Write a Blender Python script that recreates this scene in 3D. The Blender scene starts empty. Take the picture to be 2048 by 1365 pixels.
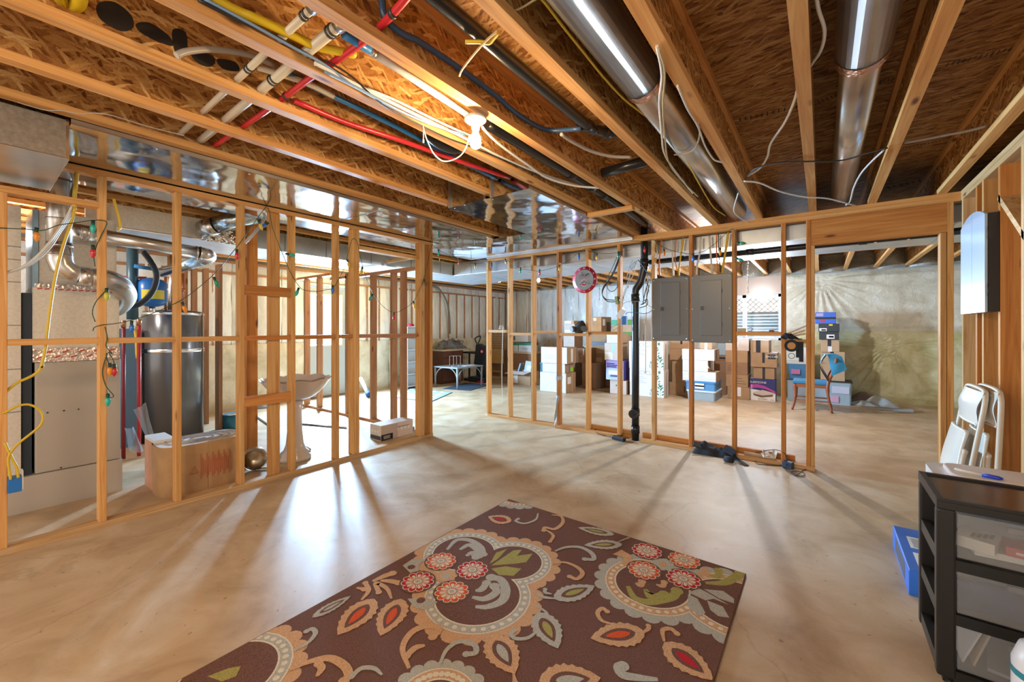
import bpy, bmesh, math, random
from mathutils import Vector, Matrix
random.seed(7)
S = bpy.context.scene
COL = S.collection
PI = math.pi
# ---------------------------------------------------------------- survey of the room
# Eye point at x=y=0, z=EH; joists run along +Y, the panel wall runs along X.
FPX, CX, HY, EH = 824.0, 1024.0, 656.0, 1.36
YAW = math.atan2(1643.0-1024.0, FPX)
_s, _c = math.sin(YAW), math.cos(YAW)
def ray(u, v):
    a = (u-CX)/FPX; b = (HY-v)/FPX
    return Vector((-_s+a*_c, _c+a*_s, b))
def PZ(u, v, z=0.0):
    d = ray(u, v); t = (z-EH)/d.z; return Vector((d.x*t, d.y*t, z))
def PX(u, v, x):
    d = ray(u, v); t = x/d.x; return Vector((x, d.y*t, EH+d.z*t))
def PY(u, v, y):
    d = ray(u, v); t = y/d.y; return Vector((d.x*t, y, EH+d.z*t))
XL = -3.905   # near face of the furnace-side stud wall
YB = 4.842    # near face of the panel stud wall
XR = 0.90     # near face of the other side wall
ZJ = 2.465    # underside of the joists
ZD = 2.765    # underside of the subfloor
XE, YE, XF = -7.85, 10.10, 3.6   # outer walls

# ---------------------------------------------------------------- node helpers
MATS = {}
def new_mat(name):
    m = bpy.data.materials.new(name); m.use_nodes = True
    nt = m.node_tree; b = nt.nodes['Principled BSDF']
    return m, nt, b
def lin(c):
    return tuple(((x/12.92) if x <= 0.04045 else ((x+0.055)/1.055)**2.4) for x in c)
def hexc(h):
    h = h.lstrip('#'); return lin(tuple(int(h[i:i+2], 16)/255 for i in (0, 2, 4)))
def N(nt, t, **kw):
    n = nt.nodes.new(t)
    for k, v in kw.items():
        if k in n.inputs: n.inputs[k].default_value = v
        else: setattr(n, k, v)
    return n
def coords(nt, scale=(1, 1, 1), rot=(0, 0, 0), rnd=True):
    tc = N(nt, 'ShaderNodeTexCoord'); mp = N(nt, 'ShaderNodeMapping')
    mp.inputs['Scale'].default_value = scale; mp.inputs['Rotation'].default_value = rot
    nt.links.new(tc.outputs['Object'], mp.inputs['Vector'])
    if rnd:
        oi = N(nt, 'ShaderNodeObjectInfo'); mu = N(nt, 'ShaderNodeMath', operation='MULTIPLY'); mu.inputs[1].default_value = 37.0
        nt.links.new(oi.outputs['Random'], mu.inputs[0]); nt.links.new(mu.outputs[0], mp.inputs['Location'])
    return mp.outputs['Vector']
def ramp(nt, fac, stops):
    r = N(nt, 'ShaderNodeValToRGB'); e = r.color_ramp.elements
    while len(e) < len(stops): e.new(0.5)
    for el, (p, c) in zip(e, stops):
        el.position = p; el.color = (*c[:3], 1)
    nt.links.new(fac, r.inputs[0]); return r.outputs[0]
def mixc(nt, fac, a, b, mode='MIX'):
    m = N(nt, 'ShaderNodeMix', data_type='RGBA', blend_type=mode)
    for sock, v in ((m.inputs[0], fac), (m.inputs[6], a), (m.inputs[7], b)):
        if hasattr(v, 'is_linked') or hasattr(v, 'links'): nt.links.new(v, sock)
        elif isinstance(v, (tuple, list)): sock.default_value = (*v[:3], 1)
        else: sock.default_value = v
    return m.outputs[2]
def noise(nt, vec, scale, detail=3, rough=0.55, dist=0.0):
    n = N(nt, 'ShaderNodeTexNoise'); n.inputs['Scale'].default_value = scale; n.inputs['Detail'].default_value = detail
    n.inputs['Roughness'].default_value = rough; n.inputs['Distortion'].default_value = dist
    nt.links.new(vec, n.inputs['Vector']); return n.outputs['Fac']
def bump(nt, b, h, strength=0.3, dist=0.01):
    n = N(nt, 'ShaderNodeBump'); n.inputs['Strength'].default_value = strength; n.inputs['Distance'].default_value = dist
    nt.links.new(h, n.inputs['Height']); nt.links.new(n.outputs[0], b.inputs['Normal'])
def plain(name, col=(0.5, 0.5, 0.5), rough=0.5, metal=0.0, spec=0.5, emit=None, es=0.0, alpha=1.0, trans=0.0, coat=0.0, var=0.0):
    if name in MATS: return MATS[name]
    m, nt, b = new_mat(name)
    c = hexc(col) if isinstance(col, str) else col
    b.inputs['Base Color'].default_value = (*c, 1)
    b.inputs['Roughness'].default_value = rough; b.inputs['Metallic'].default_value = metal
    b.inputs['Specular IOR Level'].default_value = spec; b.inputs['Coat Weight'].default_value = coat
    b.inputs['Transmission Weight'].default_value = trans; b.inputs['Alpha'].default_value = alpha
    if var:
        f = noise(nt, coords(nt, (1, 1, 1)), 9, 4)
        o = ramp(nt, f, [(0.3, tuple(x*(1-var) for x in c)), (0.7, tuple(min(1, x*(1+var)) for x in c))])
        nt.links.new(o, b.inputs['Base Color'])
    if emit:
        b.inputs['Emission Color'].default_value = (*(hexc(emit) if isinstance(emit, str) else emit), 1); b.inputs['Emission Strength'].default_value = es
    MATS[name] = m; return m
def wood(axis, tone=0, name=None):
    key = 'lumber_%s_%d' % ('xyz'[axis], tone) if not name else name
    if key in MATS: return MATS[key]
    m, nt, b = new_mat(key)
    sc = [26, 26, 26]; sc[axis] = 1.1
    v = coords(nt, tuple(sc))
    f = noise(nt, v, 1.0, 4, 0.6, 1.2)
    pal = [((0.54, 0.24, 0.07), (0.72, 0.38, 0.13), (0.82, 0.50, 0.20)),
           ((0.44, 0.15, 0.035), (0.58, 0.24, 0.06), (0.68, 0.33, 0.10)),
           ((0.52, 0.28, 0.11), (0.68, 0.43, 0.20), (0.78, 0.55, 0.30)),
           ((0.34, 0.15, 0.07), (0.45, 0.22, 0.11), (0.52, 0.28, 0.15))][tone]
    c = ramp(nt, f, [(0.30, pal[0]), (0.5, pal[1]), (0.72, pal[2])])
    oi = N(nt, 'ShaderNodeObjectInfo')
    tint = ramp(nt, oi.outputs['Random'], [(0, (0.80, 0.76, 0.72)), (0.5, (1, 1, 1)), (1, (1.0, 0.9, 0.82))])
    c = mixc(nt, 1.0, c, tint, 'MULTIPLY')
    # knots
    sk = [9, 9, 9]; sk[axis] = 2.6
    vo = N(nt, 'ShaderNodeTexVoronoi'); vo.inputs['Scale'].default_value = 0.8
    nt.links.new(coords(nt, tuple(sk)), vo.inputs['Vector'])
    k = ramp(nt, vo.outputs['Distance'], [(0.05, (1, 1, 1)), (0.13, (0, 0, 0))])
    c = mixc(nt, k, c, (0.16, 0.06, 0.025))
    nt.links.new(c, b.inputs['Base Color']); b.inputs['Roughness'].default_value = 0.6; b.inputs['Specular IOR Level'].default_value = 0.25
    bump(nt, b, f, 0.15, 0.004)
    MATS[key] = m; return m
def osb(name, plane='yz', dark=1.0, angs=(0.25, -0.45, 0.9)):
    if name in MATS: return MATS[name]
    m, nt, b = new_mat(name)
    base = coords(nt, (1, 1, 1), rnd=False)
    sp0 = N(nt, 'ShaderNodeSeparateXYZ'); nt.links.new(base, sp0.inputs[0]); cb = N(nt, 'ShaderNodeCombineXYZ')
    for k, ax in enumerate(plane): nt.links.new(sp0.outputs['xyz'.index(ax)], cb.inputs[k])
    nz = N(nt, 'ShaderNodeTexNoise'); nz.inputs['Scale'].default_value = 9.0; nt.links.new(cb.outputs[0], nz.inputs['Vector'])
    add = N(nt, 'ShaderNodeVectorMath', operation='MULTIPLY_ADD'); nt.links.new(nz.outputs['Color'], add.inputs[0])
    add.inputs[1].default_value = (0.05, 0.05, 0.0); nt.links.new(cb.outputs[0], add.inputs[2])
    val = None
    for i, ang in enumerate(angs):
        mr = N(nt, 'ShaderNodeVectorRotate', rotation_type='Z_AXIS'); mr.inputs['Angle'].default_value = ang; nt.links.new(add.outputs[0], mr.inputs['Vector'])
        mp = N(nt, 'ShaderNodeMapping'); mp.inputs['Scale'].default_value = (11+3*i, 62+9*i, 1); mp.inputs['Location'].default_value = (3.7*i, 1.9*i, 0)
        nt.links.new(mr.outputs[0], mp.inputs['Vector'])
        vo = N(nt, 'ShaderNodeTexVoronoi', voronoi_dimensions='2D'); vo.inputs['Scale'].default_value = 1.0
        nt.links.new(mp.outputs[0], vo.inputs['Vector'])
        sp = N(nt, 'ShaderNodeSeparateColor'); nt.links.new(vo.outputs['Color'], sp.inputs[0])
        if val is None: val = sp.outputs[0]
        else:
            mx = N(nt, 'ShaderNodeMath', operation='MAXIMUM'); nt.links.new(val, mx.inputs[0]); nt.links.new(sp.outputs[0], mx.inputs[1]); val = mx.outputs[0]
    d = dark
    c = ramp(nt, val, [(0.25, (0.17*d, 0.055*d, 0.012*d)), (0.55, (0.36*d, 0.145*d, 0.036*d)), (0.80, (0.52*d, 0.245*d, 0.07*d)), (0.93, (0.64*d, 0.345*d, 0.11*d)), (1.0, (0.80*d, 0.50*d, 0.20*d))])
    st = noise(nt, base, 120, 4, 0.7, 1.0); c = mixc(nt, 1.0, c, ramp(nt, st, [(0.3, (0.70, 0.65, 0.6)), (0.58, (1, 1, 1))]), 'MULTIPLY')
    nt.links.new(c, b.inputs['Base Color']); b.inputs['Roughness'].default_value = 0.62; b.inputs['Specular IOR Level'].default_value = 0.2
    bump(nt, b, val, 0.12, 0.004)
    MATS[name] = m; return m
def metal(name, col=(0.62, 0.65, 0.68), rough=0.25, wave=0.0, wscale=2.2, spangle=0.0):
    if name in MATS: return MATS[name]
    m, nt, b = new_mat(name)
    b.inputs['Metallic'].default_value = 1.0; b.inputs['Roughness'].default_value = rough
    v = coords(nt, (1, 1, 1), rnd=False)
    f = noise(nt, v, 40 if spangle else 5, 3)
    c = ramp(nt, f, [(0.3, tuple(x*(0.86-spangle) for x in col)), (0.7, tuple(min(1, x*(1.06+spangle)) for x in col))])
    nt.links.new(c, b.inputs['Base Color'])
    if wave:
        w = noise(nt, v, wscale, 1.5, 0.4); bump(nt, b, w, 1.0, wave)
    MATS[name] = m; return m

# ---------------------------------------------------------------- mesh builder
class MB:
    def __init__(s): s.v = []; s.f = []; s.m = []; s.sm = []; s.mats = []; s.cur = 0; s.smooth = False
    def mat(s, m):
        if m not in s.mats: s.mats.append(m)
        s.cur = s.mats.index(m); return s
    def face(s, idx): s.f.append(tuple(idx)); s.m.append(s.cur); s.sm.append(s.smooth)
    def poly(s, pts):
        b = len(s.v); s.v += [Vector(p) for p in pts]; s.face(range(b, b+len(pts))); return s
    def hexa(s, p):   # 8 corner points: bottom 4 ccw, top 4 ccw
        b = len(s.v); s.v += [Vector(q) for q in p]
        for q in ((3, 2, 1, 0), (4, 5, 6, 7), (0, 1, 5, 4), (1, 2, 6, 5), (2, 3, 7, 6), (3, 0, 4, 7)): s.face([b+i for i in q])
        return s
    def box(s, x0, x1, y0, y1, z0, z1):
        if x0 > x1: x0, x1 = x1, x0
        if y0 > y1: y0, y1 = y1, y0
        if z0 > z1: z0, z1 = z1, z0
        return s.hexa([(x0, y0, z0), (x1, y0, z0), (x1, y1, z0), (x0, y1, z0), (x0, y0, z1), (x1, y0, z1), (x1, y1, z1), (x0, y1, z1)])
    def obox(s, c, sx, sy, sz, rz=0.0, rx=0.0, ry=0.0, M=None):
        R = M or Matrix.Rotation(rz, 3, 'Z') @ Matrix.Rotation(ry, 3, 'Y') @ Matrix.Rotation(rx, 3, 'X')
        c = Vector(c); h = (sx/2, sy/2, sz/2)
        P = [(-1, -1, -1), (1, -1, -1), (1, 1, -1), (-1, 1, -1), (-1, -1, 1), (1, -1, 1), (1, 1, 1), (-1, 1, 1)]
        return s.hexa([c + R @ Vector((a*h[0], b*h[1], d*h[2])) for a, b, d in P])
    def beam(s, p0, p1, w, t, up=(0, 0, 1)):
        p0, p1 = Vector(p0), Vector(p1); d = (p1-p0); L = d.length; d.normalize(); up = Vector(up)
        x = d.cross(up); x = x.normalized() if x.length > 1e-6 else Vector((1, 0, 0)); z = x.cross(d)
        return s.obox((p0+p1)/2, w, L, t, M=Matrix((x, d, z)).transposed())
    def ring(s, c, x, y, r, n): return [c + x*(r*math.cos(2*PI*i/n)) + y*(r*math.sin(2*PI*i/n)) for i in range(n)]
    def tube(s, path, r, n=8, caps=True, closed=False):
        P = [Vector(p) for p in path]; rs = r if isinstance(r, (list, tuple)) else [r]*len(P)
        sm = s.smooth; rings = []; x = None
        for i, p in enumerate(P):
            if closed: d = P[(i+1) % len(P)] - P[i-1]
            else: d = (P[min(i+1, len(P)-1)] - P[max(i-1, 0)])
            if d.length < 1e-9: d = Vector((0, 0, 1))
            d.normalize()
            if x is None:
                a = Vector((0, 0, 1)) if abs(d.z) < 0.9 else Vector((1, 0, 0)); x = d.cross(a).normalized()
            else:
                x = (x - d*x.dot(d)); x = x.normalized() if x.length > 1e-6 else d.orthogonal().normalized()
            y = d.cross(x); b = len(s.v); s.v += s.ring(p, x, y, rs[i], n); rings.append(b)
        s.smooth = True
        R = len(rings)
        for i in range(R if closed else R-1):
            a, b = rings[i], rings[(i+1) % R]
            for k in range(n): s.face((a+k, a+(k+1) % n, b+(k+1) % n, b+k))
        s.smooth = False
        if caps and not closed:
            s.face([rings[0]+k for k in reversed(range(n))]); s.face([rings[-1]+k for k in range(n)])
        s.smooth = sm; return s
    def cyl(s, p0, p1, r, n=16, r1=None): return s.tube([p0, p1], [r, r if r1 is None else r1], n)
    def lathe(s, prof, c=(0, 0, 0), n=20, axis=None, cap=True):
        c = Vector(c)
        R = Matrix.Identity(3) if axis is None else Vector((0, 0, 1)).rotation_difference(Vector(axis)).to_matrix()
        rings = []; sm = s.smooth; s.smooth = True
        for r, z in prof:
            b = len(s.v); s.v += [c + R @ Vector((r*math.cos(2*PI*k/n), r*math.sin(2*PI*k/n), z)) for k in range(n)]; rings.append(b)
        for a, b in zip(rings, rings[1:]):
            for k in range(n): s.face((a+k, a+(k+1) % n, b+(k+1) % n, b+k))
        if cap:
            s.face([rings[0]+k for k in reversed(range(n))]); s.face([rings[-1]+k for k in range(n)])
        s.smooth = sm; return s
    def prism(s, pts, off):   # planar polygon extruded by vector
        P = [Vector(p) for p in pts]; off = Vector(off); n = len(P); b = len(s.v)
        s.v += P + [p+off for p in P]
        s.face(range(b, b+n)); s.face([b+n+i for i in reversed(range(n))])
        for i in range(n): s.face((b+i, b+n+i, b+n+(i+1) % n, b+(i+1) % n))
        return s
    def grid(s, fn, nu, nv):
        b = len(s.v); s.v += [Vector(fn(i/nu, j/nv)) for j in range(nv+1) for i in range(nu+1)]
        sm = s.smooth; s.smooth = True
        for j in range(nv):
            for i in range(nu):
                a = b+j*(nu+1)+i; s.face((a, a+1, a+nu+2, a+nu+1))
        s.smooth = sm; return s
    def build(s, name, parent=None, origin=None, fix=True):
        o0 = Vector(origin) if origin is not None else (parent['_o'] if parent is not None and '_o' in parent.keys() else Vector((0, 0, 0)))
        o0 = Vector(o0)
        me = bpy.data.meshes.new(name); me.from_pydata([v-o0 for v in s.v], [], s.f)
        for m in (s.mats or [plain('grey_default', '#888888')]): me.materials.append(m)
        me.polygons.foreach_set('material_index', s.m); me.polygons.foreach_set('use_smooth', s.sm)
        if fix:
            bm = bmesh.new(); bm.from_mesh(me); bmesh.ops.recalc_face_normals(bm, faces=bm.faces); bm.to_mesh(me); bm.free()
        me.update()
        o = bpy.data.objects.new(name, me); COL.objects.link(o)
        if parent is not None: o.parent = parent
        else: o.location = o0
        return o
def tag(o, label=None, cat=None, group=None, kind=None):
    if label: o['label'] = label
    if cat: o['category'] = cat
    if group: o['group'] = group
    if kind: o['kind'] = kind
    return o
ORG = {}
def thing(name, loc, label, cat, group=None, kind=None, rz=0.0):
    o = bpy.data.objects.new(name, None); COL.objects.link(o); o.location = loc; o.rotation_euler = (0, 0, rz); o.empty_display_size = 0.1
    tag(o, label, cat, group, kind); ORG[o.name] = Vector(loc); return o
def part(mb, name, parent, label=None, world=True, grand=None):
    """mesh child; world=True: geometry given in room coordinates, parent at ORG location"""
    root = parent
    while root.parent is not None: root = root.parent
    o0 = ORG.get(root.name, Vector((0, 0, 0))) if world else Vector((0, 0, 0))
    o = mb.build(name, parent, origin=o0)
    if label: o['label'] = label
    return o
def solo(mb, name, label, cat, group=None, kind=None, origin=None):
    if origin is None:
        n = len(mb.v); xs = [v.x for v in mb.v]; ys = [v.y for v in mb.v]; zs = [v.z for v in mb.v]
        origin = ((min(xs)+max(xs))/2, (min(ys)+max(ys))/2, min(zs))
    o = mb.build(name, None, origin=origin); ORG[o.name] = Vector(origin); return tag(o, label, cat, group, kind)
def copy_tree(o, parent=None):
    c = o.copy(); COL.objects.link(c)
    if parent is not None: c.parent = parent
    for ch in list(o.children): copy_tree(ch, c)
    return c
def bevel(o, w=0.004, seg=2):
    m = o.modifiers.new('edge', 'BEVEL'); m.width = w; m.segments = seg; m.limit_method = 'ANGLE'; m.angle_limit = 0.6; return o
def spline(pts, n=8, closed=False):
    P = [Vector(p) for p in pts]; out = []; L = len(P)
    if L < 3 and not closed: return P
    rng = range(L if closed else L-1)
    for i in rng:
        p0 = P[i-1] if (closed or i > 0) else P[0]*2-P[1]; p1 = P[i]; p2 = P[(i+1) % L]
        p3 = P[(i+2) % L] if (closed or i+2 < L) else P[-1]*2-P[-2]
        for k in range(n):
            t = k/n; out.append(0.5*((2*p1) + (p2-p0)*t + (2*p0-5*p1+4*p2-p3)*t*t + (3*p1-p0-3*p2+p3)*t**3))
    if not closed: out.append(P[-1])
    return out
def text(s, size, loc, rot, mat, name, parent=None, depth=0.0005, align='CENTER', font=None, sx=1.0):
    cu = bpy.data.curves.new(name, 'FONT'); cu.body = s; cu.size = size; cu.extrude = depth; cu.align_x = align; cu.align_y = 'CENTER'; cu.materials.append(mat)
    cu.resolution_u = 2
    tmp = bpy.data.objects.new(name+'_curve', cu); COL.objects.link(tmp); me = bpy.data.meshes.new_from_object(tmp); me.name = name
    bpy.data.objects.remove(tmp); bpy.data.curves.remove(cu)
    if not me.materials: me.materials.append(mat)
    o = bpy.data.objects.new(name, me); COL.objects.link(o)
    if parent is not None:
        o.parent = parent
        r = parent
        while r.parent is not None: r = r.parent
        loc = Vector(loc) - ORG.get(r.name, Vector((0, 0, 0)))
    o.location = loc; o.rotation_euler = rot; o.scale = (sx, 1, 1); return o
ROT_XNEG_Y = (PI/2, 0, 0)          # lettering on a face that looks towards -Y
ROT_FACE_PX = (PI/2, 0, PI/2)      # lettering on a face that looks towards +X
ROT_FACE_NX = (PI/2, 0, -PI/2)     # lettering on a face that looks towards -X

def frosted(name, tint, a=0.35, rough=0.2):
    if name in MATS: return MATS[name]
    m = bpy.data.materials.new(name); m.use_nodes = True; nt = m.node_tree; nt.nodes.clear()
    t = N(nt, 'ShaderNodeBsdfTransparent'); t.inputs[0].default_value = (*tint, 1); p = N(nt, 'ShaderNodeBsdfPrincipled'); p.inputs['Base Color'].default_value = (*tint, 1); p.inputs['Roughness'].default_value = rough
    mx = N(nt, 'ShaderNodeMixShader'); mx.inputs[0].default_value = a; out = N(nt, 'ShaderNodeOutputMaterial')
    nt.links.new(t.outputs[0], mx.inputs[1]); nt.links.new(p.outputs[0], mx.inputs[2]); nt.links.new(mx.outputs[0], out.inputs[0]); MATS[name] = m; return m

def each(boxes, m, name, parent):
    for b in boxes: q = MB().mat(m); q.box(*b); part(q, name, parent)
PAPW = plain('paper_white', (0.80, 0.78, 0.72), 0.7)
# ================================================================ materials of the shell
def mk_concrete():
    m, nt, b = new_mat('concrete_slab')
    v = coords(nt, (1, 1, 1), rnd=False)
    big = noise(nt, v, 0.55, 5, 0.6, 0.4); mid = noise(nt, v, 2.6, 6, 0.65, 0.6); fine = noise(nt, v, 60, 3, 0.6)
    c1 = ramp(nt, mid, [(0.28, (0.44, 0.30, 0.17)), (0.5, (0.60, 0.44, 0.275)), (0.70, (0.70, 0.57, 0.41))])
    c2 = ramp(nt, big, [(0.35, (0.82, 0.78, 0.72)), (0.65, (1.0, 1.0, 1.0))])
    c = mixc(nt, 1.0, c1, c2, 'MULTIPLY')
    sp = ramp(nt, noise(nt, v, 26, 2, 0.5), [(0.24, (0.45, 0.4, 0.35)), (0.3, (1, 1, 1))])
    c = mixc(nt, 0.7, c, sp, 'MULTIPLY')
    # hairline cracks
    vo = N(nt, 'ShaderNodeTexVoronoi', feature='DISTANCE_TO_EDGE'); vo.inputs['Scale'].default_value = 0.42
    nz = N(nt, 'ShaderNodeTexNoise'); nz.inputs['Scale'].default_value = 3.0; nz.inputs['Detail'].default_value = 6; nt.links.new(v, nz.inputs['Vector'])
    ad = N(nt, 'ShaderNodeVectorMath', operation='MULTIPLY_ADD'); nt.links.new(nz.outputs['Color'], ad.inputs[0]); ad.inputs[1].default_value = (0.35, 0.35, 0.35); nt.links.new(v, ad.inputs[2])
    nt.links.new(ad.outputs[0], vo.inputs['Vector'])
    cr = ramp(nt, vo.outputs['Distance'], [(0.0012, (0.5, 0.45, 0.4)), (0.003, (1, 1, 1))])
    c = mixc(nt, 0.3, c, cr, 'MULTIPLY')
    nt.links.new(c, b.inputs['Base Color'])
    rr = ramp(nt, mid, [(0.3, (0.40, 0.40, 0.40)), (0.7, (0.54, 0.54, 0.54))]); nt.links.new(rr, b.inputs['Roughness'])
    b.inputs['Specular IOR Level'].default_value = 0.36
    bump(nt, b, fine, 0.06, 0.003)
    return m
def mk_insul(name, cols, axis_scale=(1, 1, 1), bs=0.5, rough=0.3, wr=7.0):
    """plastic-faced batt: soft quilting under a shiny wrinkled film"""
    m, nt, b = new_mat(name)
    v = coords(nt, axis_scale, rnd=False)
    f = noise(nt, v, 3.0, 5, 0.6, 0.5); w = noise(nt, v, wr, 4, 0.6, 2.0)
    c = ramp(nt, f, [(0.3, cols[0]), (0.5, cols[1]), (0.72, cols[2])])
    nt.links.new(c, b.inputs['Base Color']); b.inputs['Roughness'].default_value = rough; b.inputs['Specular IOR Level'].default_value = 0.5
    bump(nt, b, w, bs, 0.03)
    return m
CONC = mk_concrete()
INS_W = mk_insul('white_faced_batt', [(0.62, 0.61, 0.57), (0.76, 0.75, 0.72), (0.86, 0.86, 0.84)], (1, 1, 0.5))
INS_Y = mk_insul('yellow_batt_under_film', [(0.44, 0.38, 0.17), (0.60, 0.54, 0.29), (0.74, 0.69, 0.46)], (1, 1, 1), 0.5, 0.3, 5.0)
INS_P = mk_insul('cream_batt_under_film', [(0.50, 0.44, 0.32), (0.66, 0.60, 0.46), (0.78, 0.74, 0.62)], (1, 1, 1), 0.5, 0.28, 6.0)
BATTEN = plain('batt_seam_tan', (0.42, 0.24, 0.15), 0.7)
WX, WY, WZ = wood(0), wood(1), wood(2)
WXd, WYd, WZd = wood(0, 1), wood(1, 1), wood(2, 1)
WXp, WYp, WZp = wood(0, 2), wood(1, 2), wood(2, 2)
WZr, WXr, WYr = wood(2, 3), wood(0, 3), wood(1, 3)
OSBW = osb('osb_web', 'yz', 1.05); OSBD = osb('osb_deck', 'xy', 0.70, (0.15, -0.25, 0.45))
GALV = metal('galvanised', (0.60, 0.63, 0.66), 0.30)
SHEET = metal('sheet_mirror', (0.66, 0.71, 0.78), 0.10, 0.016, 3.0)
GALVD = metal('galvanised_dull', (0.40, 0.36, 0.31), 0.5, spangle=0.07)
SCREW = metal('bright_screw', (0.9, 0.9, 0.9), 0.2)

# ================================================================ floor, deck, joists
mb = MB().mat(CONC); mb.box(XE-0.2, XF+0.2, -2.2, YE+0.2, -0.15, 0.0)
o = mb.build('floor'); tag(o, 'bare stained concrete slab running through the whole basement', 'floor', kind='structure')
ceil = thing('ceiling', (0, 0, ZJ), 'open joist ceiling of engineered joists under strand board deck', 'ceiling', kind='structure')
mb = MB().mat(OSBD); mb.box(XE-0.2, XF+0.2, -2.2, YE+0.2, ZD, ZD+0.02); part(mb, 'subfloor_deck', ceil)
JX = [-7.46, -7.03, -6.60, -6.17, -5.74, -5.31, -4.88, -4.45, -4.02, -3.59, -3.155, -2.73, -2.245, -1.80, -1.415, -0.94, -0.535, -0.095, 0.33, 0.765, 1.19, 1.62, 2.05, 2.48, 2.91, 3.34]
FW, FH = 0.058, 0.038
def joist(x, y0, y1):
    mb = MB().mat(WY); mb.box(x, x+FW, y0, y1, ZJ, ZJ+FH); mb.box(x, x+FW, y0, y1, ZD-FH, ZD-0.0005)
    j = part(mb, 'joist', ceil)
    w = MB().mat(OSBW); w.box(x+FW/2-0.006, x+FW/2+0.006, y0, y1, ZJ+FH+0.0003, ZD-FH-0.0003); part(w, 'web', j)
for x in JX:
    joist(x, -2.1, YB+0.09)
    joist(x, YB+0.10, YE-0.02)
INKS = plain('ink_stamp', (0.03, 0.018, 0.01), 0.8)
def c3p(x, y): return PZ(1348+x/2.923, y/2.923, ZD-0.0006)
def stamp(a, b, n, h):
    mb = MB().mat(INKS); A_, B_ = c3p(*a), c3p(*b); d = (B_-A_); L = d.length; d /= L; nn = Vector((-d.y, d.x, 0)); rs = random.Random(int(a[0]))
    for i in range(n):
        c = A_+d*(L*(i+0.5)/n); k = rs.random(); w = L/n*0.34; hh = h*(0.5+0.5*rs.random())
        mb.poly([c-d*w*0.35, c+d*w*0.35, c+d*w*0.35+nn*hh, c-d*w*0.35+nn*hh]); 
        if k > 0.4: mb.poly([c-d*w+nn*h*0.4, c+d*w+nn*h*0.4, c+d*w+nn*h*0.55, c-d*w+nn*h*0.55])
        if k > 0.65: mb.poly([c+d*w*0.7, c+d*w, c+d*w+nn*h, c+d*w*0.7+nn*h])
    part(mb, 'ink_stamp', ceil)
for s_ in (((370, 695), (735, 610), 11, 0.06), ((825, 590), (955, 545), 5, 0.06), ((1590, 370), (2030, 262), 13, 0.05), ((1330, 868), (1590, 815), 12, 0.03), ((490, 1025), (605, 1000), 7, 0.035), ((1230, 1095), (1450, 1050), 6, 0.12), ((1330, 1000), (1400, 990), 4, 0.05), ((1200, 470), (1320, 440), 5, 0.06)): stamp(*s_)
def blot(x, pts):  # pipe shadows from the bulb, painted as dark blots on the joist web
    mb = MB().mat(plain('painted_shadow', (0.02, 0.014, 0.01), 0.7)); P = [PX(u, v, x) for u, v in pts]; c = sum(P, Vector())/len(P)
    ring = spline([Vector((x, p.y, p.z)) for p in P], 5, True); mb.poly([(x+0.0008, q.y, q.z) for q in ring]); part(mb, 'painted_shadow', ceil)
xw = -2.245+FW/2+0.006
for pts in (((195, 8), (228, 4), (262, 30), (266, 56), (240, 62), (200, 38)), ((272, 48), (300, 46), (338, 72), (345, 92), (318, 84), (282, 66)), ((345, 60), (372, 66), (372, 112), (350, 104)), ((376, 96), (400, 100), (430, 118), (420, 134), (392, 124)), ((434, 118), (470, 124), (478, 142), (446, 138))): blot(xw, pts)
# rim blocking over the panel wall
# ================================================================ furnace-side stud wall
WL = thing('wall_left', (XL, 1.5, 0), 'open stud wall of pale lumber in front of the furnace and water heater', 'wall', kind='structure')
D = 0.089
def yl(u): return PX(u, 700, XL).y
mb = MB().mat(WYp); mb.box(XL-D, XL, -1.6, 3.545, 0.0, 0.038); part(mb, 'bottom_plate', WL)
mb = MB().mat(WY); mb.box(XL-D, XL, 0.37, 3.545, 2.392, 2.430); part(mb, 'top_plate', WL)
z0 = PX(100, 393, XL).z
mb = MB().mat(WY); mb.box(XL-D, XL, -1.6, yl(199), z0-0.02, z0+0.018); part(mb, 'top_plate', WL)
def stud(y0, y1, zt=2.392, x0=XL-D, x1=XL, m=WZ, zb=0.038, name='stud', par=None):
    mb = MB().mat(m); mb.box(x0, x1, y0, y1, zb, zt); return bevel(part(mb, name, par or WL), 0.003, 1)
STL = []
for u0, u1 in ((199, 213), (350, 364.5), (479, 490), (580, 594), (671, 679.5)):
    a, b = yl(u0), yl(u1); c = (a+b)/2; STL.append((c-0.019, c+0.019)); stud(c-0.019, c+0.019)
stud(yl(15)-0.038, yl(15), z0-0.02); STL.insert(0, (yl(15)-0.038, yl(15)))
for yy in (-0.30, -0.72, -1.14): stud(yy, yy+0.038, z0-0.02)
a = yl(706); STL.append((a, a+0.076)); stud(a, a+0.0375); stud(a+0.0385, a+0.076)
a = yl(840); STL.append((a, a+0.2)); stud(a, a+0.0375, m=WZ); stud(a+0.0385, a+0.076, m=WZp)
stud(a+0.080, 3.54, x0=XL-0.062, x1=XL-0.018, m=WZd); stud(3.50, 3.54, x0=XL-0.0175, x1=XL)
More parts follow.
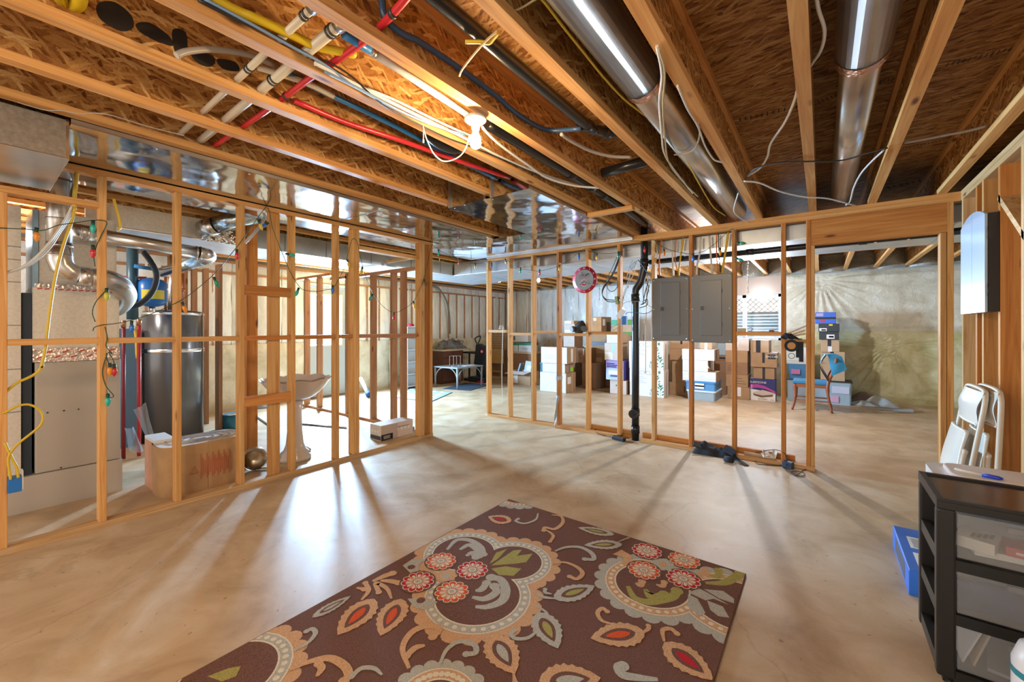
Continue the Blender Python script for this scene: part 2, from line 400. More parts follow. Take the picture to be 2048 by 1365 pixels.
# flat backing board between the fourth and fifth studs, with its blocks
ya, yb2 = yl(541), yl(565)
stud(ya, yb2-0.004, x0=XL-0.078, x1=XL-0.04, m=WZ, name='backing_board')
s3, s4 = STL[3][1], STL[4][0]
for z0b, z1b in ((1.64, 1.725), (0.685, 0.77)):
    mb = MB().mat(WYd); mb.box(XL-0.038, XL-0.002, s3, s4, z0b, z1b); part(mb, 'backing_block', WL)
for i in range(len(STL)-1):
    if i in (0,): y0, y1 = STL[0][1], STL[1][0]
    y0, y1 = STL[i][1], STL[i+1][0]
    if i == 6: continue
    mb = MB().mat(WY if i < 3 else WYd); mb.box(XL-D, XL-0.001 if i != 3 else XL-0.001, y0+0.0005, y1-0.0005, 1.252, 1.290); part(mb, 'fire_block', WL)
mb = MB().mat(WYr); mb.box(XL-0.11, XL-0.025, STL[6][1], STL[7][0], 1.252, 1.29); part(mb, 'fire_block', WL)
# dropped header over the narrow bay at the wall end
mb = MB().mat(WY); mb.box(XL-D-0.05, XL-0.052, STL[6][1], STL[7][0], 2.20, 2.24); part(mb, 'header', WL)
mb = MB().mat(WXp); mb.box(XL-0.6, XL-D-0.05, STL[7][0]-0.05, STL[7][0]-0.012, 2.20, 2.238); part(mb, 'header', WL)
# ================================================================ panel stud wall
WB = thing('wall_back', (-1.6, YB, 0), 'open stud wall carrying the electrical panels with a framed doorway', 'wall', kind='structure')
def xb(u): return PY(u, 700, YB).x
XB0, XB1 = PZ(973, 833.3).x, PZ(1630, 942.5).x
mb = MB().mat(WXp)
mb.box(XB0, -2.02, YB, YB+D, 0, 0.038); mb.box(xb(1281), XB1, YB, YB+D, 0, 0.038); part(mb, 'bottom_plate', WB)
mb = MB().mat(WX); mb.box(XB0, XR, YB, YB+D, 2.388, 2.426); part(mb, 'top_plate', WB)
mb = MB().mat(WX); mb.box(-1.98, XR, YB, YB+D, 2.427, 2.4645); part(mb, 'top_plate', WB)
def bstud(x0, x1, zt=2.388, m=WZ, y0=YB, y1=YB+D, zb=0.038):
    mb = MB().mat(m); mb.box(x0, x1, y0, y1, zb, zt); return bevel(part(mb, 'stud', WB), 0.003, 1)
SB = []
for u in (972.5, 1015, 1062, 1113, 1171.5, 1234.5, 1303, 1377.5, 1463.5, 1562):
    x = xb(u); SB.append((x, x+0.038)); bstud(x, x+0.038, m=(WZ, WZ, WZp, WZ, WZd)[len(SB) % 5] if len(SB) < 8 else WZd)
x = xb(1612); SB.append((x, x+0.038)); bstud(x, x+0.0375, m=WZd)
bstud(x+0.0385, XB1-0.002, zt=2.145, m=WZ)
# doorway header, trimmer and king stud at the far side
xk = XR-0.04
mb = MB().mat(WXd); mb.box(xb(1622), PY(1905, 600, YB).x-0.03, YB+0.001, YB+D-0.001, 2.147, 2.386); part(mb, 'header', WB)
xt = PY(1893.5, 600, YB).x
bstud(xt-0.038, xt, zt=2.145, m=WZ, zb=0); bstud(xt+0.003, xt+0.041, m=WZ, zb=0)
# fire blocks (each bay sits at its own height) and the hanger blocks
for i, (za, m) in enumerate(((1.300, WXp), (1.262, WXp), (1.292, WX), (1.262, WX), (1.285, WX))):
    mb = MB().mat(m); mb.box(SB[i][1]+0.0005, SB[i+1][0]-0.0005, YB+0.001, YB+D-0.001, za-0.012, za+0.026); part(mb, 'fire_block', WB)
for i, za in ((8, 1.292), (9, 1.222)):
    mb = MB().mat(WX); mb.box(SB[i][1]+0.0005, SB[i+1][0]-0.0005, YB+0.001, YB+D-0.001, za-0.012, za+0.026); part(mb, 'fire_block', WB)
# ================================================================ other side wall
WR = thing('wall_right', (XR, 3, 0), 'close-set stud wall of orange lumber beside the folding chairs', 'wall', kind='structure')
def yr(u): return PX(u, 700, XR).y
RS = [(1922, 1927), (1952, 1954), (1963, 1967), (1993, 2000), (2042, 2050)]
mb = MB().mat(WYp); mb.box(XR+0.001, XR+D, 0.2, YB+0.088, 2.388, 2.426); part(mb, 'top_plate', WR)
mb = MB().mat(WYp); mb.box(XR+0.001, XR+D, 0.2, YB+0.088, 2.427, 2.4645); part(mb, 'top_plate', WR)
mb = MB().mat(WYp); mb.box(XR+0.001, XR+D, 0.2, YB+0.088, 0, 0.038); part(mb, 'bottom_plate', WR)
for k, u in enumerate((1926, 1954, 1967, 2000, 2047)):
    y = yr(u); mb = MB().mat((WZp, WZd, WZ, WZd, WZp)[k]); mb.box(XR+0.001, XR+D+0.05*(k > 2), y, y+0.038, 0.038, 2.388); part(mb, 'stud', WR)
for y in (2.7, 2.3, 1.9, 1.5, 1.1, 0.7):
    mb = MB().mat(WZ); mb.box(XR+0.001, XR+D, y, y+0.038, 0.038, 2.388); part(mb, 'stud', WR)
p = PX(1997, 397, XR); q = PX(2050, 478, XR)
mb = MB().mat(WYp); dv = (q-p).normalized(); mb.beam(p+Vector((0.045, 0, 0))-dv*0.02, q+Vector((0.045, 0, 0))+dv*0.5, 0.088, 0.038, (1, 0, 0) if False else (0, 0.5, 0.8)); part(mb, 'diagonal_brace', WR)
# ================================================================ outer walls of the rest of the basement
we = thing('wall_exterior', (XE, 4, 0), 'insulated outer wall with the grey glazed door, white film between tan seams', 'wall', kind='structure')
DY0, DY1, DZ = 3.93, 4.86, 2.17
mb = MB().mat(INS_W)
def quilt(mb, fn, n0, n1, w, deep=0.045, z0=0.0, z1=2.46, jit=0.02):
    """padded bays between seams; fn(t, depth, z) gives the point"""
    k = max(1, int(round(abs(n1-n0)/w)))
    for i in range(k):
        a = n0+(n1-n0)*i/k; b = n0+(n1-n0)*(i+1)/k; ph = random.random()*6
        def f(u, v, a=a, b=b, ph=ph):
            bul = deep*(1-(2*u-1)**4)*(0.75+0.25*math.sin(v*5+ph)) * min(1, 8*v, 8*(1-v)+0.3)
            return fn(a+(b-a)*u, bul + 0.008*math.sin(17*u+9*v+ph), z0+(z1-z0)*v)
        mb.grid(f, 8, 14)
    return k
quilt(mb, lambda t, d, z: (XE+0.01+d, t, z), -2.1, DY0-0.06, 0.41, z0=1.05)
quilt(mb, lambda t, d, z: (XE+0.01+d, t, z), DY1+0.06, YE-0.03, 0.31, z0=1.05)
quilt(mb, lambda t, d, z: (XE+0.01+d, t, z), DY0-0.06, DY1+0.06, 0.5, z0=DZ+0.07)
part(mb, 'batt_facing', we)
mb = MB().mat(INS_P)
quilt(mb, lambda t, d, z: (XE+0.02+d*1.3, t, z), -2.1, DY0-0.06, 0.9, z1=1.08); quilt(mb, lambda t, d, z: (XE+0.02+d*1.3, t, z), DY1+0.06, YE-0.03, 0.9, z1=1.08)
part(mb, 'lower_batt', we)
mb = MB().mat(plain('foundation_backing', (0.35, 0.33, 0.30), 0.9))
mb.box(XE-0.2, XE, -2.2, DY0-0.02, 0, ZD); mb.box(XE-0.2, XE, DY1+0.02, YE+0.2, 0, ZD); mb.box(XE-0.2, XE, DY0-0.02, DY1+0.02, DZ, ZD); part(mb, 'backing', we)
mb = MB().mat(WYr)
for y in [DY1+0.06+i*(YE-0.03-DY1-0.06)/17 for i in range(17)]: mb.box(XE+0.012, XE+0.035, y-0.014, y+0.014, 1.05, 2.28)
for y in [-2.1+0.41*i for i in range(15)]: mb.box(XE+0.012, XE+0.035, y-0.014, y+0.014, 1.05, 2.28)
mb.box(XE+0.01, XE+0.05, DY1+0.05, YE-0.03, 2.24, 2.28); mb.box(XE+0.01, XE+0.05, -2.1, DY0-0.05, 2.24, 2.28); mb.box(XE+0.01, XE+0.09, -2.1, YE-0.03, 2.425, 2.463)
part(mb, 'seam', we)
wf = thing('wall_far', (-1, YE, 0), 'far wall under clear film over yellow and white insulation, window in it', 'wall', kind='structure')
WX0, WX1, WZ0, WZ1 = -1.62, -0.66, 1.10, 2.06
mb = MB().mat(INS_W); quilt(mb, lambda t, d, z: (t, YE-0.01-d, z), XE+0.05, -2.0, 0.41, z0=0.9); part(mb, 'batt_facing', wf)
mb = MB().mat(INS_P); quilt(mb, lambda t, d, z: (t, YE-0.01-d, z), XE+0.05, -2.0, 0.82, z1=0.95); part(mb, 'lower_batt', wf)
mb = MB().mat(BATTEN)
for x in [XE+0.05+0.39*i for i in range(15)]: mb.box(x-0.009, x+0.009, YE-0.03, YE-0.006, 0.95, 2.42)
part(mb, 'seam', wf)
mb = MB().mat(plain('concrete_wall', (0.42, 0.40, 0.37), 0.9))
mb.box(XE-0.2, WX0, YE, YE+0.2, 0, ZD); mb.box(WX1, XF+0.2, YE, YE+0.2, 0, ZD); mb.box(WX0, WX1, YE, YE+0.2, 0, WZ0); mb.box(WX0, WX1, YE, YE+0.2, WZ1, ZD); part(mb, 'backing', wf)
# film-covered yellow field with star pleats pulled to a point
def pleat(cx, cz, x0, x1, z0, z1, amp, n, base):
    def f(u, v):
        x = x0+(x1-x0)*u; z = z0+(z1-z0)*v
        dx, dz = x-cx, z-cz; r = math.hypot(dx, dz); a = math.atan2(dz, dx)
        e = min(u, 1-u, v, 1-v)*12; e = max(0.0, min(1.0, e))
        h = e*(base + amp*math.exp(-r*1.6)*(1.0-2.0*abs(math.sin(n*0.5*a))**0.6+0.6*math.sin(n*0.83*a+1.3))*min(1, r*9) + 0.012*math.sin(3*x+5*z) - 0.035*math.exp(-r*9))
        return (x, YE-0.012-h, z)
    return f
pc = PY(1778, 691, YE); zs = PY(1700, 663, YE).z
mb = MB().mat(INS_Y); mb.grid(pleat(pc.x, pc.z, WX1+0.03, XF-0.03, 0.0, zs, 0.026, 34, 0.055), 200, 90); part(mb, 'lower_batt', wf, 'yellow insulation under film pleated to one point')
pc2 = PY(1640, 560, YE)
mb = MB().mat(INS_P); mb.grid(pleat(pc2.x, pc2.z, WX1+0.03, XF-0.03, zs+0.002, 2.42, 0.022, 30, 0.05), 180, 80); part(mb, 'upper_batt', wf)
mb = MB().mat(plain('film_header', (0.50, 0.36, 0.28), 0.25)); mb.box(-2.0, WX1+0.03, YE-0.05, YE-0.005, WZ1, 2.44); mb.mat(INS_P); mb.box(-2.0, WX0, YE-0.05, YE-0.005, 0, WZ1); mb.box(WX0, WX1, YE-0.05, YE-0.005, 0, WZ0); mb.box(WX1, WX1+0.03, YE-0.05, YE-0.005, 0, WZ1); part(mb, 'film_band', wf)
# rim-joist insulation pillows between joists
mb = MB().mat(mk_insul('rim_film', [(0.22, 0.20, 0.16), (0.34, 0.32, 0.27), (0.46, 0.44, 0.39)], (1, 1, 1), 0.6, 0.25, 8.0))
for a, b in zip(JX, JX[1:]):
    ph = random.random()*6
    mb.grid(lambda u, v: (a+FW+(b-a-FW)*u, YE-0.05-0.10*math.sin(PI*u)*(0.6+0.4*math.sin(4*v+ph)), ZJ-0.03+(ZD-ZJ+0.03)*v), 6, 6)
part(mb, 'rim_batt', wf)
mb = MB().mat(INS_W); mb.box(XF, XF+0.2, -2.2, YE+0.2, 0, ZD); o = mb.build('wall_storage'); tag(o, 'outer wall closing the storage area past the doorway', 'wall', kind='structure')
# ---------------------------------------------------------------- door with glass
dr = thing('door_1', (XE, 4.4, 0), 'grey blue outer door with one tall bright lite, behind the bare studs', 'door', kind='structure')
DG = plain('door_blue_grey', (0.42, 0.47, 0.50), 0.45); FRM = plain('door_glass_frame', (0.72, 0.70, 0.64), 0.4)
GY0, GY1, GZ0, GZ1 = 3.975, 4.615, 1.03, 2.00
mb = MB().mat(DG)
mb.box(XE-0.02, XE+0.025, DY0, GY0-0.02, 0.02, DZ-0.02); mb.box(XE-0.02, XE+0.025, GY1+0.02, DY1, 0.02, DZ-0.02)
mb.box(XE-0.02, XE+0.025, GY0-0.02, GY1+0.02, 0.02, GZ0-0.02); mb.box(XE-0.02, XE+0.025, GY0-0.02, GY1+0.02, GZ1+0.02, DZ-0.02); part(mb, 'door_slab', dr)
mb = MB().mat(FRM)
for a in ((GY0-0.03, GY0, GZ0-0.03, GZ1+0.03), (GY1, GY1+0.03, GZ0-0.03, GZ1+0.03), (GY0, GY1, GZ0-0.03, GZ0), (GY0, GY1, GZ1, GZ1+0.03)): mb.box(XE-0.01, XE+0.04, *a)
part(mb, 'lite_frame', dr)
def glass(name, tint=(1, 1, 1), gl=0.08):
    if name in MATS: return MATS[name]
    m = bpy.data.materials.new(name); m.use_nodes = True; nt = m.node_tree; nt.nodes.clear()
    t = N(nt, 'ShaderNodeBsdfTransparent'); t.inputs[0].default_value = (*tint, 1); g = N(nt, 'ShaderNodeBsdfGlossy'); g.inputs['Roughness'].default_value = 0.05
    mx = N(nt, 'ShaderNodeMixShader'); mx.inputs[0].default_value = gl; out = N(nt, 'ShaderNodeOutputMaterial')
    nt.links.new(t.outputs[0], mx.inputs[1]); nt.links.new(g.outputs[0], mx.inputs[2]); nt.links.new(mx.outputs[0], out.inputs[0]); MATS[name] = m; return m
mb = MB().mat(glass('window_glass')); mb.box(XE+0.004, XE+0.008, GY0, GY1, GZ0, GZ1); part(mb, 'pane', dr)
mb = MB().mat(plain('jamb_white', (0.75, 0.74, 0.72), 0.5)); mb.box(XE-0.05, XE+0.06, DY0-0.055, DY0-0.003, 0, DZ+0.05); mb.box(XE-0.05, XE+0.06, DY1+0.003, DY1+0.055, 0, DZ+0.05); mb.box(XE-0.05, XE+0.06, DY0-0.003, DY1+0.003, DZ, DZ+0.05)
mb.mat(plain('threshold', (0.16, 0.11, 0.07), 0.4)); mb.box(XE-0.05, XE+0.1, DY0, DY1, 0.0, 0.018); part(mb, 'jamb', dr)
mb = MB().mat(SCREW); mb.cyl((XE+0.025, DY1-0.07, 0.98), (XE+0.075, DY1-0.07, 0.98), 0.012); mb.lathe([(0.0, 0), (0.022, 0.004), (0.028, 0.02), (0.02, 0.036), (0.0, 0.04)], (XE+0.075, DY1-0.07, 0.98), 12, (1, 0, 0)); part(mb, 'door_handle', dr)
# ---------------------------------------------------------------- window
wn = thing('window_1', (-1.1, YE, WZ0), 'sliding basement window with white frame looking into a corrugated well', 'window', kind='structure')
WF = plain('vinyl_white', (0.72, 0.74, 0.74), 0.4)
mb = MB().mat(WF)
for a in ((WX0, WX0+0.05, WZ0, WZ1), (WX1-0.05, WX1, WZ0, WZ1), (WX0, WX1, WZ0, WZ0+0.05), (WX0, WX1, WZ1-0.06, WZ1), (-1.36, -1.29, WZ0, WZ1)): mb.box(a[0], a[1], YE-0.03, YE+0.06, a[2], a[3])
part(mb, 'window_frame', wn)
mb = MB().mat(glass('window_glass')); mb.box(WX0+0.05, WX1-0.05, YE+0.02, YE+0.024, WZ0+0.05, WZ1-0.06); part(mb, 'pane', wn)
wl = thing('window_well', (-1.1, YE+0.6, 0.9), 'corrugated steel well outside the basement window, lattice above it', 'window well')
mb = MB().mat(metal('well_steel', (0.42, 0.48, 0.52), 0.5)); mb.grid(lambda u, v: (-1.14+0.85*math.cos(PI*(1-u)), YE+0.21+0.75*math.sin(PI*u)+0.02*math.sin(v*40), 0.75+0.92*v), 24, 60); part(mb, 'well_wall', wl)
mb = MB().mat(plain('lattice_grey', (0.30, 0.29, 0.27), 0.7))
for i in range(-14, 15):
    x = -1.14+i*0.12
    mb.beam((x-0.3, YE+1.35, 1.74), (x+0.3, YE+1.35, 2.34), 0.012, 0.035, (0, 1, 0)); mb.beam((x+0.3, YE+1.365, 1.74), (x-0.3, YE+1.365, 2.34), 0.012, 0.035, (0, 1, 0))
mb.box(-2.6, 0.4, YE+1.33, YE+1.38, 1.66, 1.74); part(mb, 'lattice', wl)
mb = MB().mat(plain('deck_board', (0.35, 0.28, 0.2), 0.8)); mb.box(-3.0, 1.2, YE+0.21, YE+1.5, 2.36, 2.40); part(mb, 'deck_board', wl)
mb = MB().mat(plain('outdoor_soil', (0.25, 0.20, 0.15), 0.95)); mb.box(-2.5, 0.4, YE+0.2, YE+1.4, 0.55, 0.74); part(mb, 'gravel_base', wl)
# ================================================================ partitions in the furnace room
wp = thing('wall_partition', (-6, 3.56, 0), 'short stud partition standing between the furnace room and outer door', 'wall', kind='structure')
mb = MB().mat(WXr); mb.box(-7.3, -4.35, 3.53, 3.619, 0, 0.038); part(mb, 'bottom_plate', wp)
for u in (608, 633, 690, 740, 780.5, 800):
    x = PY(u, 800, 3.53).x; mb = MB().mat(WZr); mb.box(x, x+0.04, 3.53, 3.619, 0.038, 2.12 if u > 700 else 2.2); part(mb, 'stud', wp)
mb = MB().mat(WXr); mb.box(-7.4, -6.3, 3.53, 3.619, 2.2, 2.24); mb.box(-6.3, -4.2, 3.53, 3.619, 2.12, 2.16); part(mb, 'top_plate', wp)
mb = MB().mat(WXr); mb.box(-6.0, -4.3, 3.535, 3.61, 1.22, 1.255); part(mb, 'fire_block', wp)
wq = thing('wall_partition', (-6.4, 2, 0), 'stud partition behind the water heater with stacked wide studs', 'wall', kind='structure')
for u0, u1, x in ((428, 447, -6.4), (404, 418, -7.0), (382, 394, -7.05), (364, 374, -7.1)):
    y = PX((u0+u1)/2, 700, x).y; mb = MB().mat(WZr); mb.box(x-0.07, x+0.07, y-0.02, y+0.02, 0.0, 2.2); part(mb, 'stud', wq)
mb = MB().mat(WZd); y = PX(503, 700, -4.68).y; mb.box(-4.75, -4.66, y-0.05, y+0.05, 0.0, 2.42); part(mb, 'stud', wq)
mb = MB().mat(WZ); y = PX(494, 700, -4.6).y; mb.box(-4.655, -4.6, y-0.05, y-0.015, 0.0, 2.42); part(mb, 'stud', wq)
# ================================================================ rug
def pile(name, col, v=0.16):
    if name in MATS: return MATS[name]
    m, nt, b = new_mat(name); vec = coords(nt, (1, 1, 1), rnd=False)
    f = noise(nt, vec, 260, 3, 0.7); c = hexc(col) if isinstance(col, str) else col
    o = ramp(nt, f, [(0.32, tuple(x*(1-v*2.2) for x in c)), (0.52, c), (0.7, tuple(min(1, x*(1+v*2)) for x in c))])
    nt.links.new(o, b.inputs['Base Color']); b.inputs['Roughness'].default_value = 0.95; b.inputs['Specular IOR Level'].default_value = 0.1
    bump(nt, b, f, 0.6, 0.004); MATS[name] = m; return m
RB, RT, RG, RC, RR, RO, RL = (pile('pile_brown', '#785548', 0.22), pile('pile_tan', '#d3a67c'), pile('pile_grey', '#b9b5a6'), pile('pile_cream', '#e3d7bd', 0.1),
                              pile('pile_red', '#c23038'), pile('pile_orange', '#dd5c30'), pile('pile_olive', '#aaa05a'))
RX0, RX1, RY0, RY1, RZ = -1.965, -0.33, 0.28, 2.575, 0.012
rg = MB().mat(RB)
rg.prism([(RX0, RY0, 0.001), (RX1, RY0, 0.001), (RX1, RY1, 0.001), (RX0, RY1, 0.001)], (0, 0, RZ-0.001))
lay = [0]
def A(x, y): p = PZ(380+x/3.151, 980+y/3.151, RZ); return Vector((p.x, p.y))
def B(x, y): p = PZ(900+x/3.151, 980+y/3.151, RZ); return Vector((p.x, p.y))
def clipc(pts):
    for ax, lo, hi in ((0, RX0+0.004, RX1-0.004), (1, RY0+0.004, RY1-0.004)):
        for sgn, lim in ((1, lo), (-1, -hi)):
            out = []
            for i, p in enumerate(pts):
                q = pts[i-1]; pi = p[ax]*sgn >= lim; qi = q[ax]*sgn >= lim
                if pi != qi: t = (lim-q[ax]*sgn)/((p[ax]-q[ax])*sgn); out.append(q+(p-q)*t)
                if pi: out.append(p)
            pts = out
            if not pts: return []
    return pts
def flat(pts, mat, k):
    pts = clipc([Vector(p) for p in pts])
    if len(pts) < 3: return
    lay[0] += 1; rg.mat(mat); rg.poly([(p.x, p.y, RZ+0.00022*k+(lay[0] % 48)*4e-6) for p in pts])
def disc(c, r, mat, k, n=40, a0=0, a1=2*PI): flat([c+Vector((r*math.cos(a0+(a1-a0)*i/n), r*math.sin(a0+(a1-a0)*i/n))) for i in range(n)], mat, k)
def scallop(c, r, mat, k, n=18, amp=0.09, ph=0.0, keep=None):
    for i in range(n):
        a = ph+2*PI*i/n; q = c+Vector((r*math.cos(a), r*math.sin(a)))
        if keep is None or keep(q): disc(q, r*math.sin(PI/n)*1.12, mat, k, 14)
    if keep is None: disc(c, r*1.02, mat, k)
def beads(c, r, w, m1, m2, k, n=34):
    for i in range(n):
        a = 2*PI*i/n; disc(c+Vector((r*math.cos(a), r*math.sin(a))), w*0.36, m2, k, 8)
def strip(pts, w, mat, k, n=6):
    P = spline([Vector((p.x, p.y, 0)) for p in pts], n); L = len(P)
    lft, rgt = [], []
    for i, p in enumerate(P):
        d = (P[min(i+1, L-1)]-P[max(i-1, 0)]); d = d.normalized() if d.length else Vector((1, 0, 0)); nn = Vector((-d.y, d.x, 0))
        t = i/(L-1); ww = w*(0.25+0.75*math.sin(min(1, t*1.15+0.12)*PI*0.62)**1.0) if L > 1 else w
        lft.append(p+nn*ww/2); rgt.append(p-nn*ww/2)
    flat([q.xy for q in lft]+[q.xy for q in reversed(rgt)], mat, k)
    disc(P[-1].xy, w*0.62, mat, k, 12)
def leaf(p0, p1, wid, mat, core, k, ring=RB, jag=True):
    d = p1-p0; L = d.length; d = d/L; nn = Vector((-d.y, d.x))
    def shape(s, w, jg, off=0.0):
        out = []
        n = 15
        for sd in (1, -1):
            rng = range(n+1) if sd == 1 else range(n, -1, -1)
            for i in rng:
                t = i/n; e = math.sin(PI*t**0.8)**0.8*w/2*(1 + (0.16 if (i % 2 and jg) else 0))
                out.append(p0+d*(L*(0.5+(t-0.5)*s)+off)+nn*(sd*e))
        return out
    flat(shape(1.0, wid, jag), mat, k); flat(shape(0.66, wid*0.56, False), ring, k+1); flat(shape(0.46, wid*0.30, False), core, k+2)
def flower(c, mat, k, r=0.088):
    disc(c, r*1.08, RB, k)
    n = 11
    for i in range(n):
        a = 2*PI*i/n; d = Vector((math.cos(a), math.sin(a))); nn = Vector((-d.y, d.x)); ph = [Vector((0.16, 0)), Vector((0.5, 0.17)), Vector((0.78, 0.25)), Vector((0.95, 0.16)), Vector((1.0, 0)), Vector((0.95, -0.16)), Vector((0.78, -0.25)), Vector((0.5, -0.17))]
        flat([c+d*(q.x*r)+nn*(q.y*r) for q in ph], RC, k+1)
        flat([c+d*((q.x*0.86+0.09)*r)+nn*(q.y*0.78*r) for q in ph], mat, k+2)
        flat([c+d*((q.x*0.5+0.22)*r)+nn*(q.y*0.42*r) for q in ph], RC, k+3)
    disc(c, r*0.24, RC, k+4, 12); disc(c, r*0.15, RG, k+5, 10)
def comma(pts, w, mat, k): strip(pts, w, mat, k)
lobes1 = [(A(1725, 395), 0.205), (B(395, 455), 0.190), (B(175, 665), 0.235)]
def medallion(lobes, sc, b1, b2, k=1, edge=RC):
    for c, r in lobes: scallop(c, r+0.048, sc, k, 20)
    for c, r in lobes: disc(c, r+0.032, edge, k+1, 48)
    for c, r in lobes: disc(c, r+0.026, b1, k+2, 48)
    for c, r in lobes: beads(c, r+0.004, 0.034, b1, b2, k+3)
    for c, r in lobes: disc(c, r-0.016, edge, k+4, 48)
    for c, r in lobes: disc(c, r-0.024, RB, k+5, 48)
medallion(lobes1, RT, RG, RC)
def swirl(f, pts, mat, k, w=0.035): strip([f(*p) for p in pts], w, mat, k)
K = 8
for f, ps, m, w in ((A, [(1620, 380), (1680, 320), (1760, 320), (1830, 360), (1850, 410)], RG, 0.04), (A, [(1700, 380), (1760, 350), (1810, 380), (1820, 420)], RG, 0.045), (A, [(1740, 420), (1780, 400), (1800, 430)], RG, 0.04),
                    (B, [(160, 740), (240, 740), (330, 700), (350, 630), (320, 570), (260, 555)], RG, 0.05), (B, [(140, 680), (220, 690), (290, 650), (280, 610)], RG, 0.045), (B, [(160, 640), (200, 630), (230, 590)], RG, 0.04)):
    swirl(f, ps, m, K, w)
for ps in ([(250, 470), (290, 400), (360, 375), (300, 440)], [(260, 480), (400, 385), (455, 380), (420, 420), (520, 405), (480, 460), (400, 470)], [(260, 500), (350, 485), (450, 500), (400, 545), (310, 540)]):
    flat([B(*p) for p in ps], RL, K)
flat([A(1340, 480), A(1400, 440), A(1480, 440), A(1440, 480), A(1440, 540), A(1390, 530)], RG, K); flat([A(1370, 690), A(1480, 680), A(1560, 710), A(1500, 760), A(1420, 750)], RG, K)
disc(A(1395, 490), 0.022, RB, K+1, 12); disc(A(1455, 700), 0.022, RB, K+1, 12)
lobes2 = [(B(1270, 600), 0.205), (B(1790, 720), 0.22)]
medallion(lobes2, RG, RT, RC, edge=RC)
for f, ps, m, w in ((B, [(1120, 610), (1160, 680), (1240, 710), (1320, 700), (1400, 680), (1430, 640)], RL, 0.05), (B, [(1230, 630), (1270, 680), (1350, 660)], RL, 0.045), (B, [(1300, 600), (1340, 610), (1350, 585)], RT, 0.03), (B, [(1170, 590), (1200, 605), (1210, 580)], RT, 0.035),
                    (B, [(1610, 590), (1720, 590), (1790, 560), (1830, 530)], RL, 0.05), (B, [(1630, 540), (1690, 550), (1690, 510)], RL, 0.04), (B, [(1600, 490), (1610, 530), (1570, 540)], RT, 0.04)):
    swirl(f, ps, m, K, w)
for ps in ([(1500, 650), (1570, 625), (1620, 650), (1760, 730), (1660, 690), (1610, 700)], [(1500, 660), (1560, 690), (1610, 780), (1570, 800), (1500, 740)], [(1620, 700), (1720, 740), (1760, 810), (1690, 800), (1640, 760)], [(1600, 630), (1720, 640), (1790, 690), (1790, 720), (1700, 690)]):
    flat([B(*p) for p in ps], RG, K)
flat([B(1025, 410), B(1080, 380), B(1150, 420), B(1130, 470), B(1080, 470), B(1090, 430)], RT, K)
for f, x, y, m in ((A, 1582, 452, RO), (A, 1780, 508, RR), (A, 1435, 582, RR), (A, 1650, 645, RO), (B, 1240, 388, RR), (B, 1475, 445, RO), (B, 1222, 510, RO), (B, 1470, 565, RR)): flower(f(x, y), m, 10)
for c, m1, m2 in ((A(1612, 547), RT, RG), (B(1345, 475), RG, RT)):
    scallop(c, 0.045, m1, 10, 9); disc(c, 0.024, m2, 11, 14)
for a, b, w, m, c in ((B(385, 205), B(240, 170), 0.12, RT, RR), (A(1160, 690), A(930, 920), 0.135, RT, RO), (A(1330, 690), A(1200, 925), 0.125, RT, RO), (B(1225, 895), B(885, 940), 0.13, RT, RO), (B(1350, 965), B(1660, 1205), 0.13, RT, RR),
                      (B(265, 915), B(410, 1165), 0.13, RT, RG), (B(560, 775), B(680, 1005), 0.12, RG, RL), (B(655, 690), B(912, 608), 0.11, RG, RL), (B(1085, 345), B(845, 352), 0.10, RG, RL), (B(1035, 285), B(805, 240), 0.09, RG, RL), (B(560, 1215), B(950, 1190), 0.14, RT, RG), (A(770, 808), A(1015, 672), 0.06, RG, RG)):
    leaf(a, b, w, m, c, 9)
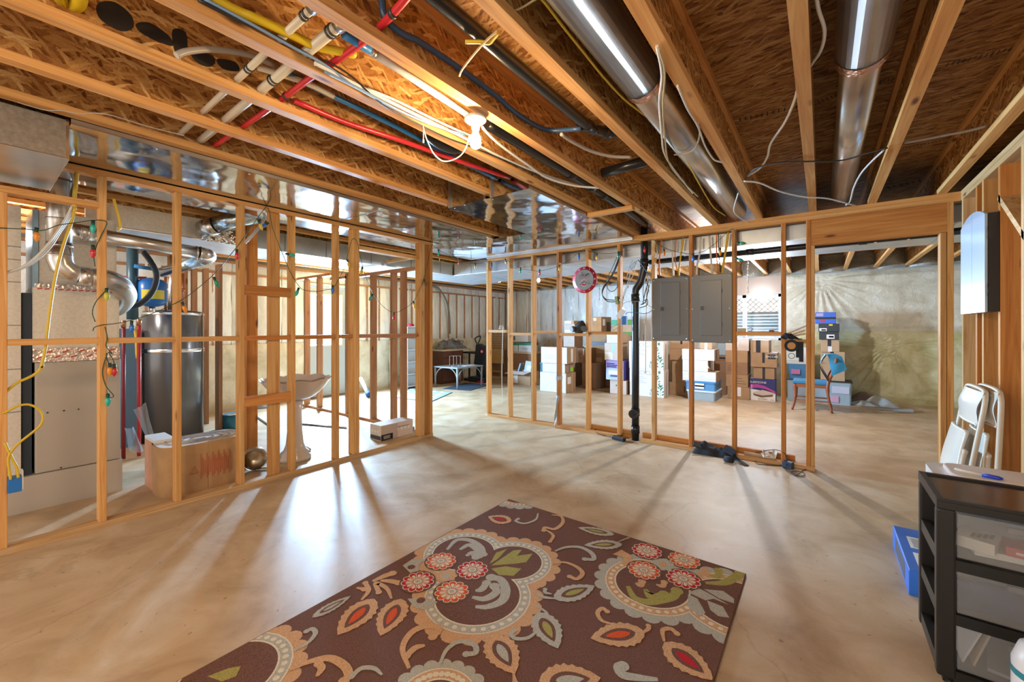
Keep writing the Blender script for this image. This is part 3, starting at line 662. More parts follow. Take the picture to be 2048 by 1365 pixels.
for f, ps, m, w in ((A, [(1380, 1130), (1340, 1000), (1400, 900), (1500, 860), (1570, 880), (1530, 930)], RT, 0.034), (A, [(1480, 985), (1420, 1000), (1365, 1050)], RT, 0.03), (A, [(650, 1020), (740, 970), (790, 910), (770, 880), (735, 895)], RG, 0.022),
                    (A, [(620, 1140), (760, 1085), (880, 1065), (970, 1110), (1000, 1170), (970, 1210)], RT, 0.036), (A, [(800, 1180), (830, 1130), (810, 1100)], RT, 0.03), (A, [(1210, 1170), (1160, 1130), (1080, 1130), (1020, 1180)], RG, 0.022), (A, [(1570, 1110), (1620, 1010), (1700, 960), (1790, 980), (1800, 1030), (1740, 1040)], RG, 0.026),
                    (B, [(660, 390), (730, 365), (820, 365), (890, 400), (905, 440), (850, 440)], RG, 0.03), (B, [(640, 470), (720, 460), (800, 490), (835, 530), (800, 565), (755, 550)], RT, 0.026), (B, [(1050, 855), (960, 830), (930, 780), (960, 750), (990, 770)], RT, 0.022), (B, [(545, 870), (530, 910), (480, 940), (410, 940), (385, 910), (405, 890)], RG, 0.02),
                    (B, [(670, 690), (590, 680), (560, 665)], RG, 0.02), (B, [(640, 660), (600, 650), (600, 630)], RG, 0.02), (B, [(640, 160), (700, 170), (710, 210), (660, 250), (600, 240), (590, 260)], RT, 0.028), (B, [(600, 250), (650, 290), (630, 330)], RT, 0.022), (B, [(555, 150), (540, 190), (470, 215), (415, 200), (430, 185)], RG, 0.022), (B, [(540, 730), (600, 770), (620, 800)], RG, 0.014),
                    (B, [(1310, 1200), (1200, 1190), (1090, 1170), (1060, 1120), (1090, 1115)], RG, 0.04), (B, [(1350, 960), (1340, 890), (1390, 880), (1430, 910)], RT, 0.024), (B, [(1215, 905), (1250, 880), (1250, 860)], RT, 0.02), (B, [(400, 1160), (410, 1220)], RT, 0.02),
                    (A, [(1080, 700), (1125, 640), (1105, 590)], RT, 0.026), (A, [(1270, 690), (1240, 625), (1170, 590), (1190, 650)], RT, 0.026), (A, [(1150, 580), (1230, 545), (1275, 530)], RT, 0.04), (A, [(1200, 575), (1270, 580), (1315, 590)], RT, 0.035), (A, [(1050, 620), (1100, 630)], RT, 0.03), (B, [(1060, 330), (1125, 305)], RG, 0.014)):
    swirl(f, ps, m, 9, w)
# medallions cut by the rug's edges
c3 = A(245, 1165); medallion([(c3, 0.19)], RT, RG, RC)
for ps in ([(110, 1180), (240, 1130), (320, 1115), (290, 1180), (200, 1213)],): flat([A(*p) for p in ps], RL, K)
c4 = A(1550, 1345); medallion([(c4, 0.12)], RG, RT, RC); disc(c4, 0.085, RT, 9)
c5 = Vector((RX0+0.03, RY1+0.10)); medallion([(c5, 0.16)], RG, RT, RC)
cN = Vector((-1.15, 0.62)); medallion([(cN, 0.2), (cN+Vector((0.25, 0.1)), 0.19), (cN+Vector((0.12, -0.2)), 0.19)], RT, RG, RC)
for i, (dx, dy, m) in enumerate(((-0.1, 0.1, RR), (0.1, 0.12, RO), (-0.1, -0.1, RO), (0.1, -0.08, RR))): flower(cN+Vector((dx, dy)), m, 10)
ro = rg.build('area_rug', None, origin=((RX0+RX1)/2, (RY0+RY1)/2, 0.0), fix=False)
for p in ro.data.polygons: pass
tag(ro, 'brown area rug with tan and grey medallions and red daisies on the concrete', 'rug')

# ================================================================ drawer cart
BLK = plain('black_plastic', (0.018, 0.017, 0.016), 0.38, spec=0.4); BLKT = plain('black_plastic_top', (0.05, 0.035, 0.03), 0.18, spec=0.5)
CLR = frosted('drawer_clear', (0.88, 0.89, 0.90), 0.13, 0.10)
KX0, KX1, KY0, KY1 = 0.345, 0.86, 2.19, 2.56
ct = thing('drawer_cart', (0.6, 2.37, 0), 'black plastic rolling cart with three clear drawers standing by the stud wall', 'storage cart')
mb = MB().mat(BLK)
mb.box(KX0, KX1, KY0, KY1, 0.685, 0.712); mb.box(KX0, KX1, KY0, KY0+0.02, 0.712, 0.722); mb.box(KX0, KX1, KY1-0.02, KY1, 0.712, 0.722); mb.box(KX0, KX0+0.02, KY0+0.02, KY1-0.02, 0.712, 0.722); mb.box(KX1-0.02, KX1, KY0+0.02, KY1-0.02, 0.712, 0.722)
mb.mat(BLKT); mb.box(KX0+0.02, KX1-0.02, KY0+0.02, KY1-0.02, 0.712, 0.7145); bevel(part(mb, 'top', ct), 0.004, 2)
for x in (KX0, KX1-0.052):
    for y, w in ((KY0, 0.045), (KY1-0.04, 0.04)):
        mb = MB().mat(BLK); mb.box(x, x+0.052, y, y+w, 0.06, 0.685); bevel(part(mb, 'post', ct), 0.008, 2)
for z in (0.475, 0.275, 0.065):
    mb = MB().mat(BLK)
    for x in (KX0+0.004, KX1-0.034): mb.box(x, x+0.03, KY0+0.04, KY1-0.035, z-0.0, z+0.05)
    mb.box(KX0+0.045, KX1-0.045, KY0+0.004, KY0+0.03, z-0.012, z+0.028); mb.box(KX0+0.045, KX1-0.045, KY1-0.03, KY1-0.01, z, z+0.03); mb.box(KX0+0.03, KX1-0.03, KY0+0.03, KY1-0.03, z+0.0, z+0.006)
    part(mb, 'shelf_frame', ct)
for z in (0.515, 0.312, 0.104):
    mb = MB().mat(CLR); h = 0.158
    x0, x1, y0, y1 = KX0+0.055, KX1-0.055, KY0+0.01, KY1-0.03
    mb.box(x0, x1, y0, y0+0.004, z, z+h); mb.box(x0, x1, y1-0.004, y1, z, z+h-0.01); mb.box(x0, x0+0.004, y0+0.004, y1-0.004, z, z+h-0.01); mb.box(x1-0.004, x1, y0+0.004, y1-0.004, z, z+h-0.01); mb.box(x0, x1, y0, y1, z-0.003, z)
    mb.box(x0+0.12, x1-0.12, y0-0.012, y0, z+h-0.03, z+h-0.012); part(mb, 'drawer', ct, 'clear plastic drawer')
for x in (KX0+0.04, KX1-0.04):
    for y in (KY0+0.04, KY1-0.04):
        mb = MB().mat(BLK); mb.cyl((x-0.012, y, 0.024), (x+0.012, y, 0.024), 0.024, 14); mb.box(x-0.02, x+0.02, y-0.012, y+0.012, 0.03, 0.062); part(mb, 'caster', ct)
# drawer contents
PAPW = plain('paper_white', (0.80, 0.78, 0.72), 0.7); REDB = plain('red_card', (0.55, 0.06, 0.05), 0.45); TAN = plain('tan_card', (0.60, 0.47, 0.32), 0.7); NAVY = plain('navy_cloth', (0.05, 0.08, 0.16), 0.7)
zc = 0.517
mb = MB().mat(PAPW); mb.obox((0.56, 2.34, zc+0.0125), 0.22, 0.17, 0.023, 0.05); solo(mb, 'paper_stack', 'stack of white papers under the boxes in the cart top drawer', 'papers')
mb = MB().mat(plain('white_print', (0.72, 0.68, 0.6), 0.6)); mb.obox((0.47, 2.29, zc+0.045), 0.10, 0.13, 0.04, -0.35); mb.mat(plain('ink_dark', (0.06, 0.05, 0.05), 0.6))
for i in range(4): mb.obox((0.455+0.017*i, 2.275+0.006*i, zc+0.0655), 0.010, 0.05, 0.001, -0.35)
solo(mb, 'card_box', 'white box with bold dark print in the cart top drawer', 'box')
mb = MB().mat(REDB); mb.obox((0.60, 2.29, zc+0.041), 0.13, 0.10, 0.032, -0.12); mb.mat(PAPW); mb.obox((0.597, 2.2385, zc+0.041), 0.09, 0.001, 0.008, -0.12)
solo(mb, 'playing_card_box', 'red card box lying beside the white box in the cart top drawer', 'box')
mb = MB().mat(NAVY); mb.grid(lambda u, v: (0.42+0.36*u, 2.24+0.24*v, 0.315+0.05*math.sin(PI*u)*math.sin(PI*v)*(1+0.5*math.sin(13*u+7*v))), 16, 12); solo(mb, 'dark_cloth', 'dark blue bundle of cloth in the cart middle drawer', 'cloth')
mb = MB().mat(plain('bronze_tin', (0.30, 0.16, 0.10), 0.4)); mb.lathe([(0.0, 0), (0.035, 0), (0.035, 0.03), (0.0, 0.03)], (0.62, 2.25, 0.395-0.02), 18); solo(mb, 'round_tin', 'brown round tin on the dark cloth in the cart middle drawer', 'tin')
for i, (x, a, m, nm, lb) in enumerate(((0.425, 0.35, PAPW, 'paper_folder', 'white folder leaning at the side of the cart bottom drawer'), (0.45, 0.30, TAN, 'paper_folder', 'tan folder leaning behind the white one in the cart bottom drawer'), (0.60, -0.2, plain('grey_folder', (0.35, 0.37, 0.40), 0.5), 'paper_folder', 'grey folder lying flat in the cart bottom drawer'))):
    mb = MB().mat(m)
    if i < 2: mb.obox((x+0.02, 2.36, 0.178), 0.006, 0.24, 0.14, 0, 0, a)
    else: mb.obox((0.62, 2.36, 0.113), 0.22, 0.28, 0.012, a)
    solo(mb, nm, lb, 'folder')
# ---------------------------------------------------------------- white bin, lid and marker behind the cart
WHP = plain('white_plastic', (0.80, 0.80, 0.80), 0.35); WHL = plain('white_lid', (0.86, 0.80, 0.74), 0.4)
def rrect(x0, x1, y0, y1, r, n=6):
    out = []
    for cx, cy, a in ((x1-r, y0+r, -PI/2), (x1-r, y1-r, 0), (x0+r, y1-r, PI/2), (x0+r, y0+r, PI)):
        out += [(cx+r*math.cos(a+PI/2*i/n), cy+r*math.sin(a+PI/2*i/n)) for i in range(n+1)]
    return out
bn = thing('storage_bin', (0.65, 2.72, 0), 'white plastic bin with rounded lid standing directly behind the black cart', 'bin')
mb = MB().mat(WHP); pts = rrect(0.405, 0.87, 2.585, 2.86, 0.05); mb.prism([(x, y, 0.0) for x, y in pts], (0, 0, 0.70)); part(mb, 'body', bn)
mb = MB().mat(WHL); pts = rrect(0.455, 0.885, 2.575, 2.80, 0.045); mb.prism([(x, y, 0.7005) for x, y in pts], (0, 0, 0.022)); bevel(part(mb, 'lid', bn), 0.006, 2)
pa, pb, pm = PZ(1908, 938, 0.731), PZ(2006, 959, 0.731), PZ(1965, 950.3, 0.731)
pn = thing('marker', pm, 'white marker with a blue cap lying on the white lid', 'marker')
mb = MB().mat(WHP); mb.tube([pa, pa.lerp(pm, 0.12), pm], [0.002, 0.007, 0.0075], 12); part(mb, 'barrel', pn)
mb = MB().mat(plain('marker_blue', (0.02, 0.06, 0.55), 0.35)); mb.tube([pm, pm.lerp(pb, 0.8), pb], [0.0085, 0.0085, 0.005], 12); part(mb, 'cap', pn)
# blue flat box on the floor past the cart
BLB = plain('blue_box', (0.03, 0.16, 0.60), 0.4)
p0, p1 = PZ(1818, 1191), PZ(1778, 1090); yb0, yb1 = p0.y, p1.y
bb = thing('flat_box', (0.5, (yb0+yb1)/2, 0), 'flat blue carton with white labels lying on the floor past the cart', 'box')
mb = MB().mat(BLB); mb.box(0.355, 0.80, yb0, yb1, 0, 0.128); bevel(part(mb, 'carton', bb), 0.004, 2)
each([(0.40, 0.56, yb0+0.30, yb0+0.46, 0.1281, 0.1286), (0.40, 0.56, yb0+0.06, yb0+0.24, 0.1281, 0.1286)], PAPW, 'label', bb)
mb = MB().mat(plain('ink_dark', (0.06, 0.05, 0.05), 0.6))
for i in range(7):
    mb.box(0.415, 0.545, yb0+0.32+i*0.018, yb0+0.326+i*0.018, 0.1287, 0.1289); mb.box(0.415, 0.545, yb0+0.08+i*0.02, yb0+0.086+i*0.02, 0.1287, 0.1289)
part(mb, 'print', bb)
mb = MB().mat(plain('dark_panel', (0.06, 0.07, 0.10), 0.4)); mb.box(0.3545, 0.355, yb0+0.12, yb1-0.12, 0.02, 0.11); part(mb, 'side_print', bb)
jg = thing('jug', (0.53, 1.95, 0), 'white jug with a teal band at the front of the cart', 'jug')
mb = MB().mat(WHP); mb.lathe([(0, 0), (0.06, 0.0), (0.065, 0.02), (0.065, 0.34), (0.05, 0.39), (0.024, 0.405), (0.024, 0.42), (0, 0.42)], (0.535, 1.95, 0), 20); part(mb, 'body', jg)
mb = MB().mat(plain('teal', (0.03, 0.25, 0.30), 0.4)); mb.lathe([(0.0656, 0.30), (0.0658, 0.31), (0.0656, 0.32)], (0.535, 1.95, 0), 20, cap=False); part(mb, 'band', jg)

# ================================================================ folding chairs against the side wall
CHM = plain('beige_enamel', (0.62, 0.50, 0.36), 0.32, spec=0.5); CHP = plain('beige_enamel_pan', (0.72, 0.66, 0.56), 0.25, spec=0.55)
def folding_chair(loc, lean, label):
    t = thing('folding_chair', loc, label, 'folding chair', 'folded metal chairs')
    W = 0.44; R = Matrix.Rotation(lean, 3, 'Y')
    def L(a, d, h): return Vector(loc)+R @ Vector((d, a, h))     # a along the wall, d out of it, h up the chair
    mb = MB().mat(CHM); r = 0.0135
    mb.tube(spline([L(0, 0, 0.012), L(0, 0, 0.5), L(0, 0, 0.86), L(0.02, 0, 0.955), L(0.08, 0, 0.985), L(W-0.08, 0, 0.985), L(W-0.02, 0, 0.955), L(W, 0, 0.86), L(W, 0, 0.5), L(W, 0, 0.012)], 5), r, 10); part(mb, 'back_frame', t)
    mb = MB().mat(CHM)
    mb.tube(spline([L(0.035, -0.035, 0.012), L(0.035, -0.036, 0.30), L(0.035, -0.033, 0.56), L(0.06, -0.03, 0.60), L(W-0.06, -0.03, 0.60), L(W-0.035, -0.033, 0.56), L(W-0.035, -0.036, 0.30), L(W-0.035, -0.035, 0.012)], 5), 0.0125, 10); mb.cyl(L(0.035, -0.036, 0.14), L(W-0.035, -0.036, 0.14), 0.007, 8); part(mb, 'rear_leg_frame', t)
    mb = MB().mat(CHP)
    mb.grid(lambda u, v: L(0.012+(W-0.024)*u, -0.012-0.02*math.sin(PI*u)+0.008*math.cos(2*PI*v), 0.775+0.20*v+0.0*u), 14, 8); mb.grid(lambda u, v: L(0.012+(W-0.024)*u, -0.018-0.02*math.sin(PI*u)+0.008*math.cos(2*PI*v), 0.775+0.20*v), 14, 8)
    mb.tube([L(0.012+(W-0.024)*i/14, -0.015-0.02*math.sin(PI*i/14)+0.008, 0.775) for i in range(15)], 0.008, 8); part(mb, 'backrest', t)
    mb = MB().mat(CHP)
    def seat(u, v, o=0.0):
        w = (W-0.075)*(0.86+0.14*math.sin(PI*min(1, v*1.2+0.1))); e = 0.02*(1-math.sin(PI*min(1, max(0, u)))**0.5)
        return L(W/2+(u-0.5)*w, -0.062+o-0.012*math.sin(PI*v)+e, 0.30+0.415*v)
    mb.grid(seat, 14, 12); mb.grid(lambda u, v: seat(u, v, 0.018), 14, 12)
    for u in (0, 1): mb.tube([seat(u, i/12, 0.009) for i in range(13)], 0.010, 8)
    for v in (0, 1): mb.tube([seat(i/14, v, 0.009) for i in range(15)], 0.010, 8)
    part(mb, 'seat', t)
    for a in (0.0, W):
        mb = MB().mat(BLK)
        mb.cyl(L(a, 0, 0.0), L(a, 0, 0.028), 0.017, 10); part(mb, 'foot_cap', t)
    return t
cA = PY(1944, 931, 3.66); tA = PY(1972, 800, 3.66)
leanA = math.atan2(tA.x-cA.x, tA.z-cA.z)
gA = cA.x-(cA.z)*math.tan(leanA)
folding_chair((gA, 3.66, 0.003), leanA, 'beige metal folding chair leaning on another, the one standing out from the wall')
cB = PY(1996, 931, 3.62); tB = PY(2003, 800, 3.62); leanB = math.atan2(tB.x-cB.x, tB.z-cB.z); gB = cB.x-cB.z*math.tan(leanB)
folding_chair((gB, 3.62, 0.003), leanB, 'beige metal folding chair resting on the stud wall behind another one')

# ================================================================ arched black wall cabinet
cy0 = PX(2000, 500, XR).y; cx0 = PY(1969.5, 500, cy0).x; cy1 = PX(1921.5, 500, cx0).y
cz0 = PX(1968, 624, cx0).z; cz1 = PY(1990, 424, cy0).z
BLC = plain('black_lacquer', (0.022, 0.020, 0.022), 0.30, spec=0.6)
cb = thing('wall_cabinet', ((cx0+XR)/2, (cy0+cy1)/2, cz0), 'black wall cabinet with arched double doors, blue reflection painted on, hanging on the studs', 'cabinet')
mb = MB().mat(BLC); mb.box(cx0+0.014, XR-0.001, cy0, cy1, cz0, cz1); bevel(part(mb, 'case', cb), 0.002, 1)
def arch(y0, y1, zlo):
    out = [(cx0, y0, zlo), (cx0, y1, zlo)]
    n = 12
    for i in range(n+1):
        y = y1+(y0-y1)*i/n; t = (y-cy0)/(cy1-cy0); out.append((cx0, y, cz1-0.005+0.062*math.sin(PI*t)**0.8))
    return out
ym = (cy0+cy1)/2
for y0, y1 in ((cy0-0.002, ym-0.002), (ym+0.002, cy1)):
    mb = MB().mat(plain('lacquer_blue_reflection', (0.42, 0.56, 0.70), 0.25, spec=0.6)); mb.prism(arch(max(y0, cy0), y1, cz0-0.002), (0.012, 0, 0)); part(mb, 'door', cb, 'arched door leaf with painted blue reflection')  # blue daylight reflection is put into the door colour
HNG = plain('hinge_black', (0.03, 0.025, 0.02), 0.5)
for va, vb in ((453, 478), (568, 592)):
    mb = MB().mat(HNG); za, zb = PY(1978, vb, cy0).z, PY(1978, va, cy0).z; mb.box(cx0+0.016, cx0+0.036, cy0-0.003, cy0-0.0005, za, zb); mb.cyl((cx0+0.013, cy0-0.004, za), (cx0+0.013, cy0-0.004, zb), 0.003, 8); part(mb, 'hinge', cb)
# ================================================================ sheet metal, ducts, pipes and cables overhead
def cr(x0, y0, s):
    return lambda x, y: (x0+x/s, y0+y/s)
c1, c2, c3 = cr(0, 0, 2.923), cr(650, 0, 2.923), cr(1348, 0, 2.923)
ZS = 2.436
SEAM = plain('sheet_seam', (0.25, 0.27, 0.30), 0.4, metal=0.6)
sh = thing('sheet_metal_panning', (-3.2, 3.4, ZS), 'wavy mirror-bright sheet metal panning nailed under the joists', 'duct')
mb = MB().mat(SHEET)
mb.box(-4.45, -3.162, 0.34, 3.86, ZS, ZS+0.001); mb.box(-4.45, -1.805, 3.86, YB-0.004, ZS, ZS+0.001); mb.box(-2.70, -1.805, 2.62, 3.86, ZS, ZS+0.001)
part(mb, 'panel', sh)
each([(-3.164, -3.162, 0.34, 3.86, ZS+0.001, ZJ-0.0005), (-1.807, -1.805, 2.62, YB-0.004, ZS+0.001, ZJ-0.0005), (-2.70, -2.698, 2.62, 3.86, ZS+0.001, ZJ-0.0005)], GALV, 'hem', sh)
each([(x0, x1, y, y+0.001, ZS+0.002, ZD-0.04) for x0, x1, y in ((-2.668, -2.249, 2.62), (-2.183, -1.806, 2.62), (-3.096, -2.735, 3.86))], SHEET, 'bay_closer', sh)
for x, y in [(-2.64, 2.66), (-2.5, 2.64), (-2.2, 2.66), (-2.3, 3.3), (-2.05, 2.95), (-1.86, 2.8), (-1.86, 3.2), (-1.86, 3.6), (-1.86, 4.0), (-1.86, 4.4), (-2.66, 3.1), (-2.66, 3.5), (-2.9, 4.1), (-3.1, 3.7), (-3.2, 0.7), (-3.2, 1.2), (-3.2, 1.8), (-3.2, 2.5), (-3.2, 3.2), (-3.0, 4.5), (-2.4, 4.6), (-3.6, 4.3)]:
    mb = MB().mat(SCREW); mb.lathe([(0, 0), (0.006, 0), (0.004, -0.003), (0, -0.004)], (x, y, ZS-0.0002), 8); part(mb, 'screw', sh)
each([(-2.249, -2.237, 2.60, 2.6195, ZS, ZD-0.05), (-2.185, -2.17, 2.60, 2.6195, ZS, ZD-0.05), (-2.67, -2.655, 2.60, 2.6195, ZS, ZD-0.05), (-4.1, -1.81, YB-0.035, YB-0.008, ZS-0.022, ZS-0.001)], metal('cleat_bright', (0.78, 0.80, 0.82), 0.3), 'edge_strip', sh)
each([(-4.4, -3.17, 2.28, 2.286, ZS-0.0015, ZS-0.0002)], SEAM, 'joint', sh)
# return trunk dropping into view over the near end of the stud wall
rt = thing('return_duct', (-3.6, -0.6, 2.26), 'dull galvanised rectangular duct boxed under the joists at the near end', 'duct')
mb = MB().mat(GALVD); mb.box(-3.205, -3.199, -1.6, 0.335, 2.262, 2.462); part(mb, 'side', rt)
mb = MB().mat(GALV); mb.box(-4.03, -3.199, -1.6, 0.335, 2.257, 2.261); mb.box(-4.03, -4.026, -1.6, 0.335, 2.262, 2.462); mb.box(-4.03, -3.206, 0.331, 0.335, 2.262, 2.462); part(mb, 'underside', rt)
mb = MB().mat(SCREW); mb.box(-3.1985, -3.194, 0.325, 0.337, 2.256, 2.464); mb.box(-3.199, -3.195, -1.6, 0.324, 2.256, 2.2595); mb.box(-4.03, -3.199, 0.3355, 0.338, 2.253, 2.2565); part(mb, 'drive_cleat', rt)
# supply trunk running away behind the studs, foil-faced at its near end
FOIL = None
def mk_foil():
    m, nt, b = new_mat('foil_facing'); v = coords(nt, (1, 1, 1), rnd=False)
    f = noise(nt, v, 55, 3, 0.6); c = ramp(nt, f, [(0.35, (0.74, 0.69, 0.61)), (0.6, (0.82, 0.78, 0.70))]); nt.links.new(c, b.inputs['Base Color'])
    b.inputs['Metallic'].default_value = 0.15; b.inputs['Roughness'].default_value = 0.5; bump(nt, b, f, 0.12, 0.004); return m
FOIL = mk_foil(); FOILW = metal('foil_crumpled', (0.80, 0.78, 0.74), 0.22, 0.03, 30)
tk = thing('supply_trunk', (-5.4, 3.5, 2.25), 'long rectangular galvanised trunk duct hung behind the stud wall', 'duct')
mb = MB().mat(metal('trunk_grey', (0.55, 0.58, 0.60), 0.33)); mb.box(-5.02, -5.003, 1.75, 6.3, 2.255, 2.455); part(mb, 'side', tk)
mb = MB().mat(FOIL); mb.box(-5.02, -4.99, 0.62, 1.7, 2.26, 2.455); part(mb, 'insulated_side', tk, 'foil faced section of the trunk side')
mb = MB().mat(metal('trunk_under_lit', (0.80, 0.84, 0.88), 0.42)); mb.box(-5.76, -5.003, 0.62, 6.3, 2.245, 2.2545); part(mb, 'underside', tk)  # underside metal paler than the side, floor reflection put into its colour
mb = MB().mat(FOILW); mb.grid(lambda u, v: (-4.985+0.012*math.sin(19*u+7*v), 1.42+0.30*u, 2.245+0.2*v), 12, 8); part(mb, 'foil_tape', tk)
each([(-4.9995, -4.998, y, y+0.006, 2.256, 2.452) for y in (2.25, 2.75, 3.4, 4.1, 4.7)] + [(-5.75, -5.0, y, y+0.008, 2.2435, 2.2448) for y in (2.3, 3.1, 3.9, 4.6)], SEAM, 'joint', tk)
td = thing('supply_trunk', (-2, 5.5, 2.24), 'wide galvanised trunk duct crossing behind the panel wall toward the doorway', 'duct')
mb = MB().mat(metal('trunk_grey')); mb.box(-4.98, 1.9, 5.0, 5.015, 2.25, 2.455); part(mb, 'side', td)
mb = MB().mat(metal('trunk_under_lit')); mb.box(-5.0, 1.9, 5.0, 6.15, 2.24, 2.2495); mb.box(-5.76, 1.9, 6.135, 6.15, 2.25, 2.455); part(mb, 'underside', td)  # same paler metal, with the reflected light in its colour
each([(x, x+0.008, 5.0, 6.14, 2.2385, 2.2398) for x in (-4.6, -3.7, -2.5, -1.3, -0.1, 0.9)] + [(x, x+0.006, 4.9985, 4.9998, 2.25, 2.45) for x in (-4.6, -3.7, -2.5, -1.3, -0.1)], SEAM, 'joint', td)
# round supply ducts lying in the joist bays
def round_duct(x, y0, y1, yj, r0, r1, z, label):
    t = thing('round_duct', (x, (y0+y1)/2, z-r0), label, 'duct')
    mb = MB().mat(metal('duct_silver', (0.68, 0.68, 0.68), 0.28)); mb.tube([(x, y0, z), (x, yj, z)], r0, 28); part(mb, 'pipe', t)
    mb = MB().mat(metal('duct_silver')); mb.tube([(x, yj+0.001, z), (x, y1, z)], r1, 28); part(mb, 'pipe', t)
    mb = MB().mat(metal('copper_tape', (0.72, 0.42, 0.30), 0.3, 0.01, 40)); mb.tube([(x, yj-0.03, z), (x, yj+0.03, z)], r0+0.002, 28, caps=False); part(mb, 'joint_tape', t)
    return t
round_duct(-0.70, -1.8, 4.8, 2.0, 0.095, 0.090, 2.57, 'round silver duct in the joist bay over the electrical panels')
round_duct(0.145, -1.8, 4.8, 2.37, 0.098, 0.080, 2.58, 'round silver duct in the joist bay over the doorway, copper tape ring')
# ---------------------------------------------------------------- water and drain pipes
def pipe(name, pts, r, m, label, cat='pipe', n=10, smooth=6, group=None, extras=None):
    t = thing(name, pts[0], label, cat, group)
    mb = MB().mat(m); mb.tube(spline(pts, smooth) if smooth else pts, r, n); part(mb, 'run', t)
    for e in (extras or ()): e(t)
    return t
def rings(pts, r, w, m, axis, nm='crimp_ring'):
    def f(t):
        for p in pts:
            mb = MB().mat(m); a = Vector(axis).normalized()*w/2; mb.cyl(Vector(p)-a, Vector(p)+a, r, 12); part(mb, nm, t)
    return f
PEXR = plain('pex_red', (0.62, 0.03, 0.04), 0.3); PEXB = plain('pex_blue', (0.03, 0.20, 0.50), 0.3); PEXD = plain('pex_navy', (0.03, 0.07, 0.15), 0.35)
CPVC = plain('cpvc_cream', (0.70, 0.62, 0.48), 0.35); ABS = plain('abs_black', (0.014, 0.014, 0.015), 0.28, spec=0.5); PVCW = plain('pvc_white', (0.75, 0.74, 0.70), 0.35)
CRIMP = plain('crimp_dark', (0.05, 0.05, 0.05), 0.4)
pipe('red_pipe', [(-1.02, 0.955, 2.60), (-1.28, 0.97, 2.545), (-1.5, 0.98, 2.53), (-1.95, 0.975, 2.53), (-2.43, 0.98, 2.53), (-3.25, 0.97, 2.535)], 0.0145, PEXR, 'red plastic water pipe crossing through the joists near the cream pipes', extras=[rings([(-1.29, 0.97, 2.543), (-2.16, 0.978, 2.53)], 0.0185, 0.018, CRIMP, (1, 0, 0))])
pipe('red_pipe', [(-2.17, 1.02, 2.53), (-2.165, 1.3, 2.53), (-2.10, 1.64, 2.53), (-2.05, 2.1, 2.54), (-1.98, 2.60, 2.55)], 0.0145, PEXR, 'red plastic water pipe running along the joist bay toward the sheet metal')
pipe('blue_pipe', [(-2.0, 0.90, 2.56), (-2.02, 1.02, 2.56), (-2.05, 1.5, 2.575), (-2.09, 2.1, 2.57), (-2.11, 2.60, 2.57)], 0.0145, PEXB, 'blue plastic water pipe running along the joist bay beside the red one')
pts = [PX(*c2(x, y), -1.345) for x, y in ((330, -30), (350, 100), (440, 190), (560, 250), (800, 410), (1000, 560), (1130, 670), (1300, 760))]
pe = PX(*c2(1500, 752), -1.12)
pipe('blue_pipe', pts+[pe], 0.0135, PEXD, 'dark blue pipe stapled along a joist web beside the black drain pipe', smooth=5)
for yy, xe, zz, lb, rad in ((0.77, -1.50, 2.535, 'thin cream pipe crossing under the deck, the nearer of the pair', 0.0145), (0.875, -1.50, 2.535, 'thick cream pipe crossing under the deck beside a thinner one', 0.021)):
    pipe('cream_pipe', [(xe, yy, zz), (-3.25, yy+0.02, zz)], rad, CPVC, lb, smooth=0, n=14,
         extras=[rings([(xe-0.06, yy, zz), (xe-0.04, yy, zz), (-2.06, yy+0.006, zz), (-2.085, yy+0.006, zz)], rad+0.004, 0.010, CRIMP, (1, 0, 0))] + ([rings([(xe+0.02, yy, zz)], rad+0.007, 0.05, metal('brass_grey', (0.6, 0.62, 0.62), 0.3), (1, 0, 0), 'elbow')]))
pipe('cream_pipe', [(-2.05, 0.80, 2.545), (-2.0, 1.0, 2.55), (-2.02, 1.15, 2.56)], 0.014, CPVC, 'short cream pipe stub turning along the bay over the red pipe')
pipe('grey_pipe', [PX(*c1(x, y), -2.12) for x, y in ((1030, 325), (1100, 300), (1250, 290), (1450, 320), (1600, 380))], 0.013, plain('pex_grey', (0.45, 0.40, 0.34), 0.35), 'grey plastic pipe curving in the bay before the cream pipes')
wp_ = [(-1.53, 1.02, 2.535), (-1.54, 1.3, 2.535), (-1.56, 1.68, 2.535)]
pipe('white_pipe', wp_, 0.017, PVCW, 'white pipe with a blue end fitting running to the bulb fixture', smooth=0, n=12, extras=[rings([(-1.525, 0.97, 2.535)], 0.019, 0.12, PEXB, (0, 1, 0), 'blue_fitting'), rings([(-1.53, 1.05, 2.535)], 0.021, 0.015, SCREW, (0, 1, 0))])
YEL = None
def mk_csst():
    m, nt, b = new_mat('yellow_csst'); v = coords(nt, (1, 1, 1), rnd=False); b.inputs['Base Color'].default_value = (0.72, 0.50, 0.02, 1); b.inputs['Roughness'].default_value = 0.4; return m
YEL = mk_csst()
def corrug(pts, r, n=9): P = spline(pts, n); return P, [r*(1+0.09*(i % 2)) for i in range(len(P))]
def gas(name, pts, r, label):
    t = thing(name, pts[0], label, 'gas pipe'); P, R = corrug(pts, r, 24); mb = MB().mat(YEL); mb.tube(P, R, 12); part(mb, 'hose', t)
    return t
gas('gas_hose', [PZ(*c1(x, y), z) for x, y, z in ((1200, -60, 2.56), (1270, 0, 2.55), (1400, 70, 2.54), (1500, 110, 2.535), (1700, 200, 2.535), (1850, 270, 2.535), (2046, 312, 2.54))] + [PZ(*c2(150, 310), 2.55)], 0.017, 'corrugated yellow gas hose crossing the bay beside the cream pipes')
gas('gas_hose', [PZ(*c1(x, y), 2.55) for x, y in ((330, -60), (370, 15), (420, 40), (460, 15), (470, -50))], 0.020, 'loop of yellow gas hose dipping between joists at the top of the photo')
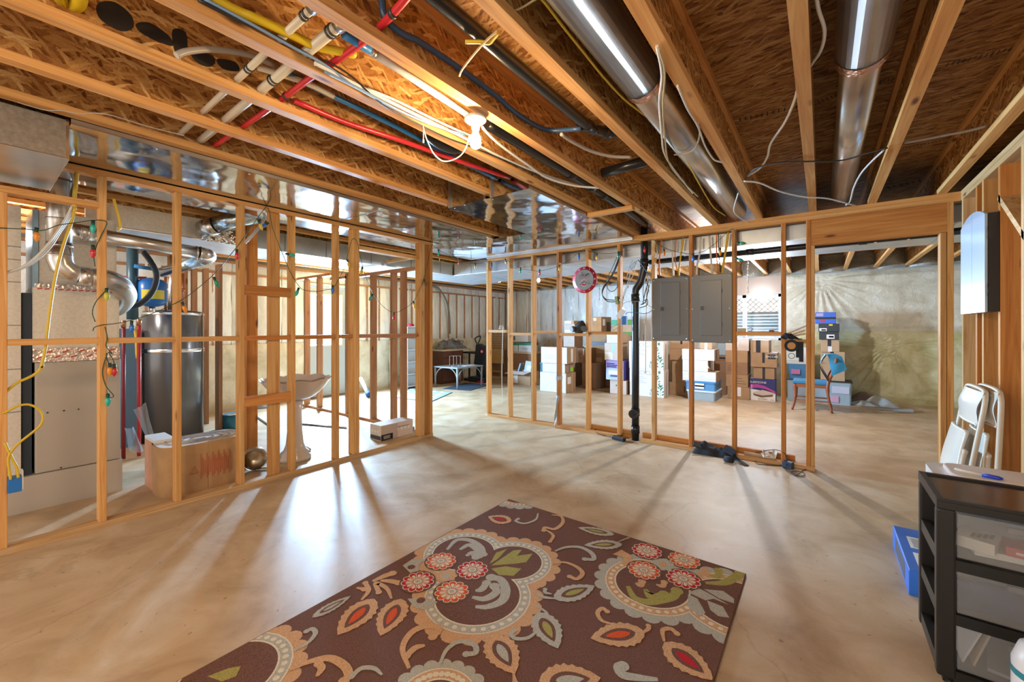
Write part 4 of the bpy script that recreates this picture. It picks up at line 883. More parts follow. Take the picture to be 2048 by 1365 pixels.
# black drains
pipe('drain_pipe', [(-1.12, 0.6, 2.55), (-1.11, 1.1, 2.55), (-1.10, 2.15, 2.55), (-1.09, 2.30, 2.56), (-1.03, 2.42, 2.57), (-0.93, 2.45, 2.57)], 0.030, ABS, 'black drain pipe along the joist bay turning through a joist', n=18, extras=[rings([(-1.10, 2.20, 2.55), (-1.06, 2.385, 2.567)], 0.036, 0.05, ABS, (0.2, 1, 0), 'coupling')])
mb = MB().mat(ABS); mb.tube([(-1.33, 2.915, 2.535), (-0.96, 2.905, 2.545)], 0.036, 20); solo(mb, 'drain_stub', 'short open black pipe stub poking through a joist past the bulb', 'pipe')
pipe('drain_pipe', [(-1.62, 1.9, 2.60), (-1.60, 2.6, 2.59), (-1.59, 3.2, 2.58), (-1.60, 4.0, 2.57), (-1.62, 4.80, 2.55)], 0.038, ABS, 'black drain pipe lying in the joist bay behind the bulb fixture', n=16, extras=[rings([(-1.59, 2.9, 2.585), (-1.59, 3.25, 2.58), (-1.595, 3.5, 2.578)], 0.046, 0.06, ABS, (0, 1, 0), 'coupling')])
pipe('drain_pipe', [(-1.92, 1.55, 2.62), (-1.93, 1.66, 2.58), (-1.93, 1.78, 2.53), (-1.92, 1.92, 2.53), (-1.91, 2.06, 2.60)], 0.034, ABS, 'black elbow of drain pipe looping in the bay beside the pull cord', n=16)
# black vent pipe hung in front of the trunk past the panel wall
pb_ = thing('vent_pipe', (0, 4.985, 2.17), 'long black pipe strapped level behind the panel wall and doorway header', 'pipe')
mb = MB().mat(ABS); mb.tube([(-1.72, 4.965, 2.150), (1.3, 4.965, 2.165)], 0.030, 18); part(mb, 'run', pb_)
for x in (-1.3, -0.6, 0.3):
    mb = MB().mat(ABS); mb.tube([(x-0.035, 4.965, 2.157), (x+0.035, 4.965, 2.157)], 0.0335, 18); part(mb, 'coupling', pb_)
each([(0.38, 0.40, 4.949, 4.952, 2.12, 2.44), (0.60, 0.615, 4.949, 4.952, 2.12, 2.44)], SCREW, 'hanger_strap', pb_)
# drain stack in the panel wall
xs = PY(1271, 750, YB+0.045).x; xt_ = PY(1289, 500, YB+0.045).x; yy = YB+0.044
za, zb_ = PY(1271, 586, yy).z, PY(1289, 543, yy).z
stk = thing('drain_stack', (xs, yy, 0), 'tall black drain stack with an offset bend and cleanout beside the panels', 'pipe')
mb = MB().mat(ABS); mb.tube(spline([(xs, yy, 0.0), (xs, yy, za-0.3), (xs, yy, za-0.01)], 2)+spline([(xs, yy, za+0.0), (xs+0.012, yy, za+0.05), (xs+0.06, yy, za+0.12), (xt_-0.02, yy, zb_-0.02), (xt_, yy, zb_+0.05), (xt_, yy, zb_+0.09)], 5)+[Vector((xt_, yy, ZJ+0.1))], 0.043, 22); part(mb, 'stack', stk)
for c, nm in (((xs, yy, za-0.06), 'coupling'), ((xt_, yy, zb_+0.10), 'coupling'), ((xs, yy, 0.13), 'coupling'), ((xs, yy, 0.34), 'coupling')):
    mb = MB().mat(ABS); mb.cyl(Vector(c)-Vector((0, 0, 0.045)), Vector(c)+Vector((0, 0, 0.045)), 0.050, 22); part(mb, nm, stk)
zc_ = PY(1270, 828, YB).z
mb = MB().mat(ABS); mb.cyl((xs, yy, zc_), (xs, YB-0.03, zc_), 0.047, 22); mb.cyl((xs, YB-0.03, zc_), (xs, YB-0.045, zc_), 0.053, 22); mb.obox((xs, YB-0.052, zc_), 0.028, 0.014, 0.028, 0, 0, 0.6); part(mb, 'cleanout_plug', stk)
# cleat across two joists and the lamp plate
mb = MB().mat(WX); mb.box(-1.80, -1.36, 3.60, 3.67, ZJ-0.036, ZJ-0.001); solo(mb, 'wood_cleat', 'short pale board nailed across two joists before the drain stack', 'board')
# ---------------------------------------------------------------- cables
CW = plain('cable_white', (0.72, 0.70, 0.64), 0.45); CK = plain('cable_black', (0.02, 0.02, 0.02), 0.45); CY = plain('cable_yellow', (0.70, 0.48, 0.03), 0.45); CG = plain('cable_grey', (0.42, 0.38, 0.34), 0.5); CB = plain('cable_blue', (0.20, 0.32, 0.52), 0.45); CO = plain('cable_orange', (0.72, 0.20, 0.04), 0.45); CT = plain('cable_tan', (0.55, 0.42, 0.22), 0.5); CGN = plain('cable_green', (0.02, 0.07, 0.03), 0.5)
def cable(pts, m, r, label, n=6, sm=6, group=None):
    t = MB().mat(m); t.tube(spline(pts, sm), r, n); return solo(t, 'cable', label, 'cable', group, origin=pts[0])
def zz(f, L, z): return [PZ(*f(x, y), z) for x, y in L]
def xx_(f, L, X): return [PX(*f(x, y), X) for x, y in L]
def yy_(f, L, Y): return [PY(*f(x, y), Y) for x, y in L]
XJ4 = -1.735
cable(xx_(c2, [(-60, 370), (0, 400), (300, 555), (600, 705), (800, 800), (1000, 905), (1180, 985), (1400, 1060), (1590, 1112)], -1.715), CW, 0.009, 'thick white cable along the joist web below the bulb fixture')
cable(xx_(c2, [(250, 520), (420, 590), (600, 680), (760, 755), (870, 800)], -1.712), CW, 0.007, 'white cable fanning along the joist web to the bulb fixture')
cable(xx_(c2, [(0, 350), (160, 450), (320, 600), (480, 690), (700, 800), (860, 860), (1100, 960), (1350, 1080), (1500, 1150)], -1.705), CK, 0.004, 'thin black cable sagging along the joist web under the bulb')
cable(xx_(c2, [(0, 420), (200, 520), (420, 640), (600, 720), (720, 760), (820, 790)], -1.70), CB, 0.006, 'pale blue cable along the joist web near the bulb')
cable(xx_(c1, [(1160, 0), (1400, 120), (1600, 210), (1850, 350), (2046, 470)], -1.72), CK, 0.007, 'black cable on the joist web under the yellow gas hose')
cable(xx_(c1, [(1190, -10), (1450, 130), (1700, 270), (1900, 380), (2046, 490)], -1.71), CB, 0.006, 'blue cable on the joist web under the yellow gas hose')
cable(zz(c2, [(920, 745), (960, 790), (1040, 860), (1180, 960), (1300, 1040), (1450, 1085), (1600, 1100)], 2.46), CW, 0.008, 'white cable looping from the bulb fixture toward the panel wall')
cable(zz(c2, [(1380, 785), (1450, 830), (1560, 885), (1680, 915), (1790, 920)], 2.53), CG, 0.011, 'grey cable curving into the joist by the black pipe stub')
cable(zz(c2, [(1010, 180), (940, 240), (860, 330), (800, 410), (785, 445)], 2.50), CT, 0.005, 'tan cable strap hanging down from a joist to the blue pipe')
cable(zz(c2, [(820, 245), (900, 245), (960, 250), (990, 220), (1015, 190)], 2.505), CY, 0.008, 'yellow cable looped under the black drain pipe')
cable(zz(c2, [(1095, 70), (1150, 45), (1240, -10)], 2.52), CT, 0.004, 'tan wire crossing between joists at the top')
cable(zz(c2, [(1235, -40), (1290, 20), (1380, 140), (1500, 290), (1620, 440), (1750, 580), (1900, 700), (2046, 850)], 2.52) + zz(c3, [(60, 910), (150, 1080), (230, 1210), (300, 1262)], 2.49), CY, 0.006, 'yellow cable running down the bay beside the round duct')
cable(zz(c2, [(1940, 270), (1970, 440), (1955, 600), (1970, 800), (1985, 900), (2046, 1000), (2150, 1130)], 2.457), CW, 0.006, 'white cable drooping along the joist next to the round duct')
cable(zz(c2, [(1950, 280), (1985, 420), (1975, 620), (1985, 780), (2010, 950), (2090, 1060), (2180, 1150)], 2.455), CT, 0.005, 'tan cable drooping beside a white one along the joist')
cable(zz(c3, [(20, 500), (80, 640), (140, 740), (180, 850), (230, 930), (280, 950)], 2.455), CW, 0.005, 'white cable hung along the joist past the round duct')
cable(zz(c3, [(0, 905), (60, 900), (120, 870), (150, 790), (140, 720)], 2.46), CG, 0.005, 'grey cable looped below the round duct')
cable(zz(c3, [(830, -30), (845, 60), (880, 180), (860, 290), (808, 370)], 2.52) + zz(c3, [(740, 470), (700, 600), (645, 720), (565, 840), (545, 920), (500, 985), (430, 1030)], 2.51), CW, 0.007, 'white cable wandering across the deck bay and behind a joist')
cable(zz(c3, [(410, 1060), (500, 1070), (620, 1120), (760, 1152), (900, 1162), (1060, 1203)], 2.458), CW, 0.006, 'white cable hung low across the joists over the doorway header')
cable(zz(c3, [(1225, 880), (1150, 950), (1090, 1020), (1050, 1100), (1030, 1175), (1005, 1200)], 2.46), CW, 0.006, 'white cable dropping from a joist to the doorway header')
cable(zz(c3, [(430, 1030), (470, 990), (540, 965), (650, 948), (800, 945), (980, 938), (1120, 900), (1250, 865)], 2.455), CK, 0.005, 'black cable swagged across the joists under the taped duct')
cable(zz(c3, [(1345, 836), (1480, 812), (1600, 788), (1720, 765), (1825, 738)], 2.53), CG, 0.008, 'grey cable strung straight across the bay at the side wall')
cable(zz(c3, [(375, 1130), (350, 1230), (380, 1270), (430, 1300), (460, 1320), (400, 1330)], 2.44), CW, 0.005, 'white cable curled on the top plate near the doorway header')
gr = cr(0, 180, 5.6875)
cable([PZ(*gr(x, y), 2.46) for x, y in ((200, 140), (330, 180), (520, 230), (700, 235), (900, 270), (1050, 262), (1200, 275), (1365, 318), (1700, 420), (2100, 520))], CG, 0.0025, 'thin grey wire sagging along the joist above the mirror sheet')
# bundle falling to the panels
cp = cr(1250, 430, 4.096)
for L, m, r, lb in (([(300, 205), (290, 300), (280, 400), (285, 500)], CO, 0.010, 'orange cable dropping into the first grey panel'), ([(380, 205), (390, 330), (395, 500)], CW, 0.011, 'white cable dropping into the first grey panel'),
                    ([(418, 205), (410, 350), (425, 440), (445, 500)], CO, 0.006, 'thin orange cable dropping into the first grey panel'), ([(478, 190), (460, 320), (445, 420), (440, 500)], CY, 0.010, 'yellow cable dropping into the first grey panel'),
                    ([(620, 180), (615, 300), (590, 420), (585, 492)], CW, 0.010, 'white cable dropping into the second grey panel'), ([(690, 170), (700, 300), (715, 490)], CW, 0.011, 'white cable beside another, dropping into the second panel'),
                    ([(752, 155), (750, 300), (760, 490)], CO, 0.007, 'orange cable dropping into the second grey panel'), ([(765, 155), (770, 330), (785, 470)], CK, 0.005, 'black cable dropping into the second grey panel'), ([(845, 140), (830, 260), (810, 380), (795, 490)], CY, 0.012, 'yellow cable dropping into the second grey panel')):
    cable(yy_(cp, L, YB+0.05), m, r, lb)
for i, (L, m, lb) in enumerate((([(245, 215), (265, 330), (210, 470), (190, 560), (200, 640)], CT, 'tan cable hanging down the stud beside the drain stack'), ([(190, 470), (180, 600), (175, 760), (170, 1000), (168, 1300)], CT, 'long tan cable hanging from ceiling to floor by the drain stack'))):
    cable(yy_(cp, L, YB-0.012), m, 0.0045, lb)
ce = cr(1180, 520, 7.58)
for L, m, r, lb in (([(470, -120), (430, -20), (380, 120), (290, 300), (200, 420), (185, 520), (230, 590), (300, 610), (370, 612)], CK, 0.006, 'thick black cable bowed out from the ceiling to a green clip'),
                    ([(490, -100), (440, 0), (370, 180), (280, 330), (205, 440), (190, 540), (250, 620), (330, 640), (390, 630)], CK, 0.006, 'black cable bowed out beside a thicker one toward the green clip'),
                    ([(420, -60), (330, 140), (260, 290), (265, 420), (310, 478), (370, 465), (415, 400), (410, 310), (350, 265), (290, 255)], CK, 0.004, 'thin black cable coiled in a ring beside the clock'),
                    ([(730, 0), (790, 80), (850, 170), (895, 250), (870, 380), (830, 520), (800, 680)], CK, 0.006, 'dark cable hanging across the drain stack bend'),
                    ([(860, 190), (820, 330), (805, 470), (820, 610), (870, 600), (860, 690), (750, 730)], CK, 0.005, 'black cable looped between drain stack and first panel'),
                    ([(900, 380), (870, 520), (840, 640), (770, 680)], CK, 0.006, 'short black cable end by the first panel'),
                    ([(690, 20), (620, 90), (580, 180), (560, 260)], CB, 0.004, 'blue cable hanging from the top plate by the drain stack'), ([(650, 10), (600, 90), (640, 140), (700, 60)], CB, 0.004, 'blue cable loop under the top plate by the drain stack'), ([(720, 10), (640, 110), (600, 250), (560, 380), (510, 520), (490, 680)], CG, 0.004, 'grey cable slanting down to the switch boxes'),
                    ([(700, 30), (660, 220), (600, 340), (540, 480), (490, 640)], CT, 0.004, 'tan cable slanting down to the switch boxes'),
                    ([(540, 830), (570, 800), (640, 798), (740, 808), (830, 815), (890, 800), (940, 765)], PEXB, 0.004, 'blue green wire strung from switch box to first panel'), ([(500, 670), (560, 640), (650, 630), (760, 632), (830, 650), (900, 700), (940, 720)], CG, 0.003, 'thin grey wire strung behind the drain stack'),
                    ([(450, 960), (400, 990), (350, 1010), (320, 1040), (360, 1080)], CB, 0.003, 'loose blue wire end below the switch box'), ([(470, 970), (430, 1010), (380, 1060), (340, 1070)], CT, 0.003, 'loose tan wire end below the switch box')):
    cable(yy_(ce, L, YB-0.02), m, r, lb)
# pull cord on the bulb, cord of the far bulb
cable([PZ(*c2(x, y), z) for x, y, z in ((845, 790, 2.36), (825, 860, 2.31), (780, 920, 2.28), (700, 945, 2.27), (640, 905, 2.29), (600, 830, 2.34), (580, 770, 2.40), (572, 735, 2.44))], CW, 0.0035, 'white pull cord draped from the bulb fixture to the joist')
mb = MB().mat(CW); p = PZ(*c2(575, 740), 2.44); q = PZ(*c2(575, 870), 2.36); mb.tube([p, Vector((p.x, p.y, 2.37))], 0.0025, 6); mb.tube([(p.x, p.y, 2.37), (p.x, p.y, 2.352)], 0.005, 6); solo(mb, 'pull_string', 'short white string with a knob hanging beside the draped cord', 'string')
# ================================================================ furnace, heater and their pipes behind the stud wall
XFN = -4.70
cf = cr(0, 400, 4.096); cg = cr(0, 700, 4.096)
fn = thing('furnace', (-5.05, 0.55, 0), 'tall grey furnace cabinet with foil plenum standing behind the open studs', 'furnace')
BG = plain('furnace_grey', (0.52, 0.48, 0.42), 0.4, spec=0.5); NV = plain('furnace_dark', (0.03, 0.05, 0.08), 0.4)
fy0, fy1 = PX(70, 800, XFN).y, PX(241, 800, XFN).y
z1 = PX(150, 722, XFN).z
mb = MB().mat(BG); mb.box(XFN-0.68, XFN, fy0, fy1, 0.265, z1-0.0); bevel(part(mb, 'cabinet', fn), 0.006, 2)
mb = MB().mat(plain('furnace_base', (0.60, 0.56, 0.50), 0.4, metal=0.2)); mb.box(XFN-0.70, XFN+0.02, 0.08, fy1+0.008, 0.0, 0.262); part(mb, 'base', fn)
mb = MB().mat(NV); mb.box(XFN-0.70, XFN-0.03, fy0-0.062, fy0-0.014, 0.264, 1.62); part(mb, 'filter_slot', fn)
for u, v in ((122, 936), (95, 826), (128, 822), (157, 819)):
    p = PX(u, v, XFN); mb = MB().mat(CRIMP); mb.cyl((XFN, p.y, p.z), (XFN+0.004, p.y, p.z), 0.006, 8); part(mb, 'screw', fn)
pl = thing('plenum', (-5.0, 0.55, z1), 'white foil-wrapped plenum box with taped seams on top of the furnace', 'duct')
zt = PX(150, 579, XFN).z
mb = MB().mat(FOIL); mb.box(XFN-0.62, XFN+0.012, fy0-0.012, fy1-0.01, z1+0.105, zt); part(mb, 'wrap', pl)
TAPE = metal('foil_tape', (0.80, 0.70, 0.64), 0.3, 0.012, 50)
mb = MB().mat(TAPE); mb.box(XFN-0.62, XFN+0.015, fy0-0.012, fy1-0.005, z1+0.001, z1+0.104); part(mb, 'bottom_tape', pl)
mb = MB().mat(plain('tape_red_print', (0.62, 0.10, 0.10), 0.5))
for i in range(10):
    y = fy0+0.01+i*0.043; mb.beam((XFN+0.0155, y, z1+0.03+0.04*(i % 2)), (XFN+0.0155, y+0.034, z1+0.045+0.04*(i % 2)), 0.001, 0.012, (0, 0, 1))
for i in range(12):
    y = fy0+0.01+i*0.036; mb.beam((XFN+0.0125, y, zt-0.012), (XFN+0.0125, y+0.026, zt-0.006), 0.001, 0.01, (0, 0, 1))
part(mb, 'tape_print', pl)
mb = MB().mat(FOIL); mb.box(XFN-0.58, XFN-0.03, fy0+0.02, fy1-0.02, zt+0.001, 2.25); part(mb, 'upper_duct', pl)
mb = MB().mat(TAPE); mb.box(XFN-0.60, XFN+0.006, fy0-0.0, fy1-0.015, zt+0.0005, zt+0.03); part(mb, 'top_tape', pl)
mb = MB().mat(metal('blue_sheen', (0.35, 0.52, 0.66), 0.3)); mb.box(XFN-0.55, XFN-0.02, fy0-0.012, fy0+0.018, zt+0.001, 2.25); part(mb, 'corner_strip', pl)
rd = thing('return_drop', (-4.9, 0.18, 0), 'foil-faced return drop duct standing at the near side of the furnace', 'duct')
mb = MB().mat(FOIL); mb.box(XFN-0.6, XFN+0.0, -0.35, PX(42, 700, XFN).y, 0.264, 2.25); part(mb, 'wrap', rd)
each([(XFN+0.0003, XFN+0.002, -0.35, PX(42, 700, XFN).y, PX(25, v, XFN).z, PX(25, v, XFN).z+0.006) for v in (494, 520, 565, 652, 740, 826)], SEAM, 'seam', rd)
# vent: vertical pipe, elbow, corrugated flex
va = thing('flue_pipe', (-4.4, 0.41, 1.9), 'shiny round vent pipe dropping to an elbow and corrugated hose', 'duct')
SIL = metal('pipe_shiny', (0.70, 0.68, 0.66), 0.27)
PV = lambda u, v, x=-4.45: PX(u, v, x)
pc_ = PV(119, 420); 
mb = MB().mat(SIL); mb.tube([(-4.45, pc_.y, 2.43), (-4.45, pc_.y, 1.98)], 0.068, 24); part(mb, 'drop_pipe', va)
for v in (440, 492, 512):
    z = PV(119, v).z; mb = MB().mat(SIL); mb.tube([(-4.45, pc_.y, z-0.006), (-4.45, pc_.y, z+0.006)], 0.0715, 24); part(mb, 'joint_ring', va)
e = [Vector((-4.45, pc_.y, 1.985)), PV(120, 520), PV(125, 533), PV(140, 545), PV(160, 551)]
mb = MB().mat(SIL); mb.tube(e, [0.068, 0.070, 0.070, 0.068, 0.066], 20); part(mb, 'elbow', va)
mb = MB().mat(SIL); mb.tube([PV(158, 551), PV(188, 556)], 0.069, 22); part(mb, 'sleeve', va)
fl = spline([PV(186, 556), PV(205, 558), PV(225, 563, -4.5), PV(243, 574, -4.58), PV(251, 592, -4.72), PV(240, 610, -4.85), PV(222, 620, -4.95)], 14)
mb = MB().mat(metal('flex_silver', (0.80, 0.76, 0.72), 0.32)); mb.tube(fl, [0.068*(1+0.09*(i % 2)) for i in range(len(fl))], 20); part(mb, 'corrugated_hose', va)
hv = thing('branch_pipe', (-4.6, 0.9, 2.05), 'shiny round pipe running level from the vent toward the water heater', 'duct')
hp = [PX(143, 462, -4.6), PX(190, 470, -4.6), PX(415, 510, -4.6)]
mb = MB().mat(SIL); mb.tube([hp[0], PX(185, 469, -4.6)], 0.062, 22); part(mb, 'collar', hv)
mb = MB().mat(SIL); mb.tube([PX(183, 469, -4.6), PX(395, 506, -4.6)], 0.056, 22); part(mb, 'pipe', hv)
mb = MB().mat(SIL); mb.tube(spline([PX(395, 506, -4.6), PX(410, 509, -4.62), PX(418, 513, -4.72), PX(410, 519, -4.9)], 6), 0.060, 22); part(mb, 'elbow', hv)
mb = MB().mat(metal('pipe_blue', (0.55, 0.68, 0.80), 0.2)); mb.tube([PX(408, 520, -4.95), PX(325, 545, -5.9)], 0.055, 20); part(mb, 'return_run', hv)
for u, v in ((160, 465), (176, 468), (392, 506), (400, 507)):
    p = PX(u, v, -4.6); mb = MB().mat(SIL); mb.tube([p+Vector((0, -0.006, 0)), p+Vector((0, 0.006, 0))], 0.0645, 22); part(mb, 'joint_ring', hv)
tf = thing('takeoff_duct', (-4.8, 1.8, 2.35), 'round silver duct angling from the foil-wrapped trunk up to the joists', 'duct')
ck = cr(340, 380, 8.53)
tp = [PX(*ck(560, 680), -4.93), PX(*ck(800, 600), -4.8), PX(*ck(1050, 520), -4.7), PX(*ck(1500, 420), -4.5)]
mb = MB().mat(SIL); mb.tube([tp[0], tp[1]], 0.085, 24); part(mb, 'collar', tf)
mb = MB().mat(metal('pipe_blue')); mb.tube(tp[1:], 0.08, 24); part(mb, 'pipe', tf)
cable([PX(*ck(x, y), -4.3) for x, y in ((1270, 905), (1380, 800), (1480, 690), (1560, 580), (1640, 430), (1660, 390))], frosted('vinyl_clear', (0.8, 0.8, 0.8), 0.5), 0.014, 'clear tube slanting down from the top plate', 10)
# black insulated line and hoses
cable([PX(*cf(x, y), -5.3) for x, y in ((1170, 420), (1230, 500), (1280, 600), (1270, 700), (1220, 790), (1130, 860), (970, 900), (800, 930))], plain('foam_black', (0.03, 0.03, 0.035), 0.7), 0.026, 'thick black foam-covered hose looping in front of the blue tank', 12)
mb = MB().mat(plain('pipe_teal_dark', (0.03, 0.09, 0.13), 0.4)); p = PX(265, 505, -6.0); mb.tube([(p.x, p.y, 2.3), (p.x, p.y, 1.45)], 0.05, 16); solo(mb, 'standpipe', 'dark vertical pipe behind the vent and blue tank', 'pipe')
# water heater
HWX, HWY, HWR, HWZ = -6.40, PX(347, 700, -6.40).y, 0.30, 1.56
wh = thing('water_heater', (HWX, HWY, 0), 'dark grey water heater tank held by a steel strap behind the studs', 'water heater')
mb = MB().mat(plain('heater_grey', (0.16, 0.16, 0.17), 0.24, spec=0.6, metal=0.45)); mb.lathe([(0, 0), (HWR, 0), (HWR, HWZ-0.02), (HWR-0.02, HWZ), (0.12, HWZ+0.02), (0, HWZ+0.02)], (HWX, HWY, 0.0), 40); part(mb, 'tank', wh)
mb = MB().mat(SCREW); mb.lathe([(HWR+0.003, 1.065), (HWR+0.006, 1.068), (HWR+0.006, 1.105), (HWR+0.003, 1.108)], (HWX, HWY, 0), 40, cap=False); part(mb, 'strap', wh)
mb = MB().mat(SCREW); mb.lathe([(HWR+0.001, HWZ-0.045), (HWR+0.004, HWZ-0.04), (HWR+0.004, HWZ-0.02)], (HWX, HWY, 0), 40, cap=False); part(mb, 'rim', wh)
COP = metal('copper', (0.50, 0.24, 0.14), 0.35)
for u, lb in ((331, 'a'), (366, 'b')):
    p = PX(u, 600, -6.2); mb = MB().mat(COP); mb.tube([(-6.2, p.y, HWZ), (-6.2, p.y, 2.02)], 0.014, 12); mb.tube([(-6.2, p.y, 1.80), (-6.2, p.y, 1.84)], 0.024, 12); part(mb, 'riser', wh, 'copper riser pipe')
mb = MB().mat(SIL); p = PX(345, 590, -6.4); mb.tube([(-6.4, p.y, HWZ), (-6.4, p.y, 2.25)], 0.05, 20); part(mb, 'flue', wh)
et = thing('expansion_tank', (-6.15, 1.3, 1.6), 'bright blue expansion tank with yellow label over the water heater', 'tank')
p = PX(304, 585, -6.0); BLUT = plain('tank_blue', (0.01, 0.14, 0.48), 0.3)
zb0, zb1 = PX(304, 610, -6.0).z, PX(304, 560, -6.0).z
mb = MB().mat(BLUT); R_ = 0.135; mb.lathe([(0.05, zb0-0.02), (R_*0.8, zb0), (R_, zb0+0.04), (R_, zb1-0.04), (R_*0.75, zb1), (0.03, zb1+0.02)], (-6.0, p.y, 0), 28); part(mb, 'shell', et)
mb = MB().mat(plain('label_yellow', (0.75, 0.60, 0.05), 0.5)); mb.lathe([(R_+0.002, zb0+0.06), (R_+0.002, zb0+0.16)], (-6.0, p.y, 0), 28, cap=False)
lo = mb; lo.f = [f for k, f in enumerate(lo.f) if 24 <= k or k < 3]; lo.m = lo.m[:len(lo.f)]; lo.sm = lo.sm[:len(lo.f)]; part(mb, 'label', et)
mb = MB().mat(SCREW); mb.tube([(-6.0, p.y, zb0-0.02), (-6.0, p.y, HWZ-0.03)], 0.03, 14); part(mb, 'fitting', et)
pipe('copper_pipe', [PX(*cf(x, y), -5.9) for x, y in ((1140, 545), (1250, 565), (1370, 578))], 0.016, COP, 'copper pipe with blue end crossing level above the blue tank', smooth=0, n=12, extras=[rings([PX(*cf(1180, 555), -5.9)], 0.020, 0.16, PEXB, (0, 1, -0.1), 'blue_sleeve')])
pipe('red_pipe', [PX(*cf(x, y), -6.1) for x, y in ((960, 630), (1080, 635), (1200, 640))], 0.014, PEXR, 'red pipe stub reaching level to the top of the blue tank', smooth=0)
for u, X, z1_, lb in ((247, -5.7, 1.40, 'dark red vertical pipe close beside the furnace'), (278, -5.7, 1.42, 'bright red vertical pipe rising between furnace and water heater')):
    p = PX(u, 800, X); pipe('red_pipe', [(X, p.y, 0.02), (X, p.y, z1_)], 0.017, PEXR if u > 250 else plain('pex_dark_red', (0.25, 0.02, 0.03), 0.4), lb, smooth=0, extras=[rings([(X, p.y, z1_)], 0.021, 0.07, COP, (0, 0, 1), 'copper_end')])
pipe('yellow_pipe', [PX(*cf(x, y), -5.85) for x, y in ((1100, 1040), (1120, 1110), (1130, 1300))], 0.020, YEL, 'yellow gas pipe rising between the two red pipes', n=12)
mb = MB().mat(plain('panel_steel_blue', (0.10, 0.18, 0.27), 0.4)); p = PX(262, 780, -6.3); mb.box(-6.7, -6.3, p.y-0.12, p.y+0.06, 0, 1.35); solo(mb, 'softener_tank', 'dark blue steel cabinet standing between furnace and water heater', 'cabinet')
# loose plastic wrap and the floor debris
wrapM = frosted('clear_film', (0.75, 0.75, 0.78), 0.35, 0.15)
def pw(L, X, lb, bow):
    a, b, c, d = [PX(*cg(*q), X) for q in L]
    mb = MB().mat(wrapM); mb.grid(lambda u, v: (a.lerp(b, u)).lerp(d.lerp(c, u), v)+Vector((bow*math.sin(PI*u)+0.015*math.sin(14*u+6*v), 0, 0)), 10, 12); return solo(mb, 'plastic_wrap', lb, 'plastic sheet')
pw([(1090, 490), (1190, 430), (1265, 710), (1200, 720)], -5.0, 'crumpled clear plastic film hanging before the water heater', 0.05)
pw([(1020, 640), (1090, 630), (1180, 830), (1060, 830)], -5.2, 'grey plastic film slumped on the floor beside the furnace', 0.08)
# roll of insulation in its paper wrap
ir = thing('insulation_roll', (-4.35, 1.2, 0), 'brown paper-wrapped roll of insulation with white top behind the studs', 'insulation roll')
pl0, pl1 = PZ(334, 992), PZ(470, 962)
cx_, cy_ = -4.33, (pl0.y+pl1.y)/2+0.02; ra, rb, hz = 0.20, 0.31, 0.40
KRAFT = plain('kraft_paper', (0.50, 0.30, 0.14), 0.6, var=0.12); PINK = plain('pink_batt', (0.72, 0.36, 0.22), 0.9, var=0.12); BW = plain('batt_white', (0.85, 0.84, 0.84), 0.8)
def sup(t, k=1.0, e=0.55): c, s = math.cos(t), math.sin(t); return (cx_+ra*k*abs(c)**e*(1 if c > 0 else -1), cy_+rb*k*abs(s)**e*(1 if s > 0 else -1))
mb = MB().mat(KRAFT); mb.grid(lambda u, v: (*sup(2*PI*u, 1+0.012*math.sin(23*u+5*v)), hz*v), 48, 8); part(mb, 'paper_wrap', ir)
mb = MB().mat(BW); mb.prism([(*sup(2*PI*i/48, 0.97), hz-0.03) for i in range(48)], (0, 0, 0.03)); part(mb, 'batt_end', ir)
mb = MB().mat(plain('spiral_grey', (0.45, 0.43, 0.44), 0.9)); mb.tube([Vector((*sup(t*0.26, 0.90-0.0075*t, 0.8), hz+0.004)) for t in range(0, 100)], 0.004, 5); part(mb, 'spiral', ir)
mb = MB().mat(plain('print_red', (0.55, 0.13, 0.06), 0.6))
fx = lambda y: cx_+ra*abs(math.cos(math.asin(max(-1, min(1, (y-cy_)/rb))))) ** 1.0 if False else cx_+ra*1.0
y_a = PX(402, 900, cx_+ra).y; y_b = PX(462, 900, cx_+ra).y
for i in range(17):
    y = y_a+(y_b-y_a)*i/16; h0, h1 = 0.10+0.02*(i % 3), 0.31-0.03*((i*7) % 3)
    mb.box(cx_+ra*1.02, cx_+ra*1.02+0.001, y-0.003, y+0.003, h0, h1)
yt = PX(388, 940, cx_+ra).y
for a, b in (((-0.03, 0.13), (0.03, 0.13)), ((-0.03, 0.13), (0.0, 0.19)), ((0.03, 0.13), (0.0, 0.19))): mb.beam((cx_+ra*1.02+0.0005, yt+a[0], a[1]+0.03), (cx_+ra*1.02+0.0005, yt+b[0], b[1]+0.03), 0.001, 0.006, (1, 0, 0.01))
part(mb, 'print', ir)
pk = thing('batt_slab', (-4.6, 0.95, 0), 'loose slab of pink fibre insulation leaning beside the paper-wrapped roll', 'insulation batt')
q = PX(305, 880, -4.62).y; mb = MB().mat(PINK); mb.box(-4.70, -4.40, q-0.035, q+0.10, 0, 0.40); part(mb, 'batt', pk)
mb = MB().mat(BW); mb.box(-4.70, -4.40, q-0.035, q+0.10, 0.401, 0.425); part(mb, 'facing', pk)
